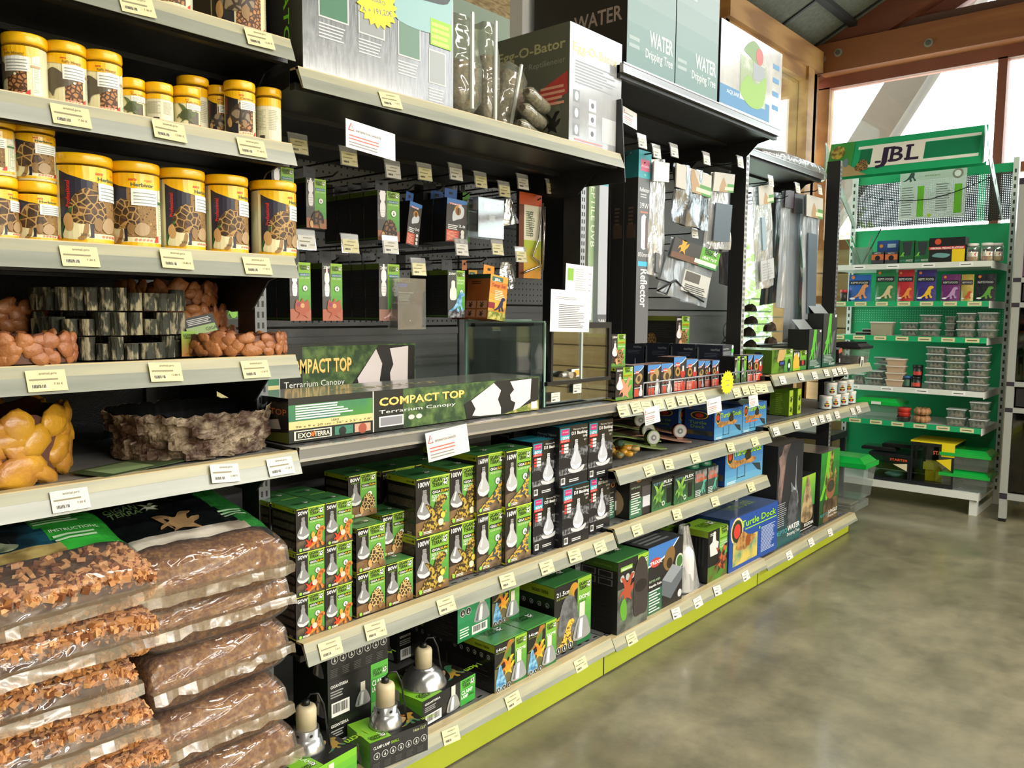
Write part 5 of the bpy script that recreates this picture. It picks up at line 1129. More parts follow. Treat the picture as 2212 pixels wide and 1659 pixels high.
hang(697, 740, 568, 693, 1.84, U('20W', 'frill'), .06, '20 watt frilled lizard bulb box in the lower hanging row', 2, GU, extra='20 watt bulb box')
hang(819, 863, 569, 693, 1.82, U('26W', 'gecko'), .06, '26 watt pink gecko bulb box in the lower hanging row', 4, GU, extra='26 watt bulb box')
hang(488, 534, 560, 689, 1.84, U('15W', 'frog'), .06, 'tree frog bulb box seen behind the left bay post', 3, GU, extra='tree frog bulb box')
hang(588, 636, 357, 470, 1.83, U('13W', 'tort'), .06, 'bulb box just above the last large food tub', 1, GU)
def trix(b, F, tube=False):
    b.rect(F, 0, 0, 1, 1, '#38332f', 1); b.shape(F, [(0, 1), (0, .86), (.5, .86), (1, .93), (1, 1)], 0, 0, 1, '#3a6fb0', 2, 1, sy=F.H/F.W); b.rect(F, .1, .86, .7, .9, '#b03a2c', 3); b.text(F, 'TRIXIE', .12, .86, .035, '#f0f0f0', 4, fit=.6, bold=.03)
    b.ell(F, .55, .73, .2, '#c98f3a', 3); b.ell(F, .55, .73, .14, '#8a5a1c', 4); b.ell(F, .55, .73, .03, '#1a120a', 5, ry=.12)
    b.shape(F, [(0, 0), (.0, .5), (.3, .8), (.7, 1), (1, .8), (.9, .3), (.4, .1)], .3, .5, .55, '#c6cacf', 3); b.text(F, '2.0', .6, .37, .06, '#f0f0f0', 4, fit=.32, bold=.02); b.lines(F, .08, .3, .6, .42, 3, '#e0e0dc', 4)
    b.rect(F, .02, .02, .62, .28, '#c0452c', 3); b.lines(F, .06, .04, .56, .26, 8, '#e8b09a', 4, fill=.4)
    for i in range(3): b.ell(F, .8, .08+i*.09, .09, '#d6d2cc', 4)
hang(962, 1006, 425, 521, 1.82, (trix, None), .06, 'grey lamp box with blue header and orange eye badge', 2, 'grey lamp boxes with blue headers', tabc='#2a56a0', extra='grey lamp box with blue header', rot=(0, rad(3), 0))
hang(876, 906, 430, 526, 1.86, (trix, None), .06, 'grey lamp box with blue header, hanging askew', 2, 'grey lamp boxes with blue headers', tabc='#2a56a0', extra='askew grey lamp box', rot=(0, rad(9), rad(6)))
def digi(b, F): b.rect(F, 0, 0, 1, 1, '#141518', 1); b.text(F, 'Digital', .2, .8, .035, '#8a8c90', 2); b.text(F, 'Thermometer', .2, .74, .03, '#8a8c90', 2, fit=.6); b.lines(F, .2, .3, .7, .6, 6, '#2f3136')
hang(915, 960, 415, 528, 1.93, (digi, None), .04, 'black thermometer box between the two blue-headed boxes', 2, 'black thermometer boxes', extra='black thermometer box')
def greens(b, F): b.rect(F, 0, 0, 1, 1, '#5d9a3a', 1); b.rect(F, .0, .0, .7, .5, '#b9bdb6', 2); b.ell(F, .6, .3, .3, '#5c6a64', 3); logo(b, F, .1, .8, .8); bulb(b, F, .1, .35, .6, .3)
hang(999, 1014, 415, 522, 1.9, (greens, None), .03, 'narrow green card behind the blue-headed box', 1)
def socket(b, F):
    green(b, F, .5, 0, 1, 1); b.rect(F, 0, 0, .5, 1, '#3c3b39', 1); b.text(F, '250W', .05, .9, .05, '#f0f0ec', 3, fit=.4, bold=.02); logo(b, F, .52, .87, .46); b.text(F, 'CERAMIC', .52, .77, .04, '#e6f2d8', 3, fit=.45); b.text(F, 'SOCKET', .52, .71, .04, '#e6f2d8', 3, fit=.4); icon(b, F, .78, .55, .1)
    b.shape(F, [(0, 0), (0, .6), (.2, .8), (.25, 1.2), (.75, 1.2), (.8, .8), (1, .6), (1, 0), (.5, -.1)], .12, .4, .36, '#d9d5cc', 4, 3, sy=.6); b.rect(F, 0, 0, 1, .16, LAVA, 3); b.shape(F, LIZ, .05, .12, .9, BLUE, 5)
hang(967, 1004, 583, 686, 1.80, (socket, uvside), .085, '250 watt ceramic socket box with a blue agama', 2, 'ceramic socket boxes', extra='ceramic socket box')
def orange(b, F):
    b.rect(F, 0, 0, 1, 1, '#d9a03c', 1); b.grad(F, 0, .3, 1, .85, '#e8b84a', '#c9782c', 4, 2); b.rect(F, .1, .86, .7, .96, '#3c6a5a', 3); b.text(F, 'JBL', .2, .87, .06, '#f0f0ea', 4, fit=.4, bold=.03); b.text(F, 'Temp Set', .08, .74, .08, '#b0403a', 4, fit=.8, bold=.02, sh=.2)
    b.lines(F, .3, .45, .9, .68, 6, '#f2e6c0', 4); b.shape(F, LIZ, .3, .2, .6, '#2f3050', 5); b.rect(F, 0, 0, 1, .18, mat('#7a8a3a', .5, n=('#e0d070', 60, .45, .6)), 4); b.rect(F, .0, .25, .35, .38, '#8f2c3a', 4)
def orangeside(b, F):
    b.rect(F, 0, 0, 1, 1, '#8a4a1c', 1); b.rect(F, 0, .9, 1, 1, '#1f3a24', 2); b.lines(F, .2, .78, .8, .86, 2, '#3a1f0c')
    for i in range(4): x, y = (i % 2)*.5, (i//2)*.2; b.rect(F, x+.02, y+.03, x+.46, y+.2, '#a5765a', 2); b.shape(F, GEK, x+.12, y+.04, .2, '#4a2a1a', 3)
hang(1052, 1090, 590, 688, 1.75, (orange, orangeside), .1, 'orange heating set box, hanging tilted', 1, None, base='#8a4a1c', tabc='#e8941c', rot=(0, rad(7), 0))
hang(1012, 1030, 583, 690, 1.9, (orange, orangeside), .08, 'orange heating set box behind the tilted one', 1, None, base='#8a4a1c', tabc='#c9845a')
# reptile tongs pack, long black packs
b = MB(); p = PY(1120, 600, 1.86); q = PY(1168, 600, 1.86); w_ = q.x-p.x; h_ = PY(1120, 413, 1.86).z-p.z; e = empty('tongs_pack', p, label='long bright pack holding steel feeding tongs', cat='pack')
F = FR(w_, h_); b.box(0, w_, 0, .012, 0, h_, '#2a211c'); b.rect(F, .22, .0, 1, 1, '#e6e0c8', 1); b.rect(F, 0, 0, .22, 1, '#6e3a20', 1); b.grad(F, .22, 0, 1, .45, '#e89a3a', '#a8c23a', 5, 2); b.rect(F, 0, .86, 1, 1, '#c4552a', 3); b.lines(F, .3, .5, .7, .8, 12, '#7a8a6a', 3); b.text(F, 'Snake', .36, .78, .1, '#6a6a5a', 3, rot=-80, fit=.3); b.obj('card', parent=e)
b = MB(); b.tube([(w_*.95, -.012, h_*.9), (w_*.75, -.012, h_*.45), (w_*.5, -.012, h_*.26), (w_*.78, -.012, h_*.2), (w_*.82, -.012, h_*.15), (w_*.1, -.012, h_*.06)], .004, mat('#c9c5c2', .2, .9), 8); b.tube([(w_*.98, -.018, h_*.86), (w_*.92, -.018, h_*.1)], .004, mat('#c9c5c2', .2, .9), 8); b.obj('tongs', parent=e)
def evo(t):
    def f(b, F): b.rect(F, 0, 0, 1, 1, '#17171a', 1); b.text(F, t, .25, .95, .6*F.W/F.H, '#d4d4d4', 2, rot=-90, fit=.75, bold=.02); b.rect(F, 0, 0, 1, .06, '#8a9a2c', 2)
    return f
def tall(u0, u1, vt, vb, Y, dep, base, art, label, rot=None, group=None, name='tube_lamp_box', cat='box'):
    z9 = B1+.001 if vb > 610 else None
    p = PY(u0, vb, Y); w = PY(u1, vb, Y).x-p.x; h = PY((u0+u1)/2, vt, Y).z-(z9 or p.z)
    if z9: p.z = z9
    return carton(name, w, dep, h, base, art, None, None, loc=p, label=label, cat=cat, group=group)
tall(1226, 1240, 382, 640, 1.84, .12, '#101012', evo('EVOLUTION T5'), 'tall black light box with white vertical lettering beside the post')
tall(1190, 1223, 390, 570, 2.0, .05, '#0e0e12', lambda b, F: (b.rect(F, 0, .9, 1, 1, '#c07a3c', 1), b.lines(F, .1, .02, .9, .08, 3, '#4a4a4a')), 'flat black pack with an orange header beside the tall black box')
GT5 = 'tube lamp boxes standing beside the second post'
tall(1268, 1285, 372, 700, 1.72, .04, '#b9c4b4', lambda b, F: (b.grad(F, 0, 0, 1, 1, '#9aa5a0', '#8fae7a', 5, 1), b.text(F, 'REPTILE UVB', .25, .97, .55*F.W/F.H, '#e9efe2', 2, rot=-90, fit=.3)), 'tall pale green tube lamp box with vertical lettering', group=GT5)
tall(1290, 1309, 365, 705, 1.70, .03, '#a9adb6', lambda b, F: (b.rect(F, 0, .93, 1, 1, '#4aa0b0', 1), b.rect(F, 0, 0, 1, .36, '#5c5e64', 1), b.text(F, '24W', .1, .31, .03, '#f0f0f0', 2, fit=.8)), 'tall silver tube lamp box marked 24 watt', group=GT5)
tall(1312, 1330, 392, 622, 1.86, .03, '#1a1416', lambda b, F: (b.rect(F, 0, .55, 1, .92, '#b0302c', 1), b.text(F, 'DRAGON STRIP', .25, .97, .5*F.W/F.H, '#e9dcd8', 2, rot=-90, fit=.5, bold=.02), b.lines(F, .1, .02, .9, .08, 2, '#8a8a8a')), 'tall black and red lighting strip box with vertical lettering', group=GT5)
tall(1300, 1308, 385, 700, 1.92, .03, '#2a1a3a', None, 'dark purple tube lamp box between the silver and red ones', group=GT5)
tall(1331, 1340, 385, 735, 1.84, .03, '#d6d2d2', lambda b, F: b.text(F, 'DRAGON STRIP', .2, .9, .6*F.W/F.H, '#c9858a', 1, rot=-90, fit=.3), 'very tall white lighting strip box with pale red lettering', group=GT5)
# blister packs and silver bags
BLI = clear('blister', '#f6f8f8', .06, .06, None, .05, '#ffffff')
def blister(u0, u1, vt, vb, Y, label, kind):
    p = PY(u0, vb, Y); w = PY(u1, vb, Y).x-p.x; h = PY(u0, vt, Y).z-p.z; e = empty('blister_pack', p, label=label, cat='pack')
    if kind == 'meter':
        b = MB(); b.box(w*.15, w*.9, .004, .02, h*.2, h*.68, '#1c1c1e'); b.box(w*.4, w*.8, .0, .006, h*.36, h*.62, mat('#2c2d30', .3)); F = Flat((w*.48, -.0005, h*.46), (w*.24, 0, 0), (0, 0, h*.12), (0, -1, 0)); b.rect(F, 0, 0, 1, 1, '#aab5a2', 1); b.obj('thermometer', parent=e)
        b = MB(); b.box(0, w, .02, .021, h*.7, h, mat('#5c524c', .5)); b.ell(Flat((0, .02, h*.7), (w, 0, 0), (0, 0, h*.3), (0, -1, 0)), .6, .45, .14, '#b59a7c', 2); b.obj('card', parent=e)
    else:
        b = MB(); b.box(w*.04, w*.96, .002, .035, h*.03, h*.5, mat('#3c3c3d', .4)); F = Flat((0, .002, 0), (w, 0, 0), (0, 0, h), (0, -1, 0)); b.ell(F, .5, .26, .32, '#27282a', 2, n=24); b.ell(F, .5, .26, .26, '#1c1d1f', 3, n=24); b.ell(F, .36, .27, .03, HOLE, 4); b.ell(F, .64, .27, .03, HOLE, 4); b.ell(F, .5, .17, .02, '#b9b9b9', 4); b.obj('timer_socket', parent=e)
        b = MB(); F = Flat((w*.06, .01, h*.54), (w*.8, 0, 0), (0, 0, h*.38), (0, -1, 0)); b.box(w*.06, w*.86, .011, .012, h*.54, h*.92, '#1f2a2a'); b.rect(F, .1, .75, .5, .95, '#2c3f9a', 1); b.text(F, 'Temperature Digital', .1, .45, .07, '#c9d0cc', 1, fit=.7); b.lines(F, .1, .05, .8, .4, 5, '#7a8a84'); b.obj('card', parent=e)
    b = MB(); b.box(-.004, w+.004, -.008, -.007, 0, h, BLI); b.box(-.004, w+.004, .036, .037, 0, h, BLI)
    for x in (-.004, w+.002): b.box(x, x+.002, -.007, .036, 0, h, BLI)
    b.box(-.004, w+.004, -.007, .036, h-.002, h, BLI); b.box(-.004, w+.004, -.007, .036, 0, .002, BLI); b.obj('plastic_shell', parent=e); return e
blister(1031, 1083, 425, 512, 1.8, 'clear blister with a black digital thermometer', 'meter'); blister(858, 914, 600, 712, 1.79, 'large clear blister with a black timer socket', 'plug')
def film_bag(name, P, Y, m, label, cat='bag', group=None, amp=.012, seed=0, extra=None, nu=14, nv=22, thick=.012, dy=0, parts=()):
    """hanging bag from a quadrilateral of photo points (tl, tr, br, bl) on the plane Y"""
    Q = [PY(u, v, Y+dd) for (u, v), dd in zip(P, (0, dy, dy, 0))]; o = Q[0]; e = empty(name, o, label=label, cat=cat, group=group)
    def at(s, t, off=0, a=amp):
        p = (Q[0]*(1-s)+Q[1]*s)*(1-t)+(Q[3]*(1-s)+Q[2]*s)*t-o; w = math.sin(PI*min(max(s, .02), .98))
        return Vector((p.x, p.y+off*w+a*noise.noise(Vector((s*5+seed, t*1.5, seed)))+a*.5*noise.noise(Vector((s*14, t*4, seed+3))), p.z))
    b = MB()
    for off, rv in ((-thick, False), (thick, True)):
        G = [at(i/nu, j/nv, off) for j in range(nv+1) for i in range(nu+1)]; k = nu+1
        b.mesh(G, [((j*k+i, (j+1)*k+i, (j+1)*k+i+1, j*k+i+1) if not rv else (j*k+i, j*k+i+1, (j+1)*k+i+1, (j+1)*k+i)) for j in range(nv) for i in range(nu)], m, True)
    b.obj('film', parent=e)
    for nm, s0, s1, t0, t1, mm, fn in parts:
        b = MB(); A, B_, C = at(s0, t1, 0, 0), at(s1, t1, 0, 0), at(s0, t0, 0, 0); n = (B_-A).cross(C-A).normalized()*1; 
        if n.y > 0: n = -n
        F = Flat(A+n*(thick+.006), B_-A, C-A, n); b.hexa([A+n*thick, B_+n*thick, B_+n*(thick+.006), A+n*(thick+.006), C+n*thick, C+B_-A+n*thick, C+B_-A+n*(thick+.006), C+n*(thick+.006)], mm)
        if fn: fn(b, F)
        b.obj(nm, parent=e)
    return e
FOIL = mat('#b9bcbf', .16, .85, b=(26, .9)); FOIL2 = mat('#9da1a6', .16, .85, b=(20, .9), sc=(1, 1, .25)); CRK = clear('crinkle_film', '#eef0f0', .3, .1, (14, 1.0), .22, '#e8eaec', (1, 1, .3)); CRK2 = clear('soft_film', '#dfe5ea', .22, .12, (9, .8), .35, '#b4bcc4', (1, 1, .25))
film_bag('silver_bag', [(1090, 430), (1104, 430), (1120, 482), (1086, 488)], 1.86, FOIL, 'small silver bag hanging beside the thermometer blister', seed=1, amp=.006)
film_bag('silver_bag', [(1082, 566), (1104, 566), (1116, 624), (1078, 625)], 1.84, FOIL, 'silver bag hanging right of the orange box', seed=2, amp=.006)
# warning cards and paper notices
def warn(u, v, Y, w, h, label, rz=0, par=None, glare=False):
    p = PY(u, v, Y); b = MB(); b.box(-w/2, w/2, 0, .001, -h/2, h/2, mat('#dedcd8', .12 if glare else .3, co=1 if glare else 0))
    F = Flat((-w/2, 0, -h/2), (w, 0, 0), (0, 0, h), (0, -1, 0)); b.poly(F, [(.04, .62), (.16, .62), (.1, .92)], '#b8433a', 1); b.poly(F, [(.06, .65), (.14, .65), (.1, .86)], '#e6e3df', 2); b.text(F, '!', .09, .67, .14, '#2a2626', 3)
    b.text(F, 'INFORMATION GARANTIE', .2, .62, .09, '#3c3836', 1, fit=.5); b.lines(F, .06, .32, .95, .54, 2, '#c2655c', 1, fill=.4); b.lines(F, .06, .1, .9, .3, 2, '#8a8684', 1, fill=.4)
    return b.obj('warning_card', p, rz, label=label, cat='card', rot=(rad(-6), rad(rz*57), 0))
warn(802, 303, 1.5, .145, .065, 'shiny warranty warning card under the high second bay shelf', .08); warn(968, 956, 1.485, .15, .075, 'shiny warranty warning card hanging from the steel shelf edge', -.07, glare=True)
warn(1361, 255, 1.6, .09, .06, 'warranty card in the dark under the high third bay shelf', .12); warn(1409, 897, 1.482, .1, .06, 'warranty card hanging above the turtle ramps', -.06); warn(1543, 876, 1.482, .12, .06, 'warranty card hanging above the front turtle dock box', -.05); warn(1628, 866, 1.482, .09, .05, 'warranty card hanging above the ramp box at the bay end', -.05)
def paper(u0, u1, vt, vb, Y, label, art, tilt):
    p = PY(u0, vb, Y); w = PY(u1, vb, Y).x-p.x; h = PY(u0, vt, Y).z-p.z; b = MB(); b.box(0, w, 0, .0008, 0, h, '#e8e6e4'); art(b, FR(w, h)); return b.obj('paper_notice', p, label=label, cat='notice', rot=(0, rad(tilt), 0))
paper(1219, 1277, 568, 688, 1.6, 'price list sheet with a small green logo, taped to the post', lambda b, F: (b.rect(F, .06, .7, .28, .92, '#7fae3a', 1), b.lines(F, .34, .12, .78, .95, 20, '#a9aaa8', 1, fill=.3), b.lines(F, .84, .12, .96, .95, 8, '#a9aaa8', 1, fill=.2)), 2)
paper(1188, 1272, 624, 716, 1.5, 'white typed notice hanging in front of the price list', lambda b, F: (b.lines(F, .12, .78, .9, .86, 2, '#8a8a88', 1, fill=.3), b.lines(F, .2, .1, .9, .68, 13, '#5c5c5c', 1, fill=.32)), 1.5)

# ================================================================ third bay
C0, C1, C2, C3, C4 = SZ['c0'], SZ['c1'], SZ['c2'], SZ['c3'], SZ['c4']
def water(sheen=True):
    def f(b, F):
        b.grad(F, 0, 0, 1, 1, '#5f7f7c', '#a4acb0', 8, 1); b.text(F, 'WATER', .95, .17, .085, '#cfd8d8', 2, 'r', fit=.5, bold=.03); b.text(F, 'Dripping Tree', .95, .1, .05, '#cfd8d8', 2, 'r', fit=.58, bold=.01); b.lines(F, .04, .12, .35, .2, 2, '#93a5a5'); b.lines(F, .1, .55, .5, .9, 10, '#a9b2b6')  # glare on the front painted as a gradient rising to pale grey
    return f
SHW = mat('#8d979a', .14, co=1)
def waterside(b, F): b.rect(F, 0, 0, 1, 1, '#1b1a1b', 1); b.text(F, 'WATER', .95, .26, .08, '#9a8a82', 2, 'r', fit=.5, bold=.03); b.lines(F, .5, .45, .8, .6, 5, '#5c5048', 2, fill=.4); b.lines(F, .2, .5, .45, .66, 5, '#5c5048', 2, fill=.4)
yw = 1.53; x0 = XU(1353, yw, C0); x1 = XU(1456, yw, C0); x2 = XU(1458, yw, C0); x3 = XU(1548, yw, C0)
GW = 'dripping tree boxes on the high third bay shelf'
carton('dripping_tree_box', x1-x0, .4, .62, SHW, water(), waterside, None, loc=(x0, yw, C0), label='pale dripping tree box, sheen painted in its colour, left one on the high shelf', cat='box', group=GW)
carton('dripping_tree_box', x3-x2, .4, .62, SHW, water(), waterside, None, loc=(x2, yw, C0), label='pale dripping tree box, sheen painted in its colour, right one on the high shelf', cat='box', group=GW)
def aqua(b, F):
    b.rect(F, 0, 0, 1, 1, mat('#b9bec0', .14, n=('#d9dcdc', 7, .4, .65), co=1), 1); b.rect(F, .0, .06, .8, .28, '#3a78a8', 2); b.text(F, 'AQUARIUM SET', .1, .2, .05, '#dfe9ef', 3, fit=.4); b.rect(F, .3, .2, .72, .72, mat('#8fa07a', .3, n=('#c9cfc6', 9, .45, .6)), 3); b.rect(F, .5, .5, .7, .7, '#8d9398', 4); b.shape(F, [(0, 0), (.3, .3), (.6, .2), (1, .4), (.9, -.1), (.4, -.2)], .3, .3, .42, '#7fa83c', 4)
    for i in range(4): b.rect(F, .84, .25+i*.17, .95, .31+i*.17, '#3f7fb0', 3)
    b.shape(F, [(0, 0), (.5, .3), (1, .1), (.8, -.2), (.3, -.1)], .35, .8, .3, '#6a8a4a', 3); b.ell(F, .6, .8, .06, '#b0524a', 4)
x4 = XU(1553, yw, C0); x5 = XU(1684, yw, C0); carton('aquarium_box', x5-x4, .22, ZV(38, x4, yw)-C0, '#1f1f20', aqua, None, None, loc=(x4, yw, C0), label='wide sheeny aquarium box with blue stripes, at the end of the high shelf', cat='box')
# small heat lamp boxes
def trixlamp(kind):
    def f(b, F):
        b.rect(F, 0, 0, 1, 1, '#302e2d', 1); b.poly(F, [(0, 1), (0, .76), (.3, .78), (.7, .86), (1, .97), (1, 1)], '#4a80bd', 2); b.poly(F, [(0, .76), (.3, .78), (.7, .86), (1, .97), (1, .95), (.7, .83), (.3, .755), (0, .735)], '#e4e6e6', 3)
        b.ell(F, .3, .78, .2, '#b8493c', 4, ry=.1); b.text(F, 'TRIXIE', .12, .76, .045, '#f0ece8', 5, fit=.36, bold=.02)
        if kind == 'eye': b.shape(F, [(0, .3), (.3, .7), (.8, .8), (1, .5), (.7, .1), (.3, 0)], .15, .42, .7, '#a58a58', 3); b.ell(F, .5, .58, .16, '#4a3a22', 4); b.rect(F, .05, .02, .5, .26, '#c4503c', 3); b.shape(F, [(.3, 1), (.3, .7), (0, .2), (.2, 0), (.8, 0), (1, .2), (.7, .7), (.7, 1)], .5, .03, .45, '#cfd2d4', 4, sy=.6)
        else: b.ell(F, .32, .58, .2, '#a5803c', 3); b.ell(F, .32, .58, .1, '#33240f', 4); b.ell(F, .74, .52, .19, '#b0342c', 3); b.rect(F, .68, .58, .82, .74, '#c9c6c4', 4); b.rect(F, .03, .02, .97, .28, '#c4402e', 3); b.lines(F, .08, .05, .7, .26, 5, '#e8b4a4', 4)
        b.text(F, 'ReptiLand', .1, .37, .04, '#d4583c', 4, fit=.5); b.lines(F, .06, .28, .8, .33, 1, '#e0e0de', 4)
    return f
CWT = mat('#b4826f', .25, co=.6)
GH = 'small heat lamp boxes behind the wire rail'
TE, TB = (trixlamp('eye'), None, lambda b, F: b.rect(F, 0, 0, 1, 1, mat('#c9a598', .25, co=.6), 1)), (trixlamp('bulb'), None, lambda b, F: b.rect(F, 0, 0, 1, 1, mat('#c9a598', .25, co=.6), 1))
def giga250(b, F):
    green(b, F, .42, 0, 1, 1); b.rect(F, 0, 0, .42, 1, '#2a211e', 1); b.text(F, '250W', .05, .88, .06, '#f0f0ec', 3, fit=.34, bold=.03); logo(b, F, .5, .84, .46); b.rect(F, .45, .7, .95, .78, '#b8a41c', 3); b.text(F, 'GIGARED', .47, .71, .05, '#2a2410', 4, fit=.46); b.text(F, 'INFRARED BULB', .45, .6, .04, '#e9f2dc', 3, fit=.5); bulb(b, F, .02, .3, .42, .5, '#d9cfd0', 4, '#ece6e6'); b.shape(F, GEK, .2, .03, .7, '#c98a6a', 5); b.rect(F, 0, 0, 1, .1, '#5c8a3a', 3)
def gigatort(b, F): giga250(b, F); tort(b, F, .3, .08, .6, TORT, l=8)
yh = 1.56
o, zq = cart('heat_lamp_box', 1329, 1366, 859, 795, C1, .12, (giga250, side_giga, None), '250 watt bulb box at the left end of the heat lamp shelf', group=GH, Y=yh)
cart('heat_lamp_box', 1320, 1350, 0, 0, zq+.0005, .12, (gigatort, side_giga, None), '250 watt bulb box stacked at the far left, tortoise on it', group=GH, Y=1.60, h=.115)
for u0, u1, vt, art, l, y in ((1368, 1389, 790, TE, 'first one right of the green 250 watt box', 1.57), (1398, 1426, 789, TE, 'eye picture, second from the left', 1.56), (1427, 1452, 786, TE, 'eye picture, left of the taller one', 1.56), (1454, 1480, 772, TB, 'taller one in the middle', 1.57), (1481, 1505, 777, TB, 'red bulb picture, right of the taller one', 1.57), (1507, 1520, 780, TE, 'narrow one left of the red bulb pair', 1.58), (1521, 1534, 780, TB, 'narrow one in the middle of the rail', 1.58), (1537, 1552, 779, TB, 'last one left of the star card', 1.57), (1614, 1624, 768, TB, 'narrow one near the right end of the rail', 1.56), (1626, 1646, 768, TB, 'rightmost one, mostly red', 1.56)):
    for k in range(1 if u0 > 1500 else 3):
        o, _ = cart('heat_lamp_box', u0, u1, 0, vt, C1, .075, art, 'dark heat lamp box, '+(l if k == 0 else '%s row, %s' % (['', 'second', 'third'][k], l)), group=GH, Y=y+k*.08)
def giganarrow(b, F): green(b, F, .5, 0, 1, 1); b.rect(F, 0, 0, .5, 1, '#1f1c1a', 1); b.text(F, '150W', .04, .88, .06, '#f0f0ec', 3, fit=.42, bold=.02); logo(b, F, .52, .84, .46); bulb(b, F, .02, .3, .5, .5); b.rect(F, 0, 0, 1, .2, JUNG, 3)
for u0, u1, l in ((1585, 1597, 'just right of the star card'), (1600, 1611, 'second right of the star card')): cart('heat_lamp_box', u0, u1, 0, 770, C1, .08, (giganarrow, None, None), 'narrow green and black bulb box, '+l, group=GH, Y=1.56)
NAV = mat('#1c222e', .3, co=.3)
def inter(b, F): b.rect(F, 0, 0, 1, 1, '#33363c', 1); b.text(F, 'interHeat', .06, .88, .045, '#d4d8dc', 2, fit=.5); b.lines(F, .06, .7, .8, .84, 4, '#8f9398'); b.shape(F, [(0, 0), (.1, .5), (.45, .9), (.6, 1.6), (.8, 1.6), (.9, .9), (1, .3), (.9, 0)], .55, .02, .45, '#a8b4c4', 3, sy=.9); b.text(F, 'interHeat', .1, .48, .05, '#e0e4e8', 3, fit=.7); b.ell(F, .88, .84, .1, '#49c23a', 4); b.ell(F, .88, .94, .08, '#e8e8e8', 4)
def interside(b, F): b.rect(F, 0, 0, 1, 1, '#1b2230', 1); b.text(F, 'interHeat', .55, .84, .07, '#aab0b8', 2, fit=.36); b.lines(F, .3, .68, .9, .8, 3, '#6a7280', 2, fill=.25); b.shape(F, [(0, 1), (0, .3), (.2, .0), (.6, -.06), (1, .1), (.9, .14), (.6, .04), (.25, .12), (.14, .3), (.12, 1)], .62, .3, .3, '#9aa4b4', 2); b.poly(F, [(.02, .95), (.08, .9), (.1, .4), (.14, .1), (.0, .1)], '#5c626c', 2)
def interbox(k, l): 
    x0 = XU(1560, 1.63, C1+.1); w = XU(1584, 1.63, C1+.1)-x0
    carton('heater_box', max(w, .07), .125, ZV(746, x0, 1.63)-C1, NAV, inter, interside, lambda b, F: b.rect(F, 0, 0, 1, 1, mat('#a3a8ac', .25, co=.5), 1), loc=(x0, 1.63+k*.135, C1), label=l, cat='box', group='navy heater boxes standing one behind the other')
for k, l in enumerate(('navy heater box at the front, its narrow face to the aisle', 'second navy heater box from the front', 'third navy heater box, near the panel', 'fourth navy heater box, furthest back')): interbox(k, l)
def tort250side(b, F): b.rect(F, 0, 0, 1, 1, '#1e1e1a', 1); b.rect(F, 0, .86, 1, 1, '#6f7a24', 2); b.lines(F, .1, .35, .9, .8, 7, '#3c3c36', 2, fill=.25); tort(b, F, .05, .05, .4, TORT, l=3); b.text(F, 'CE', .82, .1, .08, '#d0d0cc', 3); b.text(F, 'X', .45, .1, .08, '#d0d0cc', 3)
x0 = XU(1447, 1.9, 1.13); carton('heat_lamp_box', XU(1476, 1.9, 1.13)-x0, .17, .15, CARD, gigatort, tort250side, None, loc=(x0, 1.87, 1.107), label='250 watt tortoise bulb box standing on the navy boxes', cat='box', group=GH)
# wire rail along the front, star card
e = empty('wire_rail', (0, 0, 0), label='grey wire rail along the front of the heat lamp shelf', cat='rail'); RW = mat('#8f9298', .35, .5)
a = XU(1389, 1.53, C1+.01); c = XU(1632, 1.53, C1+.01); zr = C1+.056
b = MB(); b.tube([(a, 1.53, C1+.006), (a, 1.53, zr), (c, 1.53, zr), (c, 1.53, C1+.006), (a, 1.53, C1+.006)], .0032, RW, 8); b.obj('frame', parent=e)
b = MB(); n = 34
for i in range(1, n): x = a+(c-a)*i/n; b.tube([(x, 1.531, C1+.006), (x, 1.531, zr)], .0013, RW, 5)
b.obj('upright_wire', parent=e, kind='stuff')
star('promo', '9,99€', .95).obj('price_star', PY(1571, 826, 1.478), label='yellow star price card clipped to the wire rail', cat='price card')
# plug and cable
e = empty('plug_charger', (XU(1580, 1.95, 1.13), 1.95, 1.108), label='white charger plug with a looped black cable on the navy boxes', cat='charger')
b = MB(); b.lathe([(.02, 0), (.021, .004), (.021, .034), (.016, .042)], mat('#8f8a7c', .5), 20, z=.012); b.box(-.035, .035, -.02, .03, 0, .012, CABLE); b.obj('plug', parent=e)
b = MB(); b.tube([(0, 0, .055)]+[(-.05-.05*math.cos(t), 0, .07+.045*math.sin(t)) for t in [x*.5 for x in range(5, 19)]]+[(-.1, .01, .0), (-.04, .0, .005)], .0022, CABLE); b.obj('cable', parent=e)

# hanging strip boxes and film bags of the third bay
TEALC = '#1f7f86'
def refl(b, F):
    b.rect(F, 0, 0, 1, 1, '#626468', 1); b.rect(F, 0, .86, 1, 1, '#3a98a4', 2); b.rect(F, .15, .895, .85, .955, '#c05a78', 3); b.text(F, 'Arcadia', .2, .915, .015, '#f0d8e0', 4, fit=.6); b.text(F, 'T5', .5, .87, .012, '#d8eef0', 4, 'c'); b.text(F, 'Reflector', .5, .79, .022, '#e4e6e8', 3, 'c', fit=.75, bold=.01); b.lines(F, .2, .76, .9, .785, 2, '#b4b6ba'); b.text(F, '39W', .5, .705, .03, '#e4e6e8', 3, 'c', fit=.7)
    b.rect(F, .2, .68, .8, .69, '#b07a6a', 3); b.poly(F, [(.3, .5), (.3, .66), (.5, .675), (.7, .66), (.7, .5), (.5, .49)], mat('#e6e6e6', .15, .6), 3); b.rect(F, .62, .5, .7, .66, '#6a4438', 4); b.text(F, '850mm', .5, .455, .024, '#e4e6e8', 3, 'c', fit=.8); b.rect(F, .1, .405, .9, .43, '#49b4d8', 3); b.text(F, 'Reflector', .33, .39, .55*F.W/F.H, '#eceef0', 3, rot=-90, fit=.2, bold=.02)
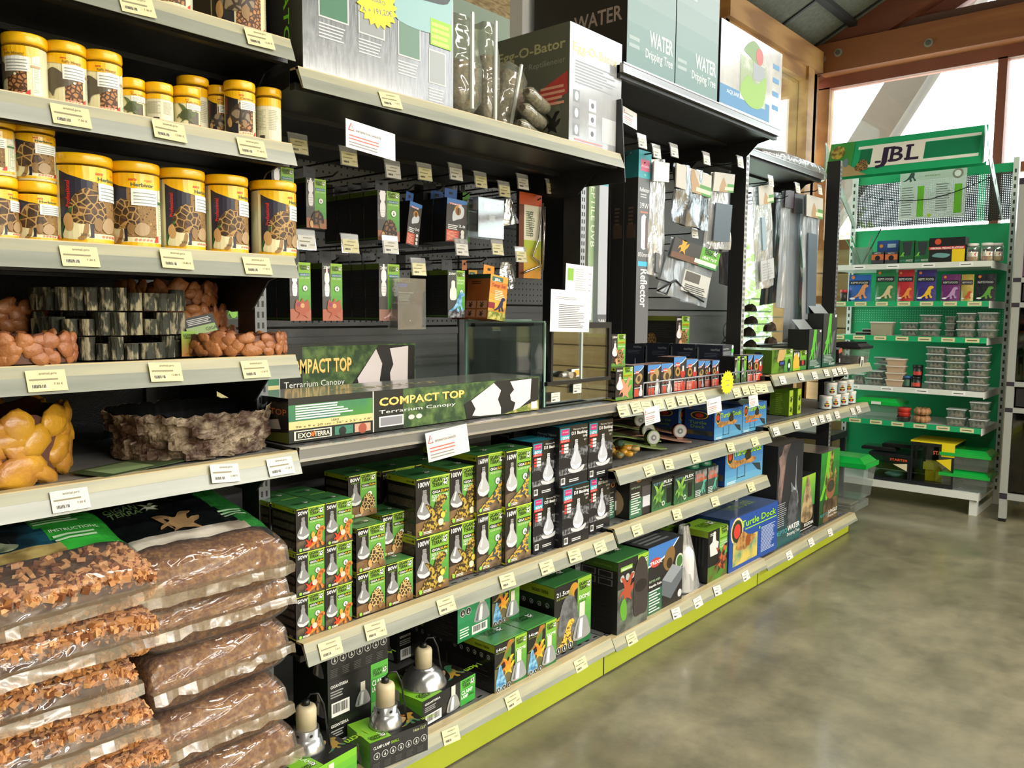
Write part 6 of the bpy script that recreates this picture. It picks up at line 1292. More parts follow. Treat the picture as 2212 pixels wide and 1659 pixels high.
def reflside(b, F): b.rect(F, 0, 0, 1, 1, '#1c1b1b', 1); b.rect(F, 0, .86, 1, 1, '#17696f', 2); b.lines(F, .3, .62, .8, .72, 5, '#4a3c34'); b.rect(F, .2, .55, .9, .62, '#3c2e26', 2)
def stripbox(k, l):
    Y = 1.67+k*.062; x0 = XU(1374, 1.67, 1.4); w = XU(1401, 1.67, 1.4)-x0; z0 = ZV(742, x0, 1.67); h = ZV(330, x0+w, 1.67)-z0
    carton('reflector_box', w, .058, h, CARD, refl, reflside, None, loc=(x0, Y, z0), label=l, cat='box', group='tall reflector boxes with teal tops')
for k, l in enumerate(('tall grey reflector box with a teal top, nearest the aisle', 'second tall reflector box, only its dark side showing', 'third tall reflector box with a teal top')): stripbox(k, l)
def hdr(b, F): b.rect(F, 0, 0, 1, 1, '#b9b5ab', 1); b.rect(F, .66, .0, 1, .45, '#4c8a3a', 2); b.rect(F, .55, .1, .98, .28, '#c6d8b0', 3); b.shape(F, [(0, 0), (.3, .8), (.6, .6), (1, 0)], .3, 0, .4, '#a5855c', 2)
GHM = 'heat mats in film bags'
film_bag('film_bag', [(1405, 344), (1437, 345), (1434, 604), (1396, 592)], 1.67, CRK, 'tall clear crinkled bag with white header, next to the reflector boxes', group=GHM, seed=3, parts=(('header_card', .0, 1, .02, .19, mat('#c9cac6', .25), None), ('cable', .3, .5, .8, .97, mat('#6a6c70', .5), None)))
film_bag('film_bag', [(1455, 350), (1532, 377), (1526, 500), (1452, 478)], 1.67, FOIL2, 'wide silver heat mat bag with a sunset header card', group=GHM, seed=4, amp=.02, thick=.008, parts=(('header_card', .0, 1, .02, .42, mat('#b9b5ab', .25), hdr),))
film_bag('film_bag', [(1536, 372), (1576, 376), (1576, 540), (1520, 536)], 1.69, CRK, 'silvery heat mat bag with a white and green header, left of the post', group=GHM, seed=5, amp=.02, parts=(('header_card', .0, 1, .0, .25, mat('#c6c8c2', .25), hdr), ('heat_mat', .2, .85, .4, .9, mat('#55616c', .4), None)))
film_bag('film_bag', [(1568, 400), (1590, 404), (1592, 540), (1562, 545)], 1.8, CRK2, 'dull film bag wedged between the silvery mat and the post', group=GHM, seed=6)
def heatmat(b, F): b.rect(F, 0, 0, 1, 1, '#3c3836', 1); b.rect(F, 0, 0, .6, .3, '#6a4a34', 2); b.rect(F, .58, 0, 1, 1, '#5f9f34', 2); b.rect(F, .58, 0, 1, .3, '#2f7a3a', 3); logo(b, F, .64, .68, .3, 4); b.text(F, 'HEAT MAT', .63, .42, .17, '#eef4e6', 4, fit=.32, bold=.02); b.rect(F, .48, .1, .96, .32, '#d9e6cc', 5); b.shape(F, GEK, .1, .3, .2, '#d09a2c', 4)
film_bag('film_bag', [(1450, 512), (1546, 545), (1524, 665), (1418, 632)], 1.64, CRK2, 'tilted heat mat bag with black and green header, power cable inside', group=GHM, seed=7, amp=.01, dy=0, parts=(('header_card', .0, 1, .0, .35, mat('#3c3836', .3), heatmat), ('leaflet', .35, .9, .48, .85, mat('#b9bab6', .5), lambda b, F: (b.rect(F, .05, .5, .6, .95, '#5a5652', 1), b.lines(F, .1, .05, .9, .4, 4, '#4a4a4a')))))
b = MB(); p0 = PY(1415, 618, 1.62); b.tube([PY(u, v, 1.625)-p0 for u, v in ((1418, 600), (1450, 612), (1440, 635), (1420, 628), (1460, 605), (1478, 625), (1500, 640), (1520, 652))], .004, CABLE); b.obj('power_cable', p0, label='black power cable bundled in the tilted heat mat bag', cat='cable')
film_bag('film_bag', [(1556, 470), (1578, 474), (1582, 620), (1552, 612)], 1.85, mat('#1b1c22', .2, co=1), 'long black mat bag hanging behind, left of the post', group=GHM, seed=8, amp=.004, thick=.004)
for u, v, l in ((1386, 308, 'first above the reflector boxes'), (1417, 330, 'above the tall clear bag'), (1455, 328, 'above the wide silver bag'), (1525, 345, 'under the high third bay shelf'), (1598, 352, 'beside the third post'), (1499, 504, 'above the tilted heat mat bag'), (1480, 622, 'lowest, with a leaning price tag')):
    hook(u, v, 1.62 if v < 500 else 1.7, 'peg hook of the third bay, '+l, white=True)

# ---- ramps and docks
def tdock(b, F):
    b.grad(F, 0, 0, 1, 1, '#5f9fbf', '#2c66b0', 5, 1); b.text(F, 'Turtle Dock', .2, .72, .17, '#15300f', 3, fit=.76, bold=.07); b.text(F, 'Turtle Dock', .2, .73, .17, '#a9dc2c', 4, fit=.75, bold=.02)
    b.ell(F, .12, .76, .085, '#e9a42c', 3, ry=.1); b.ell(F, .12, .76, .07, '#1f3a24', 4, ry=.085); b.ell(F, .11, .76, .045, '#b8382c', 5); b.shape(F, [(0, .2), (.15, .35), (.4, .3), (.7, .36), (1, .24), (.85, .1), (.5, .14), (.2, .06)], .1, .36, .7, PEB, 4, sy=.34); b.poly(F, [(.7, .42), (.92, .36), (.95, .14), (.85, .2)], '#26343a', 5)
    b.shape(F, TOR, .5, .5, .18, '#2c2618', 6); b.rect(F, .3, .1, .31, .42, '#1f3f4a', 5); b.rect(F, .5, .1, .51, .42, '#1f3f4a', 5); b.rect(F, .3, .12, .51, .14, '#1f3f4a', 5); b.lines(F, .05, .02, .3, .1, 3, '#cfe2ea', 3)
def tdside(b, F): b.rect(F, 0, 0, 1, 1, '#1a3a78', 1); b.ell(F, .5, .82, .3, '#c99a2c', 2, ry=.12); b.ell(F, .5, .82, .26, '#1f2a24', 3, ry=.1); b.ell(F, .5, .82, .15, '#a8382c', 4, ry=.07); b.text(F, 'Turtle', .14, .52, .11, '#6a8a2c', 2, fit=.6, bold=.05); b.text(F, 'Dock', .2, .38, .11, '#6a8a2c', 2, fit=.5, bold=.05); b.rect(F, .05, .14, .95, .3, mat('#6a5a2c', .5, n=('#2c3a3a', 20, .4, .6)), 2)
def tdtop(b, F): b.rect(F, 0, 0, 1, 1, mat('#54678c', .3, co=.6), 1); b.text(F, 'Turtle Dock', .3, .3, .4, '#8aa04a', 2, fit=.5)
TD = (tdock, tdside, tdtop); GTD = 'blue turtle dock boxes'; BLUB = '#1d3f80'
def tdhead(o, w, dep, h, hh=.05):
    b = MB(); b.box(0, w, dep-.002, dep, h, h+hh, BLUB); F = Flat((0, dep-.002, h), (w, 0, 0), (0, 0, hh), (0, -1, 0)); b.ell(F, .15, .5, .09, '#c98a3a', 1); b.text(F, 'Turtle Dock', .4, .25, .5, '#8fc02c', 1, fit=.4, bold=.03); b.obj('header_card', parent=o)
o, _ = cart('turtle_dock_box', 1542, 1602, 952, 889, C2, .14, TD, 'turtle dock box at the front of the ramp shelf, beside the brown ramps', group=GTD, base=BLUB); w_ = max(v.co.x for v in o.data.vertices); h_ = max(v.co.z for v in o.data.vertices); tdhead(o, w_, .14, h_)
carton('turtle_dock_box', w_, .14, h_, BLUB, tdock, tdside, tdtop, loc=(o.location.x-.02, o.location.y+.16, C2), label='turtle dock box directly behind the front one on the ramp shelf', cat='box', group=GTD)
def rdock(b, F): tdock(b, F); b.rect(F, .1, .35, .6, .4, '#d2602c', 7)
o, _ = cart('ramp_dock_box', 1603, 1654, 936, 875, C2, .14, (rdock, tdside, tdtop), 'lighter blue ramp box with an orange band, right end of the ramp shelf', base=BLUB); tdhead(o, max(v.co.x for v in o.data.vertices), .14, max(v.co.z for v in o.data.vertices), .04)
cart('turtle_dock_box', 1565, 1646, 1052, 970, C3, .16, TD, 'turtle dock box on the rain maker shelf', group=GTD, base=BLUB)
def tdbig(b, F):
    b.rect(F, 0, 0, 1, 1, '#1e4796', 1); b.text(F, 'Turtle Dock', .22, .76, .13, '#102a0f', 3, fit=.74, bold=.07); b.text(F, 'Turtle Dock', .22, .765, .13, '#93d02c', 4, fit=.73, bold=.02); b.rect(F, .3, .7, .97, .72, '#93d02c', 3)
    b.ell(F, .14, .74, .12, '#e8c48a', 3); b.ell(F, .14, .74, .1, '#23301f', 4); b.ell(F, .14, .74, .065, '#c4382c', 5); b.rect(F, .07, .08, .56, .56, mat('#5f8a6a', .4, n=('#c9b45a', 12, .4, .6)), 3); b.shape(F, [(0, .1), (.3, .4), (.6, .3), (1, .2), (.6, .0), (.3, 0)], .12, .34, .4, PEB, 4); b.ell(F, .36, .48, .05, '#8a4a1c', 6)
    b.lines(F, .64, .1, .96, .62, 18, '#c4d2e4', 3, fill=.35); b.ell(F, .6, .62, .014, '#8ad02c', 4)
o, _ = cart('turtle_dock_box', 1573, 1677, 1240, 1125, C4, .22, (tdbig, lambda b, F: b.rect(F, 0, 0, 1, 1, '#142c60', 1), tdtop), 'biggest turtle dock box, on the base shelf', group=GTD, base=BLUB); tdhead(o, max(v.co.x for v in o.data.vertices), .22, max(v.co.z for v in o.data.vertices), .06)
# ramps
def ramp(l, c, u, v, z, rz=0):
    p = PZ(u, v, C2); e = empty('turtle_ramp', (p.x, p.y, C2+z), rz, l, 'ramp', 'flat turtle ramps with suction cup ends'); m = mat(c, .5)
    b = MB(); n = 12; 
    for i in range(n):
        y0, y1 = .0+.34*i/n, .34*(i+1)/n; f = lambda y: .004+.03*math.sin(y*7)**2
        b.hexa([(0, y0, f(y0)), (.13, y0, f(y0)), (.13, y1, f(y1)), (0, y1, f(y1)), (0, y0, f(y0)+.005), (.13, y0, f(y0)+.005), (.13, y1, f(y1)+.005), (0, y1, f(y1)+.005)], m)
    b.obj('board', parent=e)
    b = MB(); b.hexa([(.05, .02, .006), (.075, .02, .006), (.075, .045, .006), (.05, .045, .006), (.05, .02, .05), (.075, .02, .05), (.075, .045, .05), (.05, .045, .05)], m)
    i0 = len(b.v); q = 18
    for x in (.05, .075): b.v += [(x, .0325+.03*math.cos(2*PI*k/q), .045+.03*math.sin(2*PI*k/q)) for k in range(q)]
    for k in range(q): b.f.append((i0+k, i0+(k+1) % q, i0+q+(k+1) % q, i0+q+k)); b.m.append(b.mi(m)); b.sm.append(True)
    for s in (0, q): b.f.append(tuple(i0+s+k for k in range(q))); b.m.append(b.mi(m)); b.sm.append(False)
    b.obj('cup_holder', parent=e, rz=0)
    b = MB()
    for s, x in ((-1, .0485),):
        b.face([(x, .0325+.026*math.cos(2*PI*k/q), .045+.026*math.sin(2*PI*k/q)) for k in range(q)], mat('#a7a9a9', .25, co=.6)); b.face([(x-.001, .0325+.012*math.cos(2*PI*k/q), .045+.012*math.sin(2*PI*k/q)) for k in range(q)], mat('#6a6c6e', .3)); b.face([(x-.002, .0325+.005*math.cos(2*PI*k/q), .045+.005*math.sin(2*PI*k/q)) for k in range(q)], '#b4b6b6')
    b.obj('suction_cup', parent=e); return e
OL = '#6f8242'; BR = '#8f6552'
for i, (c, u, v, z, l) in enumerate(((OL, 1441, 973, 0, 'green turtle ramp, lowest and nearest the aisle'), (OL, 1428, 963, .012, 'green turtle ramp, middle of the green pile'), (OL, 1408, 948, .03, 'green turtle ramp on top, furthest left'), (BR, 1494, 958, .0, 'brown turtle ramp nearest the aisle'), (BR, 1480, 945, .008, 'brown turtle ramp, middle of the brown pile'), (BR, 1468, 930, .018, 'brown turtle ramp furthest back'))): ramp(l, c, u, v, z, rad(62-4*i))
e = empty('pebble_island', (PZ(1358, 990, C2).x, PZ(1358, 990, C2).y+.05, C2), label='golden pebble island with a small green plant, left end of the ramp shelf', cat='island'); rr = random.Random(2)
b = MB(); 
for i in range(26): a = rr.random()*6.3; q = rr.random()**.5*.075; b.blob((q*math.cos(a), q*math.sin(a), .014+rr.random()*.02), (.024, .018, .012), GOLD if i % 3 else mat('#b0904a', .5, n=('#5f6a4a', 60, .4, .6)), i, .3, 1.5, 10, 6, Matrix.Rotation(a, 3, 'Z').to_euler())
b.obj('pebbles', parent=e); b = MB(); b.blob((.01, .0, .05), (.02, .02, .014), mat('#24402a', .6, b=(80, 1)), 3, .5, 3); b.obj('plant', parent=e)
# rain maker shelf
def rain(b, F): b.rect(F, 0, 0, 1, 1, '#23201f', 1); b.rect(F, 0, 0, .55, .4, '#35694c', 2); b.ell(F, .4, .82, .14, '#9a6a3c', 2, ry=.1); b.ell(F, .4, .82, .06, '#14100c', 3); b.ell(F, .8, .9, .14, '#c9d0c4', 2); b.ell(F, .8, .9, .1, '#4a6a3c', 3); b.rect(F, .55, .15, .95, .62, '#4a4648', 3); b.rect(F, .58, .17, .92, .4, '#c4c4cc', 4); b.text(F, 'REPTILAND', .06, .62, .035, '#a9c8a4', 3, fit=.4); b.lines(F, .06, .08, .5, .55, 9, '#c9d0c8', 3)
def rainside(b, F): b.rect(F, 0, 0, 1, 1, '#1c1a19', 1); b.ell(F, .5, .3, .34, '#a58a6a', 2); b.rect(F, .35, .33, .6, .38, '#2a211a', 3)
cart('rain_maker_box', 1310, 1340, 1135, 1035, C3, .12, (rain, rainside, None), 'black rain maker box at the left end, partly behind the cyan lamp boxes', Y=1.6, group='black rain maker boxes')
cart('rain_maker_box', 1359, 1406, 1122, 1020, C3, .15, (rain, rainside, None), 'black rain maker box left of the leafy green boxes', group='black rain maker boxes')
def flex(b, F): b.grad(F, 0, 0, 1, 1, '#2f6a3a', '#1c1f1c', 6, 1); b.text(F, 'REPTO', .06, .82, .09, '#6a9aa0', 3, fit=.42, bold=.01); b.text(F, 'FLEX', .52, .82, .1, '#eceeec', 3, fit=.42, bold=.03); b.text(F, 'Rainmaker', .94, .73, .05, '#eceeec', 3, 'r', fit=.46, sh=.2); b.shape(F, GEK, .05, .2, .5, mat('#4a7a2c', .5, n=('#8ab84a', 30, .4, .6)), 3); b.shape(F, LIZ, .05, .05, .45, mat('#2c4a24', .6), 2); b.rect(F, .68, .14, .86, .64, '#141414', 4); b.ell(F, .52, .18, .06, '#e4e8e4', 3); b.ell(F, .52, .18, .04, '#2c5a34', 4)
GR = 'leafy green rain maker boxes'
for u0, u1, vb, vt, l in ((1407, 1454, 1107, 1040, 'left'), (1455, 1499, 1093, 1029, 'right')): cart('rainmaker_box', u0, u1, vb, vt, C3, .11, (flex, lambda b, F: b.rect(F, 0, 0, 1, 1, '#1f241f', 1), lambda b, F: b.rect(F, 0, 0, 1, 1, mat('#6d6f6c', .3, n=('#4a4c4a', 8, .4, .6), co=.5), 1)), 'leafy green and black box, %s of the pair' % l, group=GR)
for i, (u0, u1, vb) in enumerate(((1500, 1526, 1077), (1528, 1550, 1068))):
    p = PZ(u0, vb, C3); w_ = XU(u1, p.y, C3)-p.x; e = empty('dripper_bottle', p, label='dripper bottle with green cap and orange lettering, %s of the pair' % ['left', 'right'][i], cat='bottle', group='dripper bottles beside the turtle dock box')
    b = MB(); b.box(0, w_, 0, .1, 0, .11, mat('#30423c', .4)); F = FR(w_, .11); b.rect(F, 0, .55, 1, 1, mat('#4a4c4c', .4, n=('#8a8c8a', 30, .45, .6)), 1); b.text(F, 'LITTLE', .1, .76, .1, '#d25a2c', 2, fit=.6, bold=.04); b.text(F, 'DRIPPER', .05, .58, .14, '#d25a2c', 2, fit=.85, bold=.04); b.shape(F, LIZ, .3, .1, .6, '#4a9a84', 2); b.lines(F, .05, .05, .5, .3, 4, '#b9c4c0', 2); b.obj('body', parent=e)
    b = MB(); b.lathe([(.034, 0), (.036, .004), (.036, .02), (.026, .024), (.022, .03)], mat('#1f6a4c', .25, co=.5), 24, cx=w_/2, cy=.05, z=.111); b.obj('cap', parent=e)
# base shelf of the third bay
def fogg(b, F): b.rect(F, 0, 0, 1, 1, '#1d1b1a', 1); b.rect(F, 0, 0, 1, .62, mat('#3c3f3a', .5, n=('#6d7266', 14, .4, .6)), 2); green(b, F, .64, .45, 1, 1, 3); logo(b, F, .67, .86, .3, 4); b.text(F, 'DIGITAL', .67, .76, .03, '#e4f0da', 4, fit=.28); b.text(F, 'FOGGER', .67, .72, .03, '#e4f0da', 4, fit=.26); b.rect(F, .08, .86, .46, .92, '#7fae3a', 3); b.text(F, 'GIGAFOGG', .1, .87, .03, '#f0f4ea', 4, fit=.34, bold=.02); [b.ell(F, .14+.17*i, .76, .065, '#a9aba8', 3) for i in range(3)]; b.shape(F, GEK, .05, .42, .5, '#a5482c', 4); b.shape(F, THD, .08, .2, .9, '#5c9a2c', 4); b.shape(F, [(0, 0), (0, 1), (.3, 1.4), (.7, 1.4), (1, 1), (1, 0), (.5, -.1)], .52, .2, .46, mat('#3a3230', .3), 6, sy=.7); b.ell(F, .75, .56, .2, '#1f1a19', 7, ry=.12)
def foggside(b, F):
    b.rect(F, 0, 0, 1, 1, '#1b1a19', 1); b.rect(F, 0, .88, 1, 1, '#3a5a1c', 2); b.text(F, 'GIGAFOGG', .6, .92, .03, '#7a9a3a', 3, fit=.3); [(b.rect(F, .12+.28*(i % 3), .66+.11*(i//3), .36+.28*(i % 3), .75+.11*(i//3), '#6a6a68', 2), b.rect(F, .14+.28*(i % 3), .67+.11*(i//3), .34+.28*(i % 3), .74+.11*(i//3), '#23211f', 3)) for i in range(6)]; b.lines(F, .1, .1, .9, .6, 16, '#2c2a28', 2, fill=.3)
cart('fogger_box', 1332, 1397, 1374, 1217, C4, .26, (fogg, foggside, top_green), 'tall green-topped fogger box at the left of the third bay base')
def trixbig(b, F):
    b.rect(F, 0, 0, 1, 1, '#1f1d1d', 1); b.poly(F, [(0, 1), (0, .74), (.3, .76), (.6, .84), (.85, 1)], '#3a72b8', 2); b.poly(F, [(0, .74), (.3, .76), (.6, .84), (.85, 1), (.88, 1), (.62, .82), (.3, .735), (0, .715)], '#e4e6e8', 3); b.ell(F, .2, .76, .15, '#b8403a', 4, ry=.07); b.text(F, 'TRIXIE', .04, .735, .05, '#f4f2f0', 5, fit=.34, bold=.04)
    b.shape(F, [(0, .4), (.3, .9), (.8, 1), (1, .6), (.7, .1), (.3, 0)], .42, .56, .34, '#7a5c34', 3, sy=.34); b.ell(F, .6, .66, .08, '#2c1f10', 4); b.ell(F, .9, .62, .12, '#b9c4ac', 3); b.ell(F, .9, .62, .09, '#3f6a34', 4); b.hexa; b.shape(F, [(0, .2), (.0, .6), (.5, .9), (1, .7), (1, .4), (.45, .0)], .4, .1, .58, '#5c636a', 4, 1, sy=.58); b.shape(F, [(.0, .6), (.5, .9), (1, .7), (.45, .42)], .4, .1, .58, '#8a9096', 5, 1, sy=.58); b.rect(F, 0, 0, .4, .36, '#2f5f44', 2); b.text(F, 'REPTILAND', .04, .48, .035, '#a9c8a4', 4, fit=.3); b.text(F, 'Reptile Rain', .04, .41, .035, '#eceeec', 4, fit=.34, bold=.02); b.lines(F, .04, .04, .36, .38, 8, '#d9dedb', 4, fill=.4); b.ell(F, .92, .12, .06, '#c4c8ca', 6)
cart('rain_system_box', 1397, 1472, 1333, 1186, C4, .26, (trixbig, lambda b, F: b.rect(F, 0, 0, 1, 1, '#1b1a19', 1), lambda b, F: (b.rect(F, 0, 0, 1, 1, mat('#4a4c4d', .3, co=.5), 1), b.lines(F, .1, .1, .8, .5, 4, '#8a8c8e'))), 'black rain system box with blue corner and red oval badge')
p = PZ(1497, 1279, C4); e = empty('spray_bottle', (p.x, p.y+.05, C4), label='white pump spray bottle wrapped in clear film', cat='bottle')
b = MB(); b.lathe([(.042, 0), (.046, .004), (.046, .13), (.042, .16), (.028, .185), (.016, .195)], mat('#d6d4d2', .4), 32); b.obj('bottle', parent=e)
b = MB(); b.lathe([(.02, .19), (.021, .215), (.014, .225), (.012, .25)], CABLE, 20); b.tube([(.0, 0, .25), (.045, 0, .262)], .007, CABLE); b.tube([(-.002, 0, .25), (-.03, 0, .235), (-.04, 0, .2)], .004, CABLE); b.obj('spray_head', parent=e)
b = MB(); n, m_ = 16, 12; G = []
for j in range(m_+1):
    for i in range(n):
        a = 2*PI*i/n; z = .27*j/m_; q = (.085-.06*(j/m_)**1.2)*(1+.22*noise.noise(Vector((math.cos(a)*2, math.sin(a)*2, z*9)))); G.append((q*math.cos(a)+.02*(1-j/m_), q*math.sin(a)*.6, z+.001))
b.mesh(G, [(j*n+i, j*n+(i+1) % n, (j+1)*n+(i+1) % n, (j+1)*n+i) for j in range(m_) for i in range(n)], CRK, True); b.obj('film_wrap', parent=e)
def plat(b, F): b.rect(F, 0, 0, .5, 1, '#171615', 1); green(b, F, .5, 0, 1, 1); logo(b, F, .56, .86, .4); b.text(F, 'GIGACLIMB', .52, .76, .03, '#20340f', 3, fit=.44); b.text(F, 'TURTLE', .53, .69, .035, '#e9f2dc', 3, fit=.3); b.text(F, 'CLIMBING', .53, .64, .035, '#e9f2dc', 3, fit=.38); b.text(F, 'PLATFORM', .53, .59, .035, '#e9f2dc', 3, fit=.38); b.shape(F, [(.1, .0), (0, .5), (.3, .6), (.4, 1), (.6, 1), (.7, .6), (1, .5), (.9, 0)], .06, .5, .4, '#cfcfcc', 3, 1, sy=.5); b.rect(F, 0, 0, 1, .3, mat('#5c4a24', .5, n=('#3f7a24', 16, .4, .6)), 4); b.shape(F, GEK, .3, .1, .6, mat('#2c211a', .5, n=('#c0582c', 30, .5, .6)), 5); b.lines(F, .08, .9, .45, .96, 2, '#d0d0cc', 3)
GPF = 'turtle platform boxes with green tops'
def platside(b, F): b.rect(F, 0, 0, 1, 1, '#121211', 1); b.rect(F, 0, .88, 1, 1, '#7f9a24', 2); [b.rect(F, .1+i*.12, .3, .15+i*.12, .85, '#2c2c2b', 2) for i in range(7)]
o, _ = cart('platform_box', 1527, 1575, 1261, 1150, C4, .14, (plat, platside, lambda b, F: (b.rect(F, 0, 0, 1, 1, '#7fae2c', 1), logo(b, F, .2, .3, .6, 2, '#2c4a14'))), 'turtle platform box with lime top, in front', group=GPF)
carton('platform_box', .1, .12, .2, '#121211', plat, platside, lambda b, F: (b.rect(F, 0, 0, 1, 1, '#7fae2c', 1), logo(b, F, .2, .3, .6, 2, '#2c4a14')), loc=(o.location.x-.03, o.location.y+.17, C4), label='turtle platform box with lime top, behind the front one', cat='box', group=GPF)

# ================================================================ fourth bay
D1, D2, D3 = SZ['d1'], SZ['d2'], SZ['d3']
def gadget(b, F): green(b, F, .6, 0, 1, 1); b.rect(F, 0, 0, .6, 1, mat('#5c8a24', .4, n=('#24301a', 9, .45, .6)), 1); b.rect(F, .3, .6, .6, 1, '#1f1c1a', 2); b.shape(F, [(0, 0), (.2, .6), (.6, 1), (1, .8), (.9, .2), (.5, 0)], .25, .5, .38, '#b99a62', 3); b.rect(F, .34, .3, .62, .52, '#20222c', 4); b.rect(F, .38, .36, .56, .48, '#3a4a9a', 5); b.ell(F, .82, .3, .08, '#20221f', 4, ry=.13); b.ell(F, .82, .28, .05, '#d9dcd8', 5); logo(b, F, .66, .8, .3, 4); b.text(F, 'HYGROMETER', .63, .68, .04, '#e9f2dc', 4, fit=.33)
def gadgetside(b, F): b.rect(F, 0, 0, 1, 1, '#415f16', 1); b.rect(F, .35, .72, .6, .9, '#1f2440', 2); b.shape(F, GEK, .4, .1, .3, '#7a2c1a', 2)
Ctop = lambda b, F: b.rect(F, 0, 0, 1, 1, mat('#9aa07a', .25, co=.6), 1)
GG = 'green gadget boxes on the fourth bay shelf'
o, _ = cart('gadget_box', 1666, 1711, 815, 757, D1, .13, (gadget, gadgetside, Ctop), 'green gadget box with a blue display picture, in front', group=GG, base='#415f16', Y=1.55)
for k in (1, 2): copy_tree(o, (o.location.x, 1.55+.135*k, D1), label='green gadget box, %s behind the one with the display' % ['', 'first', 'second'][k], group=GG)
def alarm(b, F): green(b, F, .5, 0, 1, 1); b.rect(F, 0, .5, .5, 1, '#1f1d1c', 1); b.rect(F, 0, 0, .5, .5, '#93b82c', 1); [b.ell(F, .1+.14*i, .78, .05, '#e9ebe6', 3, ry=.09) for i in range(3)]; b.shape(F, [(0, 0), (0, .6), (.4, 1), (1, .6), (1, 0)], .02, .15, .4, '#d9a83c', 3); b.rect(F, .44, .22, .9, .5, '#1c1d1f', 4); b.ell(F, .68, .38, .08, '#b8322c', 5); logo(b, F, .56, .76, .4, 4)
cart('gadget_box', 1712, 1742, 809, 759, D1, .12, (alarm, gadgetside, Ctop), 'green gadget box with yellow and red pictures, beside the tall dark boxes', group=GG, base='#415f16', Y=1.56)
b = MB(); x0, x1 = XU(1634, 2.0, 1.15), XU(1750, 2.0, 1.15); b.box(0, x1-x0, 0, .1, 0, .1, '#242424'); b.rect(Flat((0, 0, .1), (x1-x0, 0, 0), (0, .1, 0), (0, 0, 1)), .0, .0, 1, 1, '#c9c9c7', 1); b.obj('light_bar_box', (x0, 1.98, D1), label='long black box with a white top behind the green gadget boxes', cat='box')
def heattall(b, F): b.rect(F, 0, 0, 1, 1, '#3a3d3c', 1); b.grad(F, 0, 0, 1, .3, '#1f5a44', '#2f3c38', 4, 2); b.shape(F, LIZ, .05, .2, .5, '#5cb43c', 4, sy=1.25); b.shape(F, LIZ, .15, .4, .5, '#5cb43c', 4, sy=1.25); b.poly(F, [(.45, .25), (.7, .65), (.9, .68), (.7, .25)], '#5c6062', 3); b.lines(F, .1, .08, .85, .24, 6, '#9aaca4', 4); b.text(F, 'SCALEO', .5, .03, .04, '#dfe8e4', 4, fit=.42, bold=.02); b.rect(F, .82, .93, .94, .98, '#d9dcdc', 3)
dk = lambda b, F: b.rect(F, 0, 0, 1, 1, '#1c1e1d', 1)
GTL = 'tall dark boxes with green lizards'
for u0, u1, vt, l, y in ((1745, 1772, 712, 'smaller, left one', 1.55), (1775, 1804, 677, 'taller, right one', 1.56)):
    p_ = XU(u0, y, D1); w_ = XU(u1, y, D1)-p_; h_ = ZV(vt, p_, y)-D1; e = empty('lizard_box', (p_, y, D1), label='dark box with a climbing green lizard, '+l, cat='box', group=GTL)
    b = MB(); b.box(0, w_, 0, .11, 0, h_, '#1c1e1d'); heattall(b, FR(w_, h_)); b.obj('carton', parent=e)
    b = MB(); b.hexa([(0, .05, h_), (w_, .05, h_), (w_, .052, h_), (0, .052, h_), (-.01, .09, h_+.05), (w_-.01, .09, h_+.05), (w_-.01, .092, h_+.05), (-.01, .092, h_+.05)], mat('#8f9294', .25, co=.6)); b.obj('open_flap', parent=e)
for i in range(3): b = MB(); F = FR(.05, .075); b.box(0, .05, 0, .1, 0, .075, '#1f1c1c'); b.rect(F, 0, .7, 1, 1, '#b8604c', 1); b.rect(F, 0, 0, .4, .3, '#a8a8a4', 1); b.obj('small_box', (XU(1808, 1.57, D1)+.062*i, 1.56+.03*i, D1+.012), label='small black box with a red top, leaning, %s of three' % ['left', 'middle', 'right'][i], cat='box', group='leaning small black boxes', rot=(0, rad(-9), 0))
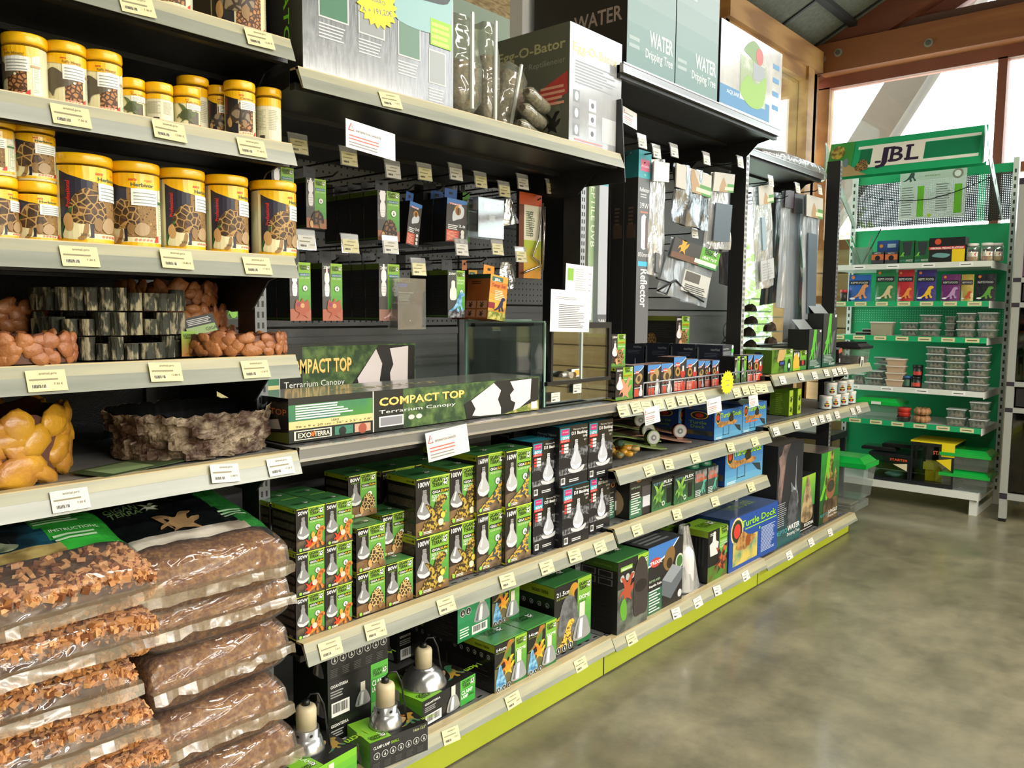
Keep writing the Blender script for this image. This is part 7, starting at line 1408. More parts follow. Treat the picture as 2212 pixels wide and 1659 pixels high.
def tub(name, w, d, h, hl, label, clip, lidm, bodym, loc, group=None, rz=0, fill=None, taper=.92, cat='tub', vents=0, kind=None):
    """box-shaped clear tub with a separate lid; origin at the middle of its base"""
    e = empty(name, loc, rz, label, cat, group); a, c = w/2, d/2
    b = MB(); t = taper
    def shell(k, z0, z1): 
        P0 = [(-a*t*k, -c*t*k, z0), (a*t*k, -c*t*k, z0), (a*t*k, c*t*k, z0), (-a*t*k, c*t*k, z0)]; P1 = [(-a*k, -c*k, z1), (a*k, -c*k, z1), (a*k, c*k, z1), (-a*k, c*k, z1)]; return P0, P1
    P0, P1 = shell(1, 0, h)
    b.face(P0[::-1], bodym)
    for i in range(4): b.face([P0[i], P0[(i+1) % 4], P1[(i+1) % 4], P1[i]], bodym)
    b.box(-a-.004, a+.004, -c-.004, c+.004, h-.004, h-.0005, bodym); b.obj('body', parent=e)
    if fill: 
        b = MB(); P0, P1 = shell(.9, .003, h*fill[1]); b.hexa(P0+P1, fill[0]) if len(fill) < 3 else fill[2](b, a*t*.9, c*t*.9, h); b.obj('contents', parent=e)
    b = MB()
    if hl > .012:
        q = .012; b.hexa([(-a-q, -c-q, h), (a+q, -c-q, h), (a+q, c+q, h), (-a-q, c+q, h), (-a-q, -c-q, h+hl*.45), (a+q, -c-q, h+hl*.45), (a+q, c+q, h+hl*.45), (-a-q, c+q, h+hl*.45)], lidm); b.hexa([(-a, -c, h+hl*.45), (a, -c, h+hl*.45), (a, c, h+hl*.45), (-a, c, h+hl*.45), (-a*.8, -c*.75, h+hl), (a*.8, -c*.75, h+hl), (a*.8, c*.75, h+hl), (-a*.8, c*.75, h+hl)], lidm)
        if vents:
            for i in range(vents): x = -a*.75+1.5*a*i/(vents-1); b.box(x-.003, x+.003, -c*.82, c*.6, h+hl*.9, h+hl+.002, '#0c0c0c')
    else: b.box(-a-.003, a+.003, -c-.003, c+.003, h, h+hl, lidm)
    b.obj('lid', parent=e)
    if clip: b = MB(); b.box(-.03, .03, -c-.02, -c-.012, h+hl*.1, h+hl*.5, clip); b.obj('clip', parent=e)
    return e
PCL = clear('clear_plastic', '#f1f5f3', .1, .06, None, .09, '#dfe8e4'); GLID = mat('#12a03c', .25, n=('#16ac42', 4, .3, .7), co=.5); SOIL = mat('#4a3a2c', .85, n=('#7a6a54', 40, .4, .65))
p = PY(1850, 790, 1.66); tub('critter_tub', .2, .16, .085, .035, 'clear critter tub with a ridged black lid and brown filling', None, mat('#17181a', .35), PCL, (4.795, 1.585, D1), fill=(SOIL, .45), vents=9)
b = MB(); b.box(0, .05, 0, .0008, 0, .075, '#d9d9d4'); F = FR(.05, .075); b.rect(F, .3, .2, .7, .75, '#3c3f3a', 1); b.lines(F, .15, .05, .85, .16, 2, '#8a8a88'); b.obj('picture_card', (XU(1858, 1.5, D1), 1.5, D1-.03), label='small white picture card clipped to the shelf corner', cat='card', rot=(0, rad(8), 0))
# trays with little caves in front of the side window
CAVE = mat('#4a3b2f', .8, n=('#6b5848', 14, .4, .65)); 
for s, (u0, u1, v0, v1, n, Y) in enumerate(((1606, 1650, 665, 745, 5, 2.0), (1655, 1690, 705, 745, 3, 2.0))):
    x0, x1 = XU(u0, Y, 1.2), XU(u1, Y, 1.2); z0, z1 = D1+.002, ZV(v0-18, x0, Y)
    e = empty('tray_stand', (x0, Y, z0), label='clear tiered tray stand before the side window, %s one' % ['taller, left', 'shorter, right'][s], cat='stand')
    b = MB(); H_ = z1-z0
    for i in range(n+1): z = H_*i/n; b.box(0, x1-x0, -.04, .1, z, z+.004, PCL); b.box(0, x1-x0, -.045, -.04, z, z+.01, PCL)
    for x in (0, x1-x0-.004): b.box(x, x+.004, .09, .1, 0, H_, PCL)
    b.obj('tray_frame', parent=e)
    for i in range(n):
        z = z0+H_*i/n+.0045; hc = min(.06, H_/n*.8); b = MB(); rr = random.Random(i+s*9); P = [(-.05, 0), (-.045, hc*.5), (-.02, hc*rr.uniform(.7, 1)), (.0, hc*rr.uniform(.6, 1)), (.02, hc*rr.uniform(.7, 1)), (.045, hc*.4), (.05, 0)]
        for k in range(6):
            for y0_, y1_, sc0, sc1 in ((-.025, .0, .7, 1), (.0, .03, 1, .75)): a1, a2 = P[k], P[k+1]; b.face([(a1[0]*sc0, y0_, a1[1]*sc0), (a2[0]*sc0, y0_, a2[1]*sc0), (a2[0]*sc1, y1_, a2[1]*sc1), (a1[0]*sc1, y1_, a1[1]*sc1)], CAVE)
        b.face([(x*.7, -.025, zz*.7) for x, zz in P], CAVE); b.face([(x*.75, .03, zz*.75) for x, zz in P][::-1], CAVE); b.ell(Flat((-.015, -.0255, 0), (.03, 0, 0), (0, 0, hc*.5), (0, -1, 0)), .5, .3, .35, HOLE, 1)
        b.obj('reptile_cave', ((x0+x1)/2+(.01 if i % 2 else -.01), Y+.02, z), label='small brown reptile cave on the %s tray stand, %s level' % (['taller', 'shorter'][s], ['lowest', 'second', 'third', 'fourth', 'top'][i]), cat='cave', group='small reptile caves on clear trays')
# second shelf: jars, boxes, dark crate
def wjar(u, v, z, l, r=.032, h=.07, lid='#d6d4cc'):
    p = PZ(u, v, D2) if v else u; e = empty('calcium_jar', (p.x, p.y+r, D2+z), math.atan2(-p.y, -p.x), label=l, cat='jar', group='white-lidded calcium jars')
    b = MB(); b.lathe([(r*.95, 0), (r, .004), (r, h*.78), (r*.9, h*.8)], mat('#c4ccc8', .3, n=('#e2e2dc', 30, .4, .6)), 28); F = Cyl(r, h*.08, h*.66, -1.3, 1.3); b.rect(F, 0, 0, 1, 1, '#b9c6c6', 1); b.shape(F, [(0, .2), (.0, .8), (.5, 1), (1, .8), (1, .2), (.5, 0)], .45, .1, .3, '#1f2226', 2); b.rect(F, .46, .42, .76, .5, '#e2d23c', 3); b.ell(F, .6, .75, .07, '#c8742c', 3); b.ell(F, .6, .25, .07, '#c85a2c', 3); b.obj('jar_body', parent=e)
    b = MB(); b.lathe([(r*1.03, h*.78), (r*1.05, h*.8), (r*1.05, h*.97), (r, h)], mat(lid, .35), 32); b.obj('lid', parent=e); return e
first = None
JW = [(1796, 888, 0, 'front, bottom layer, largest'), (1815, 886, 0, 'bottom layer, second from the left'), (1832, 882, 0, 'bottom layer, third'), (1848, 879, 0, 'bottom layer, right end'), (1806, 872, .0705, 'top layer, left'), (1828, 868, .0705, 'top layer, middle'), (1842, 866, .0705, 'top layer, right')]
for u, v, z, l in JW:
    P_ = Vector((XU(u, 1.55, D2+.03), 1.55, 0)); wjar(P_, None, z, 'white-lidded calcium jar with dark badge, '+l)
for i in range(3): wjar(Vector((4.35+.075*i, 1.78, 0)), None, 0, 'dim calcium jar in the second row, %s' % ['left', 'middle', 'right'][i])
for i, u in enumerate((1703, 1721)):
    x = XU(u, 1.6, D2); b = MB(); b.box(0, .05, 0, .1, 0, .13, '#5c8020'); F = FR(.05, .13); b.rect(F, .1, 0, 1, 1, '#a8c42c', 1); b.shape(F, GEK, .2, .1, .7, '#2c3a14', 2); b.shape(F, GEK, .2, .5, .7, '#2c3a14', 2); F = SD(.05, .1, .13); b.rect(F, 0, 0, 1, 1, '#54761c', 1); b.lines(F, .3, .1, .7, .9, 10, '#7a9a34')
    b.obj('powder_box', (x, 1.6, D2), label='slim lime green box, %s of the pair' % ['left', 'right'][i], cat='box', group='slim lime boxes on the second fourth bay shelf')
b = MB(); b.box(0, .3, 0, .25, 0, .14, mat('#3c2a20', .6)); b.box(.02, .12, -.002, 0, .02, .12, mat('#2c1f18', .6)); b.obj('dark_crate', (XU(1668, 1.9, D2), 1.9, D2), label='dark brown crate at the left of the calcium jars', cat='crate')
# base shelf: dripping tree, buddha and jungle boxes, tub
def rwater(b, F): b.grad(F, 0, 0, 1, .34, '#245c5e', '#24262e', 6, 1); b.rect(F, 0, .34, 1, 1, '#26262c', 1); b.shape(F, [(0, 0), (.1, .4), (.0, .7), (.2, .8), (.4, 1.3), (.5, 1), (.7, .95), (.5, .7), (.4, .4), (.3, 0), (.2, -.3)], .03, .55, .62, mat('#8a7068', .5, n=('#4a4444', 12, .4, .6)), 3, sy=.75); b.shape(F, [(0, 0), (.2, .5), (.1, 1), (.5, .7), (.6, 1.2), (.8, .6), (1, 0), (.7, -.6), (.3, -.6)], .5, .38, .36, mat('#6a7074', .5, n=('#b0b8bc', 40, .5, .6)), 3); b.rect(F, .72, .5, .74, .85, '#8a9298', 3); b.shape(F, [(0, 0), (.1, .8), (.5, 1), (.9, .8), (1, 0), (.5, -.2)], .45, .2, .4, mat('#33353a', .5, n=('#54585e', 20, .4, .6)), 4, sy=.5); b.lines(F, .03, .2, .4, .44, 12, '#9aa0a4', 4, fill=.35); b.text(F, 'REPTO', .03, .115, .045, '#4a9a9c', 4, fit=.42, bold=.02); b.text(F, 'WATER', .46, .12, .055, '#eceeec', 4, fit=.48, bold=.04); b.text(F, 'Dripping Tree', .95, .07, .035, '#eceeec', 4, 'r', fit=.5)
GRW = 'tall decorative box'
dg = lambda b, F: b.rect(F, 0, 0, 1, 1, mat('#6d6660', .3, co=.5), 1)
cart('dripping_tree_box', 1673, 1728, 1187, 965, D3, .24, (rwater, dk, dg), 'very tall dark dripping tree box at the left of the fourth bay base', base='#17181c')
def buddha(b, F): green(b, F, 0, .4, 1, 1); b.rect(F, 0, 0, 1, .42, '#1b1a18', 1); b.shape(F, [(0, 0), (.1, .8), (.3, 1.3), (.5, 1.7), (.7, 1.3), (.9, .8), (1, 0)], .15, .2, .7, mat('#6a5a42', .5, n=('#b39a72', 18, .4, .6)), 3); b.text(F, 'BUDDHA', .95, .08, .06, '#e4e4e0', 4, 'r', fit=.6, bold=.02); b.lines(F, .1, .03, .9, .06, 1, '#c4c4c0', 4)
p_ = XU(1724, 1.574, D3); carton('buddha_box', XU(1757, 1.574, D3)-p_, .14, ZV(1033, p_, 1.574)-D3, '#121212', buddha, dk, dk, loc=(p_, 1.574, D3), label='smaller box with a stone head picture, between the two tall ones', cat='box')
def jungle(b, F): b.grad(F, 0, 0, 1, 1, '#1c3a20', '#2f8a34', 6, 1); b.shape(F, LIZ, .0, .3, .6, '#6ab82c', 3, sy=1.6); b.shape(F, [(0, .3), (.1, .7), (.3, .5), (.4, 2.2), (.5, 2.8), (.6, 2.2), (.7, .5), (.9, .8), (1, .3), (.5, 0)], .25, .42, .6, mat('#3a4a1c', .5, n=('#b99a5a', 20, .45, .6)), 4); b.ell(F, .55, .46, .25, '#8a5a3c', 5, ry=.2); b.ell(F, .55, .5, .2, '#3a3a28', 6, ry=.12); b.rect(F, .2, .0, .95, .32, mat('#3a2c1c', .6, n=('#6a5438', 14, .4, .6)), 4); b.text(F, 'REPTO', .05, .1, .045, '#4a9a9c', 7, fit=.4); b.text(F, 'JUNGLE', .46, .11, .05, '#e6e8e4', 7, fit=.48, bold=.03); b.text(F, 'Dripping Plant', .95, .06, .03, '#e6e8e4', 7, 'r', fit=.5)
cart('jungle_plant_box', 1768, 1808, 1136, 981, D3, .26, (jungle, dk, dg), 'tall green jungle plant box near the right end of the base shelf', base='#15211a')
tub('storage_tub', .22, .3, .19, .06, 'large clear tub with a bright green lid at the end of the base shelf', None, GLID, PCL, (XU(1836, 1.62, D3)+.0, 1.66, D3+.045), taper=.86)
for i in range(2): b = MB(); b.box(-.12, .12, -.1, .12, 0, .02, PCL); b.box(-.08, .06, -.06, .08, .003, .012, mat('#8a7a5c', .6)); b.obj('flat_tray', (XU(1828, 1.6, D3), 1.61, D3+.001+.0215*i), label='flat clear tray under the green-lidded tub, %s' % ['lower', 'upper'][i], cat='tray', group='flat clear trays under the tub')
# hanging mats of the fourth bay
GM4 = 'long heat mat bags in the fourth bay'
film_bag('film_bag', [(1622, 405), (1662, 398), (1672, 615), (1632, 628)], 1.66, CRK, 'big clear bag with green header and pale cables, right of the third post', group=GM4, seed=11, amp=.015, parts=(('header_card', .2, 1, .0, .18, mat('#6a8a9a', .3), hdr), ('cable', .3, .5, .3, .62, mat('#8fa6b4', .5), None), ('leaflet', .15, .85, .72, .92, mat('#b4b8ba', .5), lambda b, F: b.lines(F, .1, .1, .9, .9, 6, '#9a9ea0'))))
film_bag('film_bag', [(1665, 415), (1690, 418), (1680, 652), (1640, 660)], 1.8, mat('#1a1b1f', .2, co=1), 'black mats in film behind the big clear bag', group=GM4, seed=12, amp=.008)
film_bag('film_bag', [(1690, 410), (1708, 412), (1700, 668), (1676, 664)], 1.7, CRK2, 'long bluish film bag, left in the middle of the fourth bay', group=GM4, seed=13, amp=.01, parts=(('header_card', .0, 1, .0, .15, mat('#3c2f38', .3), None),))
film_bag('film_bag', [(1710, 418), (1728, 420), (1722, 742), (1690, 740)], 1.72, CRK2, 'longest bluish film bag reaching down to the green boxes', group=GM4, seed=14, amp=.012, parts=(('header_card', .0, 1, .0, .13, mat('#3a3234', .3), None),))
film_bag('film_bag', [(1716, 420), (1732, 420), (1742, 730), (1714, 740)], 1.9, mat('#202226', .2, co=1), 'long black mat bag in the shade behind the bluish ones', group=GM4, seed=15, amp=.008)
film_bag('film_bag', [(1735, 420), (1772, 430), (1760, 690), (1732, 690)], 1.66, CRK2, 'long silvery bag with green header, rightmost in the fourth bay', group=GM4, seed=16, amp=.012, parts=(('header_card', .0, 1, .0, .17, mat('#6d7270', .3), hdr), ('heat_mat', .15, .8, .3, .95, mat('#55626e', .35), None)))
for u, v, l in ((1664, 393, 'above the big clear bag'), (1722, 408, 'above the bluish bags'), (1770, 412, 'rightmost, with a curled price tag')): hook(u, v, 1.62, 'peg hook of the fourth bay, '+l, white=True)
# wrapped silver bundle on the high rear shelf
e = empty('wrapped_bundle', (XU(1640, 1.9, 2.1), 1.86, SZ['d0']), label='long bundle wrapped in silvery film on the high rear shelf', cat='bundle')
b = MB(); b.tube([(0, .05, .045), (.3, .05, .05), (.85, .05, .05), (.9, .05, .045)], [.03, .05, .048, .03], mat('#8f9092', .3, .4, b=(18, 1), sc=(.4, 1, 1)), 14); b.obj('bundle', parent=e)
b = MB(); b.tube([(-.01, .05, .047), (.3, .05, .052), (.85, .05, .052), (.93, .05, .047)], [.034, .053, .051, .035], CRK, 14); b.obj('film', parent=e)
# ================================================================ green display unit by the end wall
XJ, YA, YZ = 5.68, 2.04, 1.06; WJ = YA-YZ; RZ = -PI/2
GRN = mat('#1a9c62', .4, n=('#1ea76b', 3, .3, .7)); GRND = mat('#0d6440', .4); WHT = mat('#d2d6cf', .4); EJ = [ZV(v, XJ, 1.08) for v in (563, 650, 730, 847, 926, 1066)]
e = empty('display_unit', (XJ, YA, 0), RZ, 'green shelving display unit with an arched header, by the end wall', 'display unit')
b = MB(); b.box(0, WJ, .5, .52, .08, 1.88, GRN); F = Flat((0, .4995, EJ[2]), (WJ, 0, 0), (0, 0, .2), (0, -1, 0))
for i in range(60):
    for j in range(6):
        b.rect(F, (i+.4)/60, (j+5)/12, (i+.65)/60, (j+5.3)/12, '#bfe0cf', 1)  # pale dots painted on for light coming through small holes
b.obj('back_panel', parent=e)
b = MB(); nx, nz = 84, 32; z0, z1 = 1.9, 2.27; dx, dz = WJ/nx, (z1-z0)/nz
DK = mat('#1a2420', .5)
for i in range(nx):
    for j in range(nz):
        x, z = i*dx, z0+j*dz; m = GRN if j > nz-6 or 66 < i < 71 else DK; c = .33; Y = .5
        if m is GRN and j > nz-6: b.face([(x, Y, z), (x+dx, Y, z), (x+dx, Y, z+dz), (x, Y, z+dz)], m); continue
        P, Q = [(x, z), (x+dx, z), (x+dx, z+dz), (x, z+dz)], [(x+dx*c, z+dz*c), (x+dx*(1-c), z+dz*c), (x+dx*(1-c), z+dz*(1-c)), (x+dx*c, z+dz*(1-c))]
        for k in range(4): b.face([(P[k][0], Y, P[k][1]), (P[(k+1) % 4][0], Y, P[(k+1) % 4][1]), (Q[(k+1) % 4][0], Y, Q[(k+1) % 4][1]), (Q[k][0], Y, Q[k][1])], m)
b.obj('perforated_panel', parent=e)
for x in (-.035, WJ+.002):
    b = MB(); b.box(x, x+.033, .48, .53, 0, 2.3, WHT); [b.box(x+.01, x+.022, .4795, .481, .1+.05*i, .125+.05*i, '#3a3f3a') for i in range(43)]; b.obj('upright_rail', parent=e)
for k, z in enumerate(EJ):
    d0 = 0; b = MB(); gr = k in (1, 2, 4); t = .035 if k < 5 else .045
    b.box(0, WJ, d0+.01, .49, z-t, z-.003, WHT); b.box(0, WJ, d0, .01, z-t, z, GRN if gr else WHT); b.box(WJ+.0005, WJ+.0045, .0, .475, z-t-.01, z, WHT); sh = b.obj('shelf', parent=e)
    if k < 5:
        b = MB(); F = Flat((0, -.0005, z-t), (WJ, 0, 0), (0, 0, t), (0, -1, 0))
        for q in range(7 if gr else 4): a = (.04+q*.14) if gr else .16+q*.22; b.rect(F, a, .12, a+.08, .88, PAPER if gr else '#e9ebea', 1); b.lines(F, a+.01, .4, a+.07, .7, 1, INK, 2)
        b.obj('price_label', parent=sh, kind='stuff')
b = MB(); b.box(WJ-.045, WJ, .02, .06, 0, EJ[5]-.04, WHT); b.box(WJ-.045, WJ, .06, .49, .0, .05, WHT); b.obj('foot', parent=e); b = MB(); b.box(0, .045, .02, .06, 0, EJ[5]-.04, WHT); b.obj('foot', parent=e)
xh = 5.5; ya, yb_ = YU(1784, xh, 2.35), YU(2126, xh, 2.35); zt, zb_ = ZV(262, xh, yb_), ZV(352, xh, yb_); wh, hh_ = ya-yb_, zt-zb_; x0 = YA-ya; yh_ = xh-XJ
b = MB(); n = 8; pts = [(yh_+.10*(t/n), zb_+hh_*t/n) for t in range(n+1)]
for t in range(n): b.face([(x0, pts[t][0], pts[t][1]), (x0+wh, pts[t][0], pts[t][1]), (x0+wh, pts[t+1][0], pts[t+1][1]), (x0, pts[t+1][0], pts[t+1][1])], GRN)
b.box(x0, x0+wh, yh_+.1, yh_+.11, zb_, zt, GRN)
class HF(Flat):
    def at(s, x, y, l): y_ = min(max(y, 0), 1); return Vector((x0+wh*x, yh_+.10*y_-.0008*l-.0005, zb_+hh_*y_))
F = HF((0, 0, 0), (wh, 0, 0), (0, 0, hh_), (0, -1, 0)); 
def strips(m, xa, y0_, xb, y1_, l):
    for i in range(6): b.rect(F, xa, y0_+(y1_-y0_)*i/6, xb, y0_+(y1_-y0_)*(i+1)/6, m, l)
strips('#e6e6dc', .28, .2, .97, .28, 1); strips('#e6e6dc', .2, .74, .97, .82, 1); strips('#e6e2d6', .3, .2, .64, .82, 2); strips('#0c6a44', .22, .3, .3, .72, 2); strips('#0f7a50', .64, .3, .97, .72, 1)
for t, xx, ww in (('J', .335, .075), ('B', .425, .085), ('L', .53, .08)): b.text(F, t, xx, .3, .42, '#2c1d3a', 3, fit=ww, bold=.07)
for q in ((.33, .3, .37, .36), (.375, .66, .42, .72), (.415, .66, .45, .72), (.415, .3, .45, .36), (.52, .66, .57, .72), (.52, .3, .56, .36)): b.rect(F, *q, '#2c1d3a', 3)
strips('#3a8a3a', 0, 0, .17, 1, 3); b.shape(F, [(0, 0), (.3, .6), (.8, .8), (1.6, .2), (1.8, 0)], .02, .0, .14, '#a58f62', 4, sy=.12); b.ell(F, .06, .72, .05, mat('#c9b04c', .5, n=('#6d5a20', 30, .4, .6)), 5); b.shape(F, THD, .11, .3, .15, '#6a7f86', 5); b.shape(F, TOR, .2, .08, .1, TORT, 5)
b.obj('header_sign', parent=e)
for x in (x0-.006, x0+wh):                                  # arched side cheeks with holes
    b = MB(); ou, inn = [], []
    for t in range(13):
        a = t/12; ou.append((yh_+.0+.66*(1-math.cos(a*PI/2)), zt-.0-(.5*(a**1.6))+.02*math.sin(a*PI))); inn.append((yh_+.12+.5*(1-math.cos(a*PI/2))+.02, zb_+.05-(.34*(a**1.6))))
    inn[0] = (yh_, zb_)
    for t in range(12):
        for q in (0, .006):
            b.face([(x+q, *ou[t]), (x+q, *ou[t+1]), (x+q, *inn[t+1]), (x+q, *inn[t])], mat('#c9dcd4', .4))
    for t in (2, 4, 6, 8, 10):
        c0 = ((ou[t][0]+inn[t][0])/2, (ou[t][1]+inn[t][1])/2); b.face([(x-.001 if x < .1 else x+.007, c0[0]+.014*math.cos(k*PI/5), c0[1]+.022*math.sin(k*PI/5)) for k in range(10)], '#4a6a5c')
    b.obj('side_cheek', parent=e)
ZP = Flat((0, 0, 0), (1, 0, 0), (0, 0, 1), (0, -1, 0))
def at(u, z, dy=.02): X = XJ+dy; return (X, YU(u, X, z), z)
def span(u0, u1, z, dy): X = XJ+dy; return YU(u0, X, z)-YU(u1, X, z)
xq = XJ+.44; ya, yb_ = YU(1941, xq, 2), YU(2085, xq, 2); z1_, z0_ = ZV(365, xq, (ya+yb_)/2), ZV(472, xq, (ya+yb_)/2)
b = MB(); w_, h_ = ya-yb_, z1_-z0_; b.box(0, w_, 0, .001, 0, h_, clear('poster_film', '#f2f4f0', .1, .1, None, .55, '#e4e8e2')); F = FR(w_, h_)
b.rect(F, .28, .05, .38, .68, '#6fb52c', 1); b.rect(F, .83, .08, .94, .66, '#6fb52c', 1); b.lines(F, .04, .1, .24, .7, 12, '#6a706a', 1, fill=.3); b.lines(F, .56, .15, .78, .72, 12, '#6a706a', 1, fill=.3); b.text(F, 'animal.pro', .38, .86, .05, '#8a9a4a', 1); b.shape(F, LIZ, .04, .78, .22, '#3c4a48', 1); b.ell(F, .87, .87, .08, '#8a8478', 1); b.ell(F, .87, .87, .05, '#dfe2dc', 2); b.ell(F, .47, .07, .03, '#a8c42c', 1)
b.obj('price_poster', (xq, ya, z0_), RZ, label='clear poster with two green columns on the display unit', cat='poster', rot=(0, 0, RZ))
b = MB(); b.tube([Vector((XJ+.42, YU(u, XJ+.42, 2), ZV(v, XJ+.42, YU(u, XJ+.42, 2)))) for u, v in ((1860, 420), (1900, 430), (1960, 434), (2010, 430), (2060, 415), (2110, 395), (2160, 372))], .003, CABLE); b.obj('black_cable', label='thin black cable sagging across the poster', cat='cable')

def jbox(name, u0, u1, vt, z, dep, art, label, dy=.03, base='#1c1c1c', cat='box', group=None):
    X, Y, _ = at(u0, z, dy); w = span(u0, u1, z, dy); h = ZV(vt, X, Y)-z
    return carton(name, w, dep, h, base, art, None, None, loc=(X, Y, z+.0005), rz=RZ, label=label, cat=cat, group=group)
z = EJ[0]
ob = lambda b, F: (b.rect(F, 0, 0, 1, 1, '#3c4044', 1), b.rect(F, 0, .35, 1, .8, '#c4683c', 2), b.ell(F, .5, .5, .22, '#1f1a18', 3), b.text(F, 'REPTO', .5, .84, .12, '#e0e0dc', 3, 'c', fit=.5))
for i, (u0, u1) in enumerate(((1882, 1908), (1911, 1938))): jbox('small_box', u0, u1, 545, z, .06, ob, 'small dark and orange box on the top display shelf, '+['left', 'right'][i], group='small orange boxes')
jbox('blue_box', 1893, 1938, 521, z, .05, lambda b, F: (b.rect(F, 0, .5, 1, 1, '#2c4f8f', 1), b.ell(F, .2, .78, .09, '#d9902c', 2), b.rect(F, .5, .7, .9, .86, '#a9c4cc', 2)), 'blue and black box behind the small orange boxes', dy=.1)
cup = lambda b, F: (b.rect(F, 0, 0, 1, 1, '#1c5a30', 1), b.poly(F, [(.2, .95), (.85, .95), (.75, .35), (.3, .35)], '#2c3438', 2), b.shape(F, LIZ, .0, .3, .35, '#7ac43c', 3), b.text(F, 'REPTO', .05, .08, .08, '#5aa0a4', 3, fit=.4), b.text(F, 'BREEZE', .48, .08, .09, '#e6e8e4', 3, fit=.46))
for i, (u0, u1) in enumerate(((1942, 1973), (1975, 2006))): jbox('green_box', u0, u1, 521, z, .08, cup, 'green box with a dark cup picture, '+['left', 'right'][i], group='green boxes with dark cups')
jbox('platform_box', 2005, 2083, 515, z, .1, lambda b, F: (b.rect(F, 0, .55, 1, 1, '#17171a', 1), b.rect(F, .65, 0, 1, .6, '#e2c41c', 1), b.rect(F, 0, .52, 1, .64, '#c4302c', 2), b.text(F, 'ARBOREAL FEEDING PLATFORM', .04, .54, .08, '#f2f2ee', 3, fit=.92, bold=.02), b.ell(F, .25, .84, .09, '#c9502c', 2), b.shape(F, [(0, 0), (.3, .2), (1, .1), (.7, -.1)], .1, .25, .5, '#6a9a9a', 2)), 'black and yellow feeding platform box on the top display shelf')
for i, (u, c) in enumerate(((2100, '#c98a4a'), (2131, '#b86a5c'), (2152, '#b4a04a'))):
    X, Y, _ = at(u, z, .07 if i < 2 else .12); j = empty('jelly_jar', (X, Y, z+.0005), RZ+.3, 'clear jar of fruit jellies with white lid, %s of three' % ['left', 'middle', 'right'][i], 'jar', 'clear jelly jars')
    b = MB(); b.lathe([(.036, 0), (.038, .01), (.038, .085), (.03, .095)], PCL, 20, sq=5); b.obj('jar_body', parent=j)
    b = MB(); b.lathe([(.034, .003), (.034, .06)], mat(c, .5, n=('#d9b06a', 30, .4, .6)), 20); b.obj('jellies', parent=j)
    b = MB(); b.lathe([(.033, .095), (.034, .11), (.03, .113)], mat('#e0ded8', .4), 24); b.obj('lid', parent=j)
    b = MB(); F = Cyl(.0385, .03, .045, -PI/2-.8, -PI/2+.8); b.rect(F, 0, 0, 1, 1, '#e6e0cc', 1); b.rect(F, 0, .65, 1, 1, '#2c2a26', 2); b.ell(F, .7, .3, .12, '#c4442c', 2); b.obj('sticker', parent=j)
X, Y, _ = at(1857, z, .04); j = empty('tweezer_holder', (X, Y, z+.0005), RZ, 'clear holder with green and black feeding tweezers', 'holder')
b = MB(); b.box(-.055, .055, 0, .002, 0, .12, PCL); b.box(-.055, .055, .09, .092, 0, .12, PCL); b.box(-.055, -.053, .002, .09, 0, .12, PCL); b.box(.053, .055, .002, .09, 0, .12, PCL); b.obj('acrylic_case', parent=j)
b = MB()
for x, y_, l_, c in ((-.04, .2, .18, '#0f8a4a'), (-.02, .14, .2, '#0f8a4a'), (.02, -.22, .24, '#1a1a1a'), (.03, -.1, .2, '#6a7a74')): b.tube([(x*.3, .04, .01), (x*.3-y_*.5, .04, l_)], .004, c)
b.obj('tweezers', parent=j)
def pouch(u0, u1, vt, c, c2, label, z):
    X, Y, _ = at(u0, z, .05); w = span(u0, u1, z, .05); h = ZV(vt, X, Y)-z; j = empty('food_pouch', (X, Y, z+.0005), RZ, label, 'pouch', 'food pouches on the second display shelf')
    b = MB(); m = mat(c, .22, co=.8, b=(30, .5)); N = 8
    for sgn in (-1, 1):
        G = [(w*i/N, .02+sgn*.016*math.sin(PI*i/N)*(1-.8*(k/N)), h*k/N) for k in range(N+1) for i in range(N+1)]; b.mesh(G, [((k*(N+1)+i, k*(N+1)+i+1, (k+1)*(N+1)+i+1, (k+1)*(N+1)+i) if sgn < 0 else (k*(N+1)+i, (k+1)*(N+1)+i, (k+1)*(N+1)+i+1, k*(N+1)+i+1)) for k in range(N) for i in range(N)], m, True)
    F = Flat((0, .002, 0), (w, .0, 0), (0, .012, h), (0, -1, .05)); b.rect(F, .06, .62, .94, .78, '#20222a', 2); b.text(F, 'REPTI FOOD', .12, .66, .07, '#dfe2da', 3, fit=.76); b.shape(F, LIZ, .15, .08, .75, c2, 2); b.ell(F, .2, .9, .08, '#d07a3c', 2); b.ell(F, .22, .1, .13, '#dfe2e4', 3, ry=.05); b.obj('pouch_body', parent=j)
z = EJ[1]
for u0, u1, vt, c, c2, l in ((1830, 1878, 594, '#3464b0', '#c98a5a', 'blue food pouch with an orange lizard, leftmost'), (1888, 1931, 583, '#2c7a4c', '#c9b48a', 'green food pouch with a pale lizard'), (1935, 1971, 583, '#b02c34', '#d98a3c', 'red glossy food pouch'), (1976, 2019, 583, '#3a2f7a', '#e0b02c', 'dark violet food pouch with a yellow frog'), (2030, 2071, 593, '#6a2c6a', '#b08ab4', 'purple food pouch with a silver band'), (2073, 2100, 593, '#b09a4a', '#b84a2c', 'narrow gold food pouch'), (2104, 2148, 592, '#1c1e26', '#5c9a3c', 'black food pouch with green and orange pictures, rightmost')): pouch(u0, u1, vt, c, c2, l, z)
X, Y, _ = at(1822, z, .05); j = empty('food_jar', (X, Y, z+.0005), 0, 'small dark jar with a red lid beside the blue pouch', 'jar'); b = MB(); b.lathe([(.022, 0), (.022, .06)], mat('#2c2422', .4), 20); b.obj('jar_body', parent=j); b = MB(); b.lathe([(.023, .06), (.023, .078), (.02, .08)], mat('#b02c30', .4), 20); b.obj('lid', parent=j)
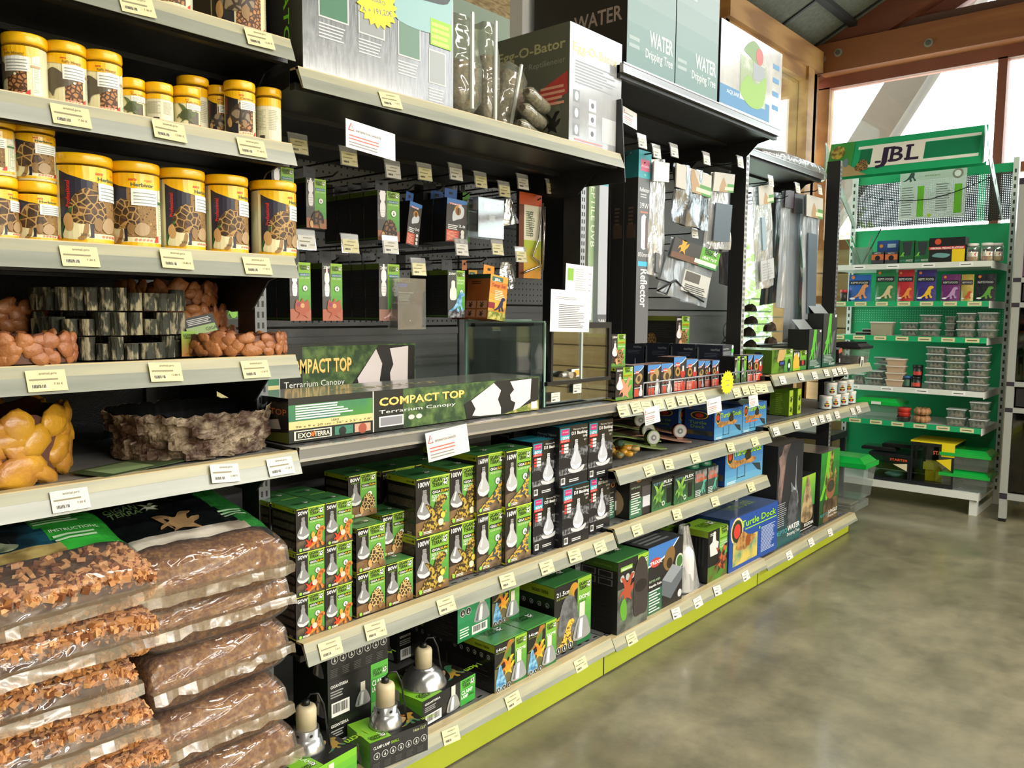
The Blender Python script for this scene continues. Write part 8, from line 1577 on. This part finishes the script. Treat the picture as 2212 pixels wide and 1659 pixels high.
# stacks of clear insect tubs
INS = mat('#4e4336', .85, n=('#9a8a72', 30, .42, .62)); PALE = mat('#b59a80', .6)
def eggbits(b, a, c, h):
    m = mat('#8f8674', .85, n=('#a9a08c', 20, .4, .6)); b.box(-a*.95, a*.95, -c*.9, c*.9, .002, h*.25, INS)
    P = [(-a*.9, h*.2), (-a*.55, h*.8), (-a*.3, h*.35), (0, h*.85), (a*.3, h*.3), (a*.6, h*.8), (a*.9, h*.25)]
    for i in range(6): b.face([(P[i][0], -c*.8, P[i][1]), (P[i+1][0], -c*.8, P[i+1][1]), (P[i+1][0], c*.7, P[i+1][1]), (P[i][0], c*.7, P[i][1])], m); b.face([(P[i][0], -c*.8, P[i][1]), (P[i][0], -c*.8, h*.1), (P[i+1][0], -c*.8, h*.1), (P[i+1][0], -c*.8, P[i+1][1])], m)
PROTO = {}
def stacktubs(u0, u1, vt, vb, n, z, dy, label, pale=False, rows=1):
    X, Y, _ = at((u0+u1)/2, z, dy); w = span(u0, u1, z, dy)*.93; h = (ZV(vt, X, Y)-ZV(vb, X, Y))/n-.003; key = (round(w, 2), round(h, 3), pale)
    if key not in PROTO:
        PROTO[key] = t = tub('insect_tub', w, .085, h-.005, .005, 'x', None, mat('#c9cfcb', .25) if not pale else mat('#d9d4c8', .4), PCL if not pale else PALE, (0, 0, 0), fill=None if pale else (INS, .5, eggbits), taper=.86)
        fresh = True
    else: fresh = False
    for r in range(rows):
        for i in range(n):
            l = '%s, %s' % (label, ['bottom one', 'second from the bottom', 'third from the bottom', 'fourth from the bottom', 'fifth from the bottom', 'top one'][i] if i < n-1 else 'top one') if n > 1 else label
            if r: l = l.replace(label, label+' (rear row)')
            loc = (X+.04+r*.1, Y+.001*math.sin(i*3), z+.0006+i*(h+.0012))
            if fresh: o = PROTO[key]; o.location = loc; o.rotation_euler = (0, 0, RZ); tag(o, l, 'tub', 'clear insect tubs on the green display unit'); fresh = False
            else: copy_tree(PROTO[key], loc, RZ, l, 'clear insect tubs on the green display unit')
z = EJ[2]
stacktubs(1943, 1982, 691, 722, 2, z, .02, 'insect tub on the third shelf, leftmost stack'); stacktubs(1984, 2026, 676, 725, 3, z, .02, 'insect tub on the third shelf, second stack'); stacktubs(2040, 2062, 678, 724, 3, z, .1, 'small insect tub on the third shelf, narrow stack'); stacktubs(2064, 2105, 674, 729, 3, z, .02, 'insect tub on the third shelf, stack with straw'); stacktubs(2109, 2152, 673, 730, 3, z, .02, 'insect tub on the third shelf, rightmost stack')
tub('white_tub', .13, .1, .085, .006, 'cloudy clear tub with a sticker on the third display shelf', None, mat('#d9dad4', .4), clear('cloudy_plastic', '#e9e4d6', .1, .1, None, .5, '#c9bda4'), (at(1906, z, .06)), rz=RZ)
for i, (u, dz) in enumerate(((1868, 0), (1876, .021))): b = MB(); b.box(-.06+.02*i, .06, 0, .09, 0, .018, '#23211f'); b.box(-.062+.02*i, .062, -.002, .092, .016, .02, '#b9bdb9'); b.obj('black_dish', (*at(u, z, .03)[:2], z+.0005+dz), label='flat black dish with a clear lid, %s' % ['lower', 'upper'][i], cat='dish', rot=(0, 0, RZ))
z = EJ[3]
stacktubs(1885, 1940, 741, 800, 4, z+.0, .22, 'insect tub in the hazy stack behind the beige tubs'); stacktubs(1838, 1866, 805, 828, 1, z, .03, 'low insect tub at the left end of the white shelf'); stacktubs(1868, 1906, 797, 829, 2, z, .03, 'insect tub left of the beige stack'); stacktubs(1911, 1951, 770, 832, 4, z, .02, 'beige tub beside the little blue jar', True)
stacktubs(1996, 2037, 741, 836, 6, z, .02, 'insect tub in the left stack of six'); stacktubs(2039, 2081, 744, 839, 6, z, .02, 'insect tub in the middle stack of six'); stacktubs(2085, 2133, 741, 842, 6, z, .02, 'insect tub in the right stack of six')
for i, (u, c, zz, l) in enumerate(((1957, '#2c5a8a', 0, 'small jar with a blue lid on the white shelf'), (1980, '#c4402c', 0, 'black jar with a red label, lower one'), (1981, '#b8382c', .075, 'black jar with a red label, upper one'))):
    X, Y, _ = at(u, z, .06); j = empty('food_jar', (X, Y, z+.0006+zz), RZ, l, 'jar'); b = MB(); b.lathe([(.03, 0), (.031, .058)], mat('#1f2322', .3), 20); F = Cyl(.031, .008, .04, -PI/2-1, -PI/2+1); b.rect(F, 0, 0, 1, .6, c, 1) if i else b.rect(F, 0, 0, 1, 1, '#2f5a44', 1); b.obj('jar_body', parent=j); b = MB(); b.lathe([(.032, .058), (.032, .07), (.028, .073)], mat('#1c1c1c' if i else c, .35), 20); b.obj('lid', parent=j)
z = EJ[4]
stacktubs(2042, 2085, 883, 921, 2, z, .03, 'low insect tub on the lowest green shelf, left stack'); stacktubs(2091, 2132, 868, 926, 3, z, .02, 'insect tub on the lowest green shelf, right stack')
tub('green_lid_tub', .27, .2, .1, .045, 'clear tub with green lid on the lowest green shelf', mat('#d9dcd4', .4), GLID, PCL, at(1902, z, .12), rz=RZ, taper=.92)
for i, (c, zz, l) in enumerate((('#2a2623', 0, 'black cup under the red ones'), ('#b8342a', .03, 'lower red cup'), ('#c43a2c', .06, 'upper red cup with a clear rim'))): X, Y, _ = at(1952, z, .06); b = MB(); b.lathe([(.036, 0), (.042, .024), (.043, .029)], mat(c, .4), 24); b.obj('cup', (X, Y, z+.0006+zz), label=l+' on the lowest green shelf', cat='cup', group='round cups on the lowest green shelf')
for i in range(2):
    X, Y, _ = at(1991, z, .07); b = MB(); 
    for k in range(9): a = k*.7; b.blob((.038*math.cos(a), .034*math.sin(a), .024), (.022, .02, .023), mat('#a0744c', .6), k+i*9, .3, 2, 8, 6)
    b.lathe([(.04, .001), (.046, .04)], mat('#8a6240', .6), 18); b.obj('coconut_cup', (X, Y, z+.0006+i*.05), label='lumpy brown cup, %s of two, right of the red cups' % ['lower', 'upper'][i], cat='cup', group='lumpy brown cups')
z = EJ[5]
for i in range(2): tub('green_lid_tub', .27, .24, .085, .045, 'wide clear tub with green lid at the right of the base, %s' % ['lower', 'upper'][i], None, GLID, PCL, (XJ+.16, YU(2092, XJ+.16, .25), z+.0006+i*.133), rz=RZ, group='green-lidded tubs on the display base', taper=.94)
def tank(u0, u1, vt, vb, dy, label, yellow):
    X, Y, _ = at(u0, z, dy); w = span(u0, u1, z, dy); h = ZV(vt, X, Y)-z; j = empty('starter_tank', (X, Y, z+.0006), RZ, label, 'tank')
    b = MB(); b.box(0, w, 0, .005, .02, h-.03, GLS); b.box(0, .005, .005, .28, .02, h-.03, GLS); b.box(w-.005, w, .005, .28, .02, h-.03, GLS); b.box(.006, w-.006, .27, .275, .03, h-.03, mat('#2a5a34', .6, n=('#6a6a3a', 9, .4, .6))); b.obj('glass_case', parent=j)
    b = MB(); b.box(-.004, w+.004, -.004, .284, 0, .022, BLK); b.box(-.004, w+.004, -.004, .284, h-.03, h-.01, BLK); b.box(-.003, .008, -.003, .008, .02, h-.03, BLK); b.box(w-.008, w+.003, -.003, .008, .02, h-.03, BLK); b.obj('frame', parent=j)
    b = MB(); F = Flat((0, -.001, 0), (w, 0, 0), (0, 0, h), (0, -1, 0)); b.text(F, 'STARTER', .52, .72, .08, '#2a1a14', 1, fit=.44, bold=.08); b.text(F, 'STARTER', .52, .725, .08, '#d9603c', 2, fit=.44, bold=.03); b.poly(F, [(.6, .6), (.95, .4), (.95, .66)], '#d9cfae' if not yellow else '#e0c81c', 1); b.obj('sticker', parent=j)
    if yellow:
        b = MB(); b.box(-.006, w+.006, -.006, .286, h-.01, h, mat('#e0cc1c', .4)); b.box(w*.72, w+.006, -.006, -.004, h-.09, h-.01, mat('#e0cc1c', .4)); b.obj('yellow_card', parent=j); b = MB(); b.box(w*.3, w*.7, .06, .1, .025, .16, mat('#dcc61c', .4)); b.box(w*.25, w*.5, .05, .06, .1, .15, mat('#e6d63c', .4)); b.obj('kit_box', parent=j)
    else: b = MB(); b.lathe([(.05, .024), (.06, .04), (.03, .055)], mat('#6aa09a', .4), 9, cx=w*.55, cy=.08); b.obj('water_dish', parent=j)
tank(1876, 1962, 972, 1045, .04, 'black-framed tank with orange lettering and a pale blue dish', False); tank(1965, 2056, 950, 1055, .04, 'glass starter tank topped with yellow card', True)
X, Y = XJ+.0, YU(1885, XJ+.0, .5); zt_ = ZV(968, XJ+.04, 1.8)
j = empty('side_bench', (5.35, 2.28, 0), RZ, 'low black bench behind the end of the shelving', 'bench'); b = MB(); b.box(0, .42, 0, .3, .43, .47, BLK); b.obj('top', parent=j)
for x, y_ in ((0, 0), (.38, 0), (0, .27), (.38, .27)): b = MB(); b.box(x, x+.03, y_, y_+.03, 0, .43, BLK); b.obj('leg', parent=j)
tub('frosted_box', .24, .2, .19, .006, 'frosted clear box on the low black bench', None, mat('#c9d4d0', .3), clear('frosted', '#e8efec', .12, .2, None, .45, '#cfdad4'), (5.5, 2.1, .4705), rz=RZ, taper=.97)
for i, (x, y_, r) in enumerate(((5.74, YU(1905, 5.8, .45), .2), (5.78, YU(1945, 5.8, .45), -.1))):
    zz = ZV(972, XJ+.04, 1.75)+.001; b = MB(); b.box(-.11, .11, 0, .14, 0, .018, CABLE); b.box(-.1, .1, .01, .13, .018, .024, mat('#2c2d2f', .2, co=1)); b.obj('black_tray', (x, y_, zz+.004+.026*i), label='shiny black tray on the black-framed tank, %s' % ['lower left', 'upper right'][i], cat='tray', group='shiny black trays', rot=(0, 0, RZ+r*.3))
# silver-framed cabinet at the right edge
ALU = mat('#a9aba6', .4, .3); e = empty('display_cabinet', (5.66, .935, 0), RZ, 'silver-framed dark display cabinet at the right edge', 'cabinet')
zs = [(.14, .18), (.68, .71), (.84, .87), (1.32, 1.35), (1.47, 1.5), (2.05, 2.09)]
b = MB()
for x in (0, 1.16): b.box(x, x+.04, 0, .04, .02, 2.09, ALU); b.box(x, x+.04, .46, .5, .02, 2.09, ALU)
for a, c in zs: b.box(.04, 1.16, 0, .035, a, c, ALU)
b.obj('frame', parent=e)
b = MB()
for a, c in zs: b.box(-.001, .041, -.001, .041, a+.002, c-.002, mat('#2a2430', .5))
b.box(0, .04, 0, .04, 0, .02, CABLE); b.obj('corner_joint', parent=e, kind='stuff')
b = MB(); b.box(.02, 1.18, .47, .49, .15, 2.07, '#171514'); b.box(.01, .03, .04, .46, .15, 2.07, '#1c1a19')
for a, c in zs: b.box(.03, 1.17, .036, .47, a+.005, c-.005, '#1d1b1a')
b.box(.05, 1.15, .02, .03, .72, .83, '#1f1d20'); b.box(.05, 1.15, .02, .03, 1.36, 1.46, '#1f1d20'); b.obj('carcass', parent=e)
b = MB(); b.box(.045, 1.155, .01, .015, .19, .67, clear('dark_glass', '#8a8078', .08, .03)); b.box(.045, 1.155, .01, .015, .88, 1.31, clear('dark_glass', '#8a8078', .08, .03)); b.obj('glass_door', parent=e)
b = MB(); b.blob((0, 0, .03), (.1, .07, .03), mat('#a5926a', .8, n=('#6d5c40', 30, .4, .6)), 4, .4, 2); b.obj('flat_stone', (5.8, .78, .175), label='flat sandy stone inside the display cabinet', cat='stone')
b = MB(); b.box(-.1, .1, 0, .1, 0, .3, mat('#7a3f6a', .5)); b.rect(Flat((-.1, 0, 0), (.2, 0, 0), (0, 0, .3), (0, -1, 0)), 0, .7, 1, 1, '#b89a84', 1); b.obj('tall_pack', (5.75, .8, 1.51), label='purple and tan pack in the top of the display cabinet', cat='pack', rot=(0, 0, RZ))
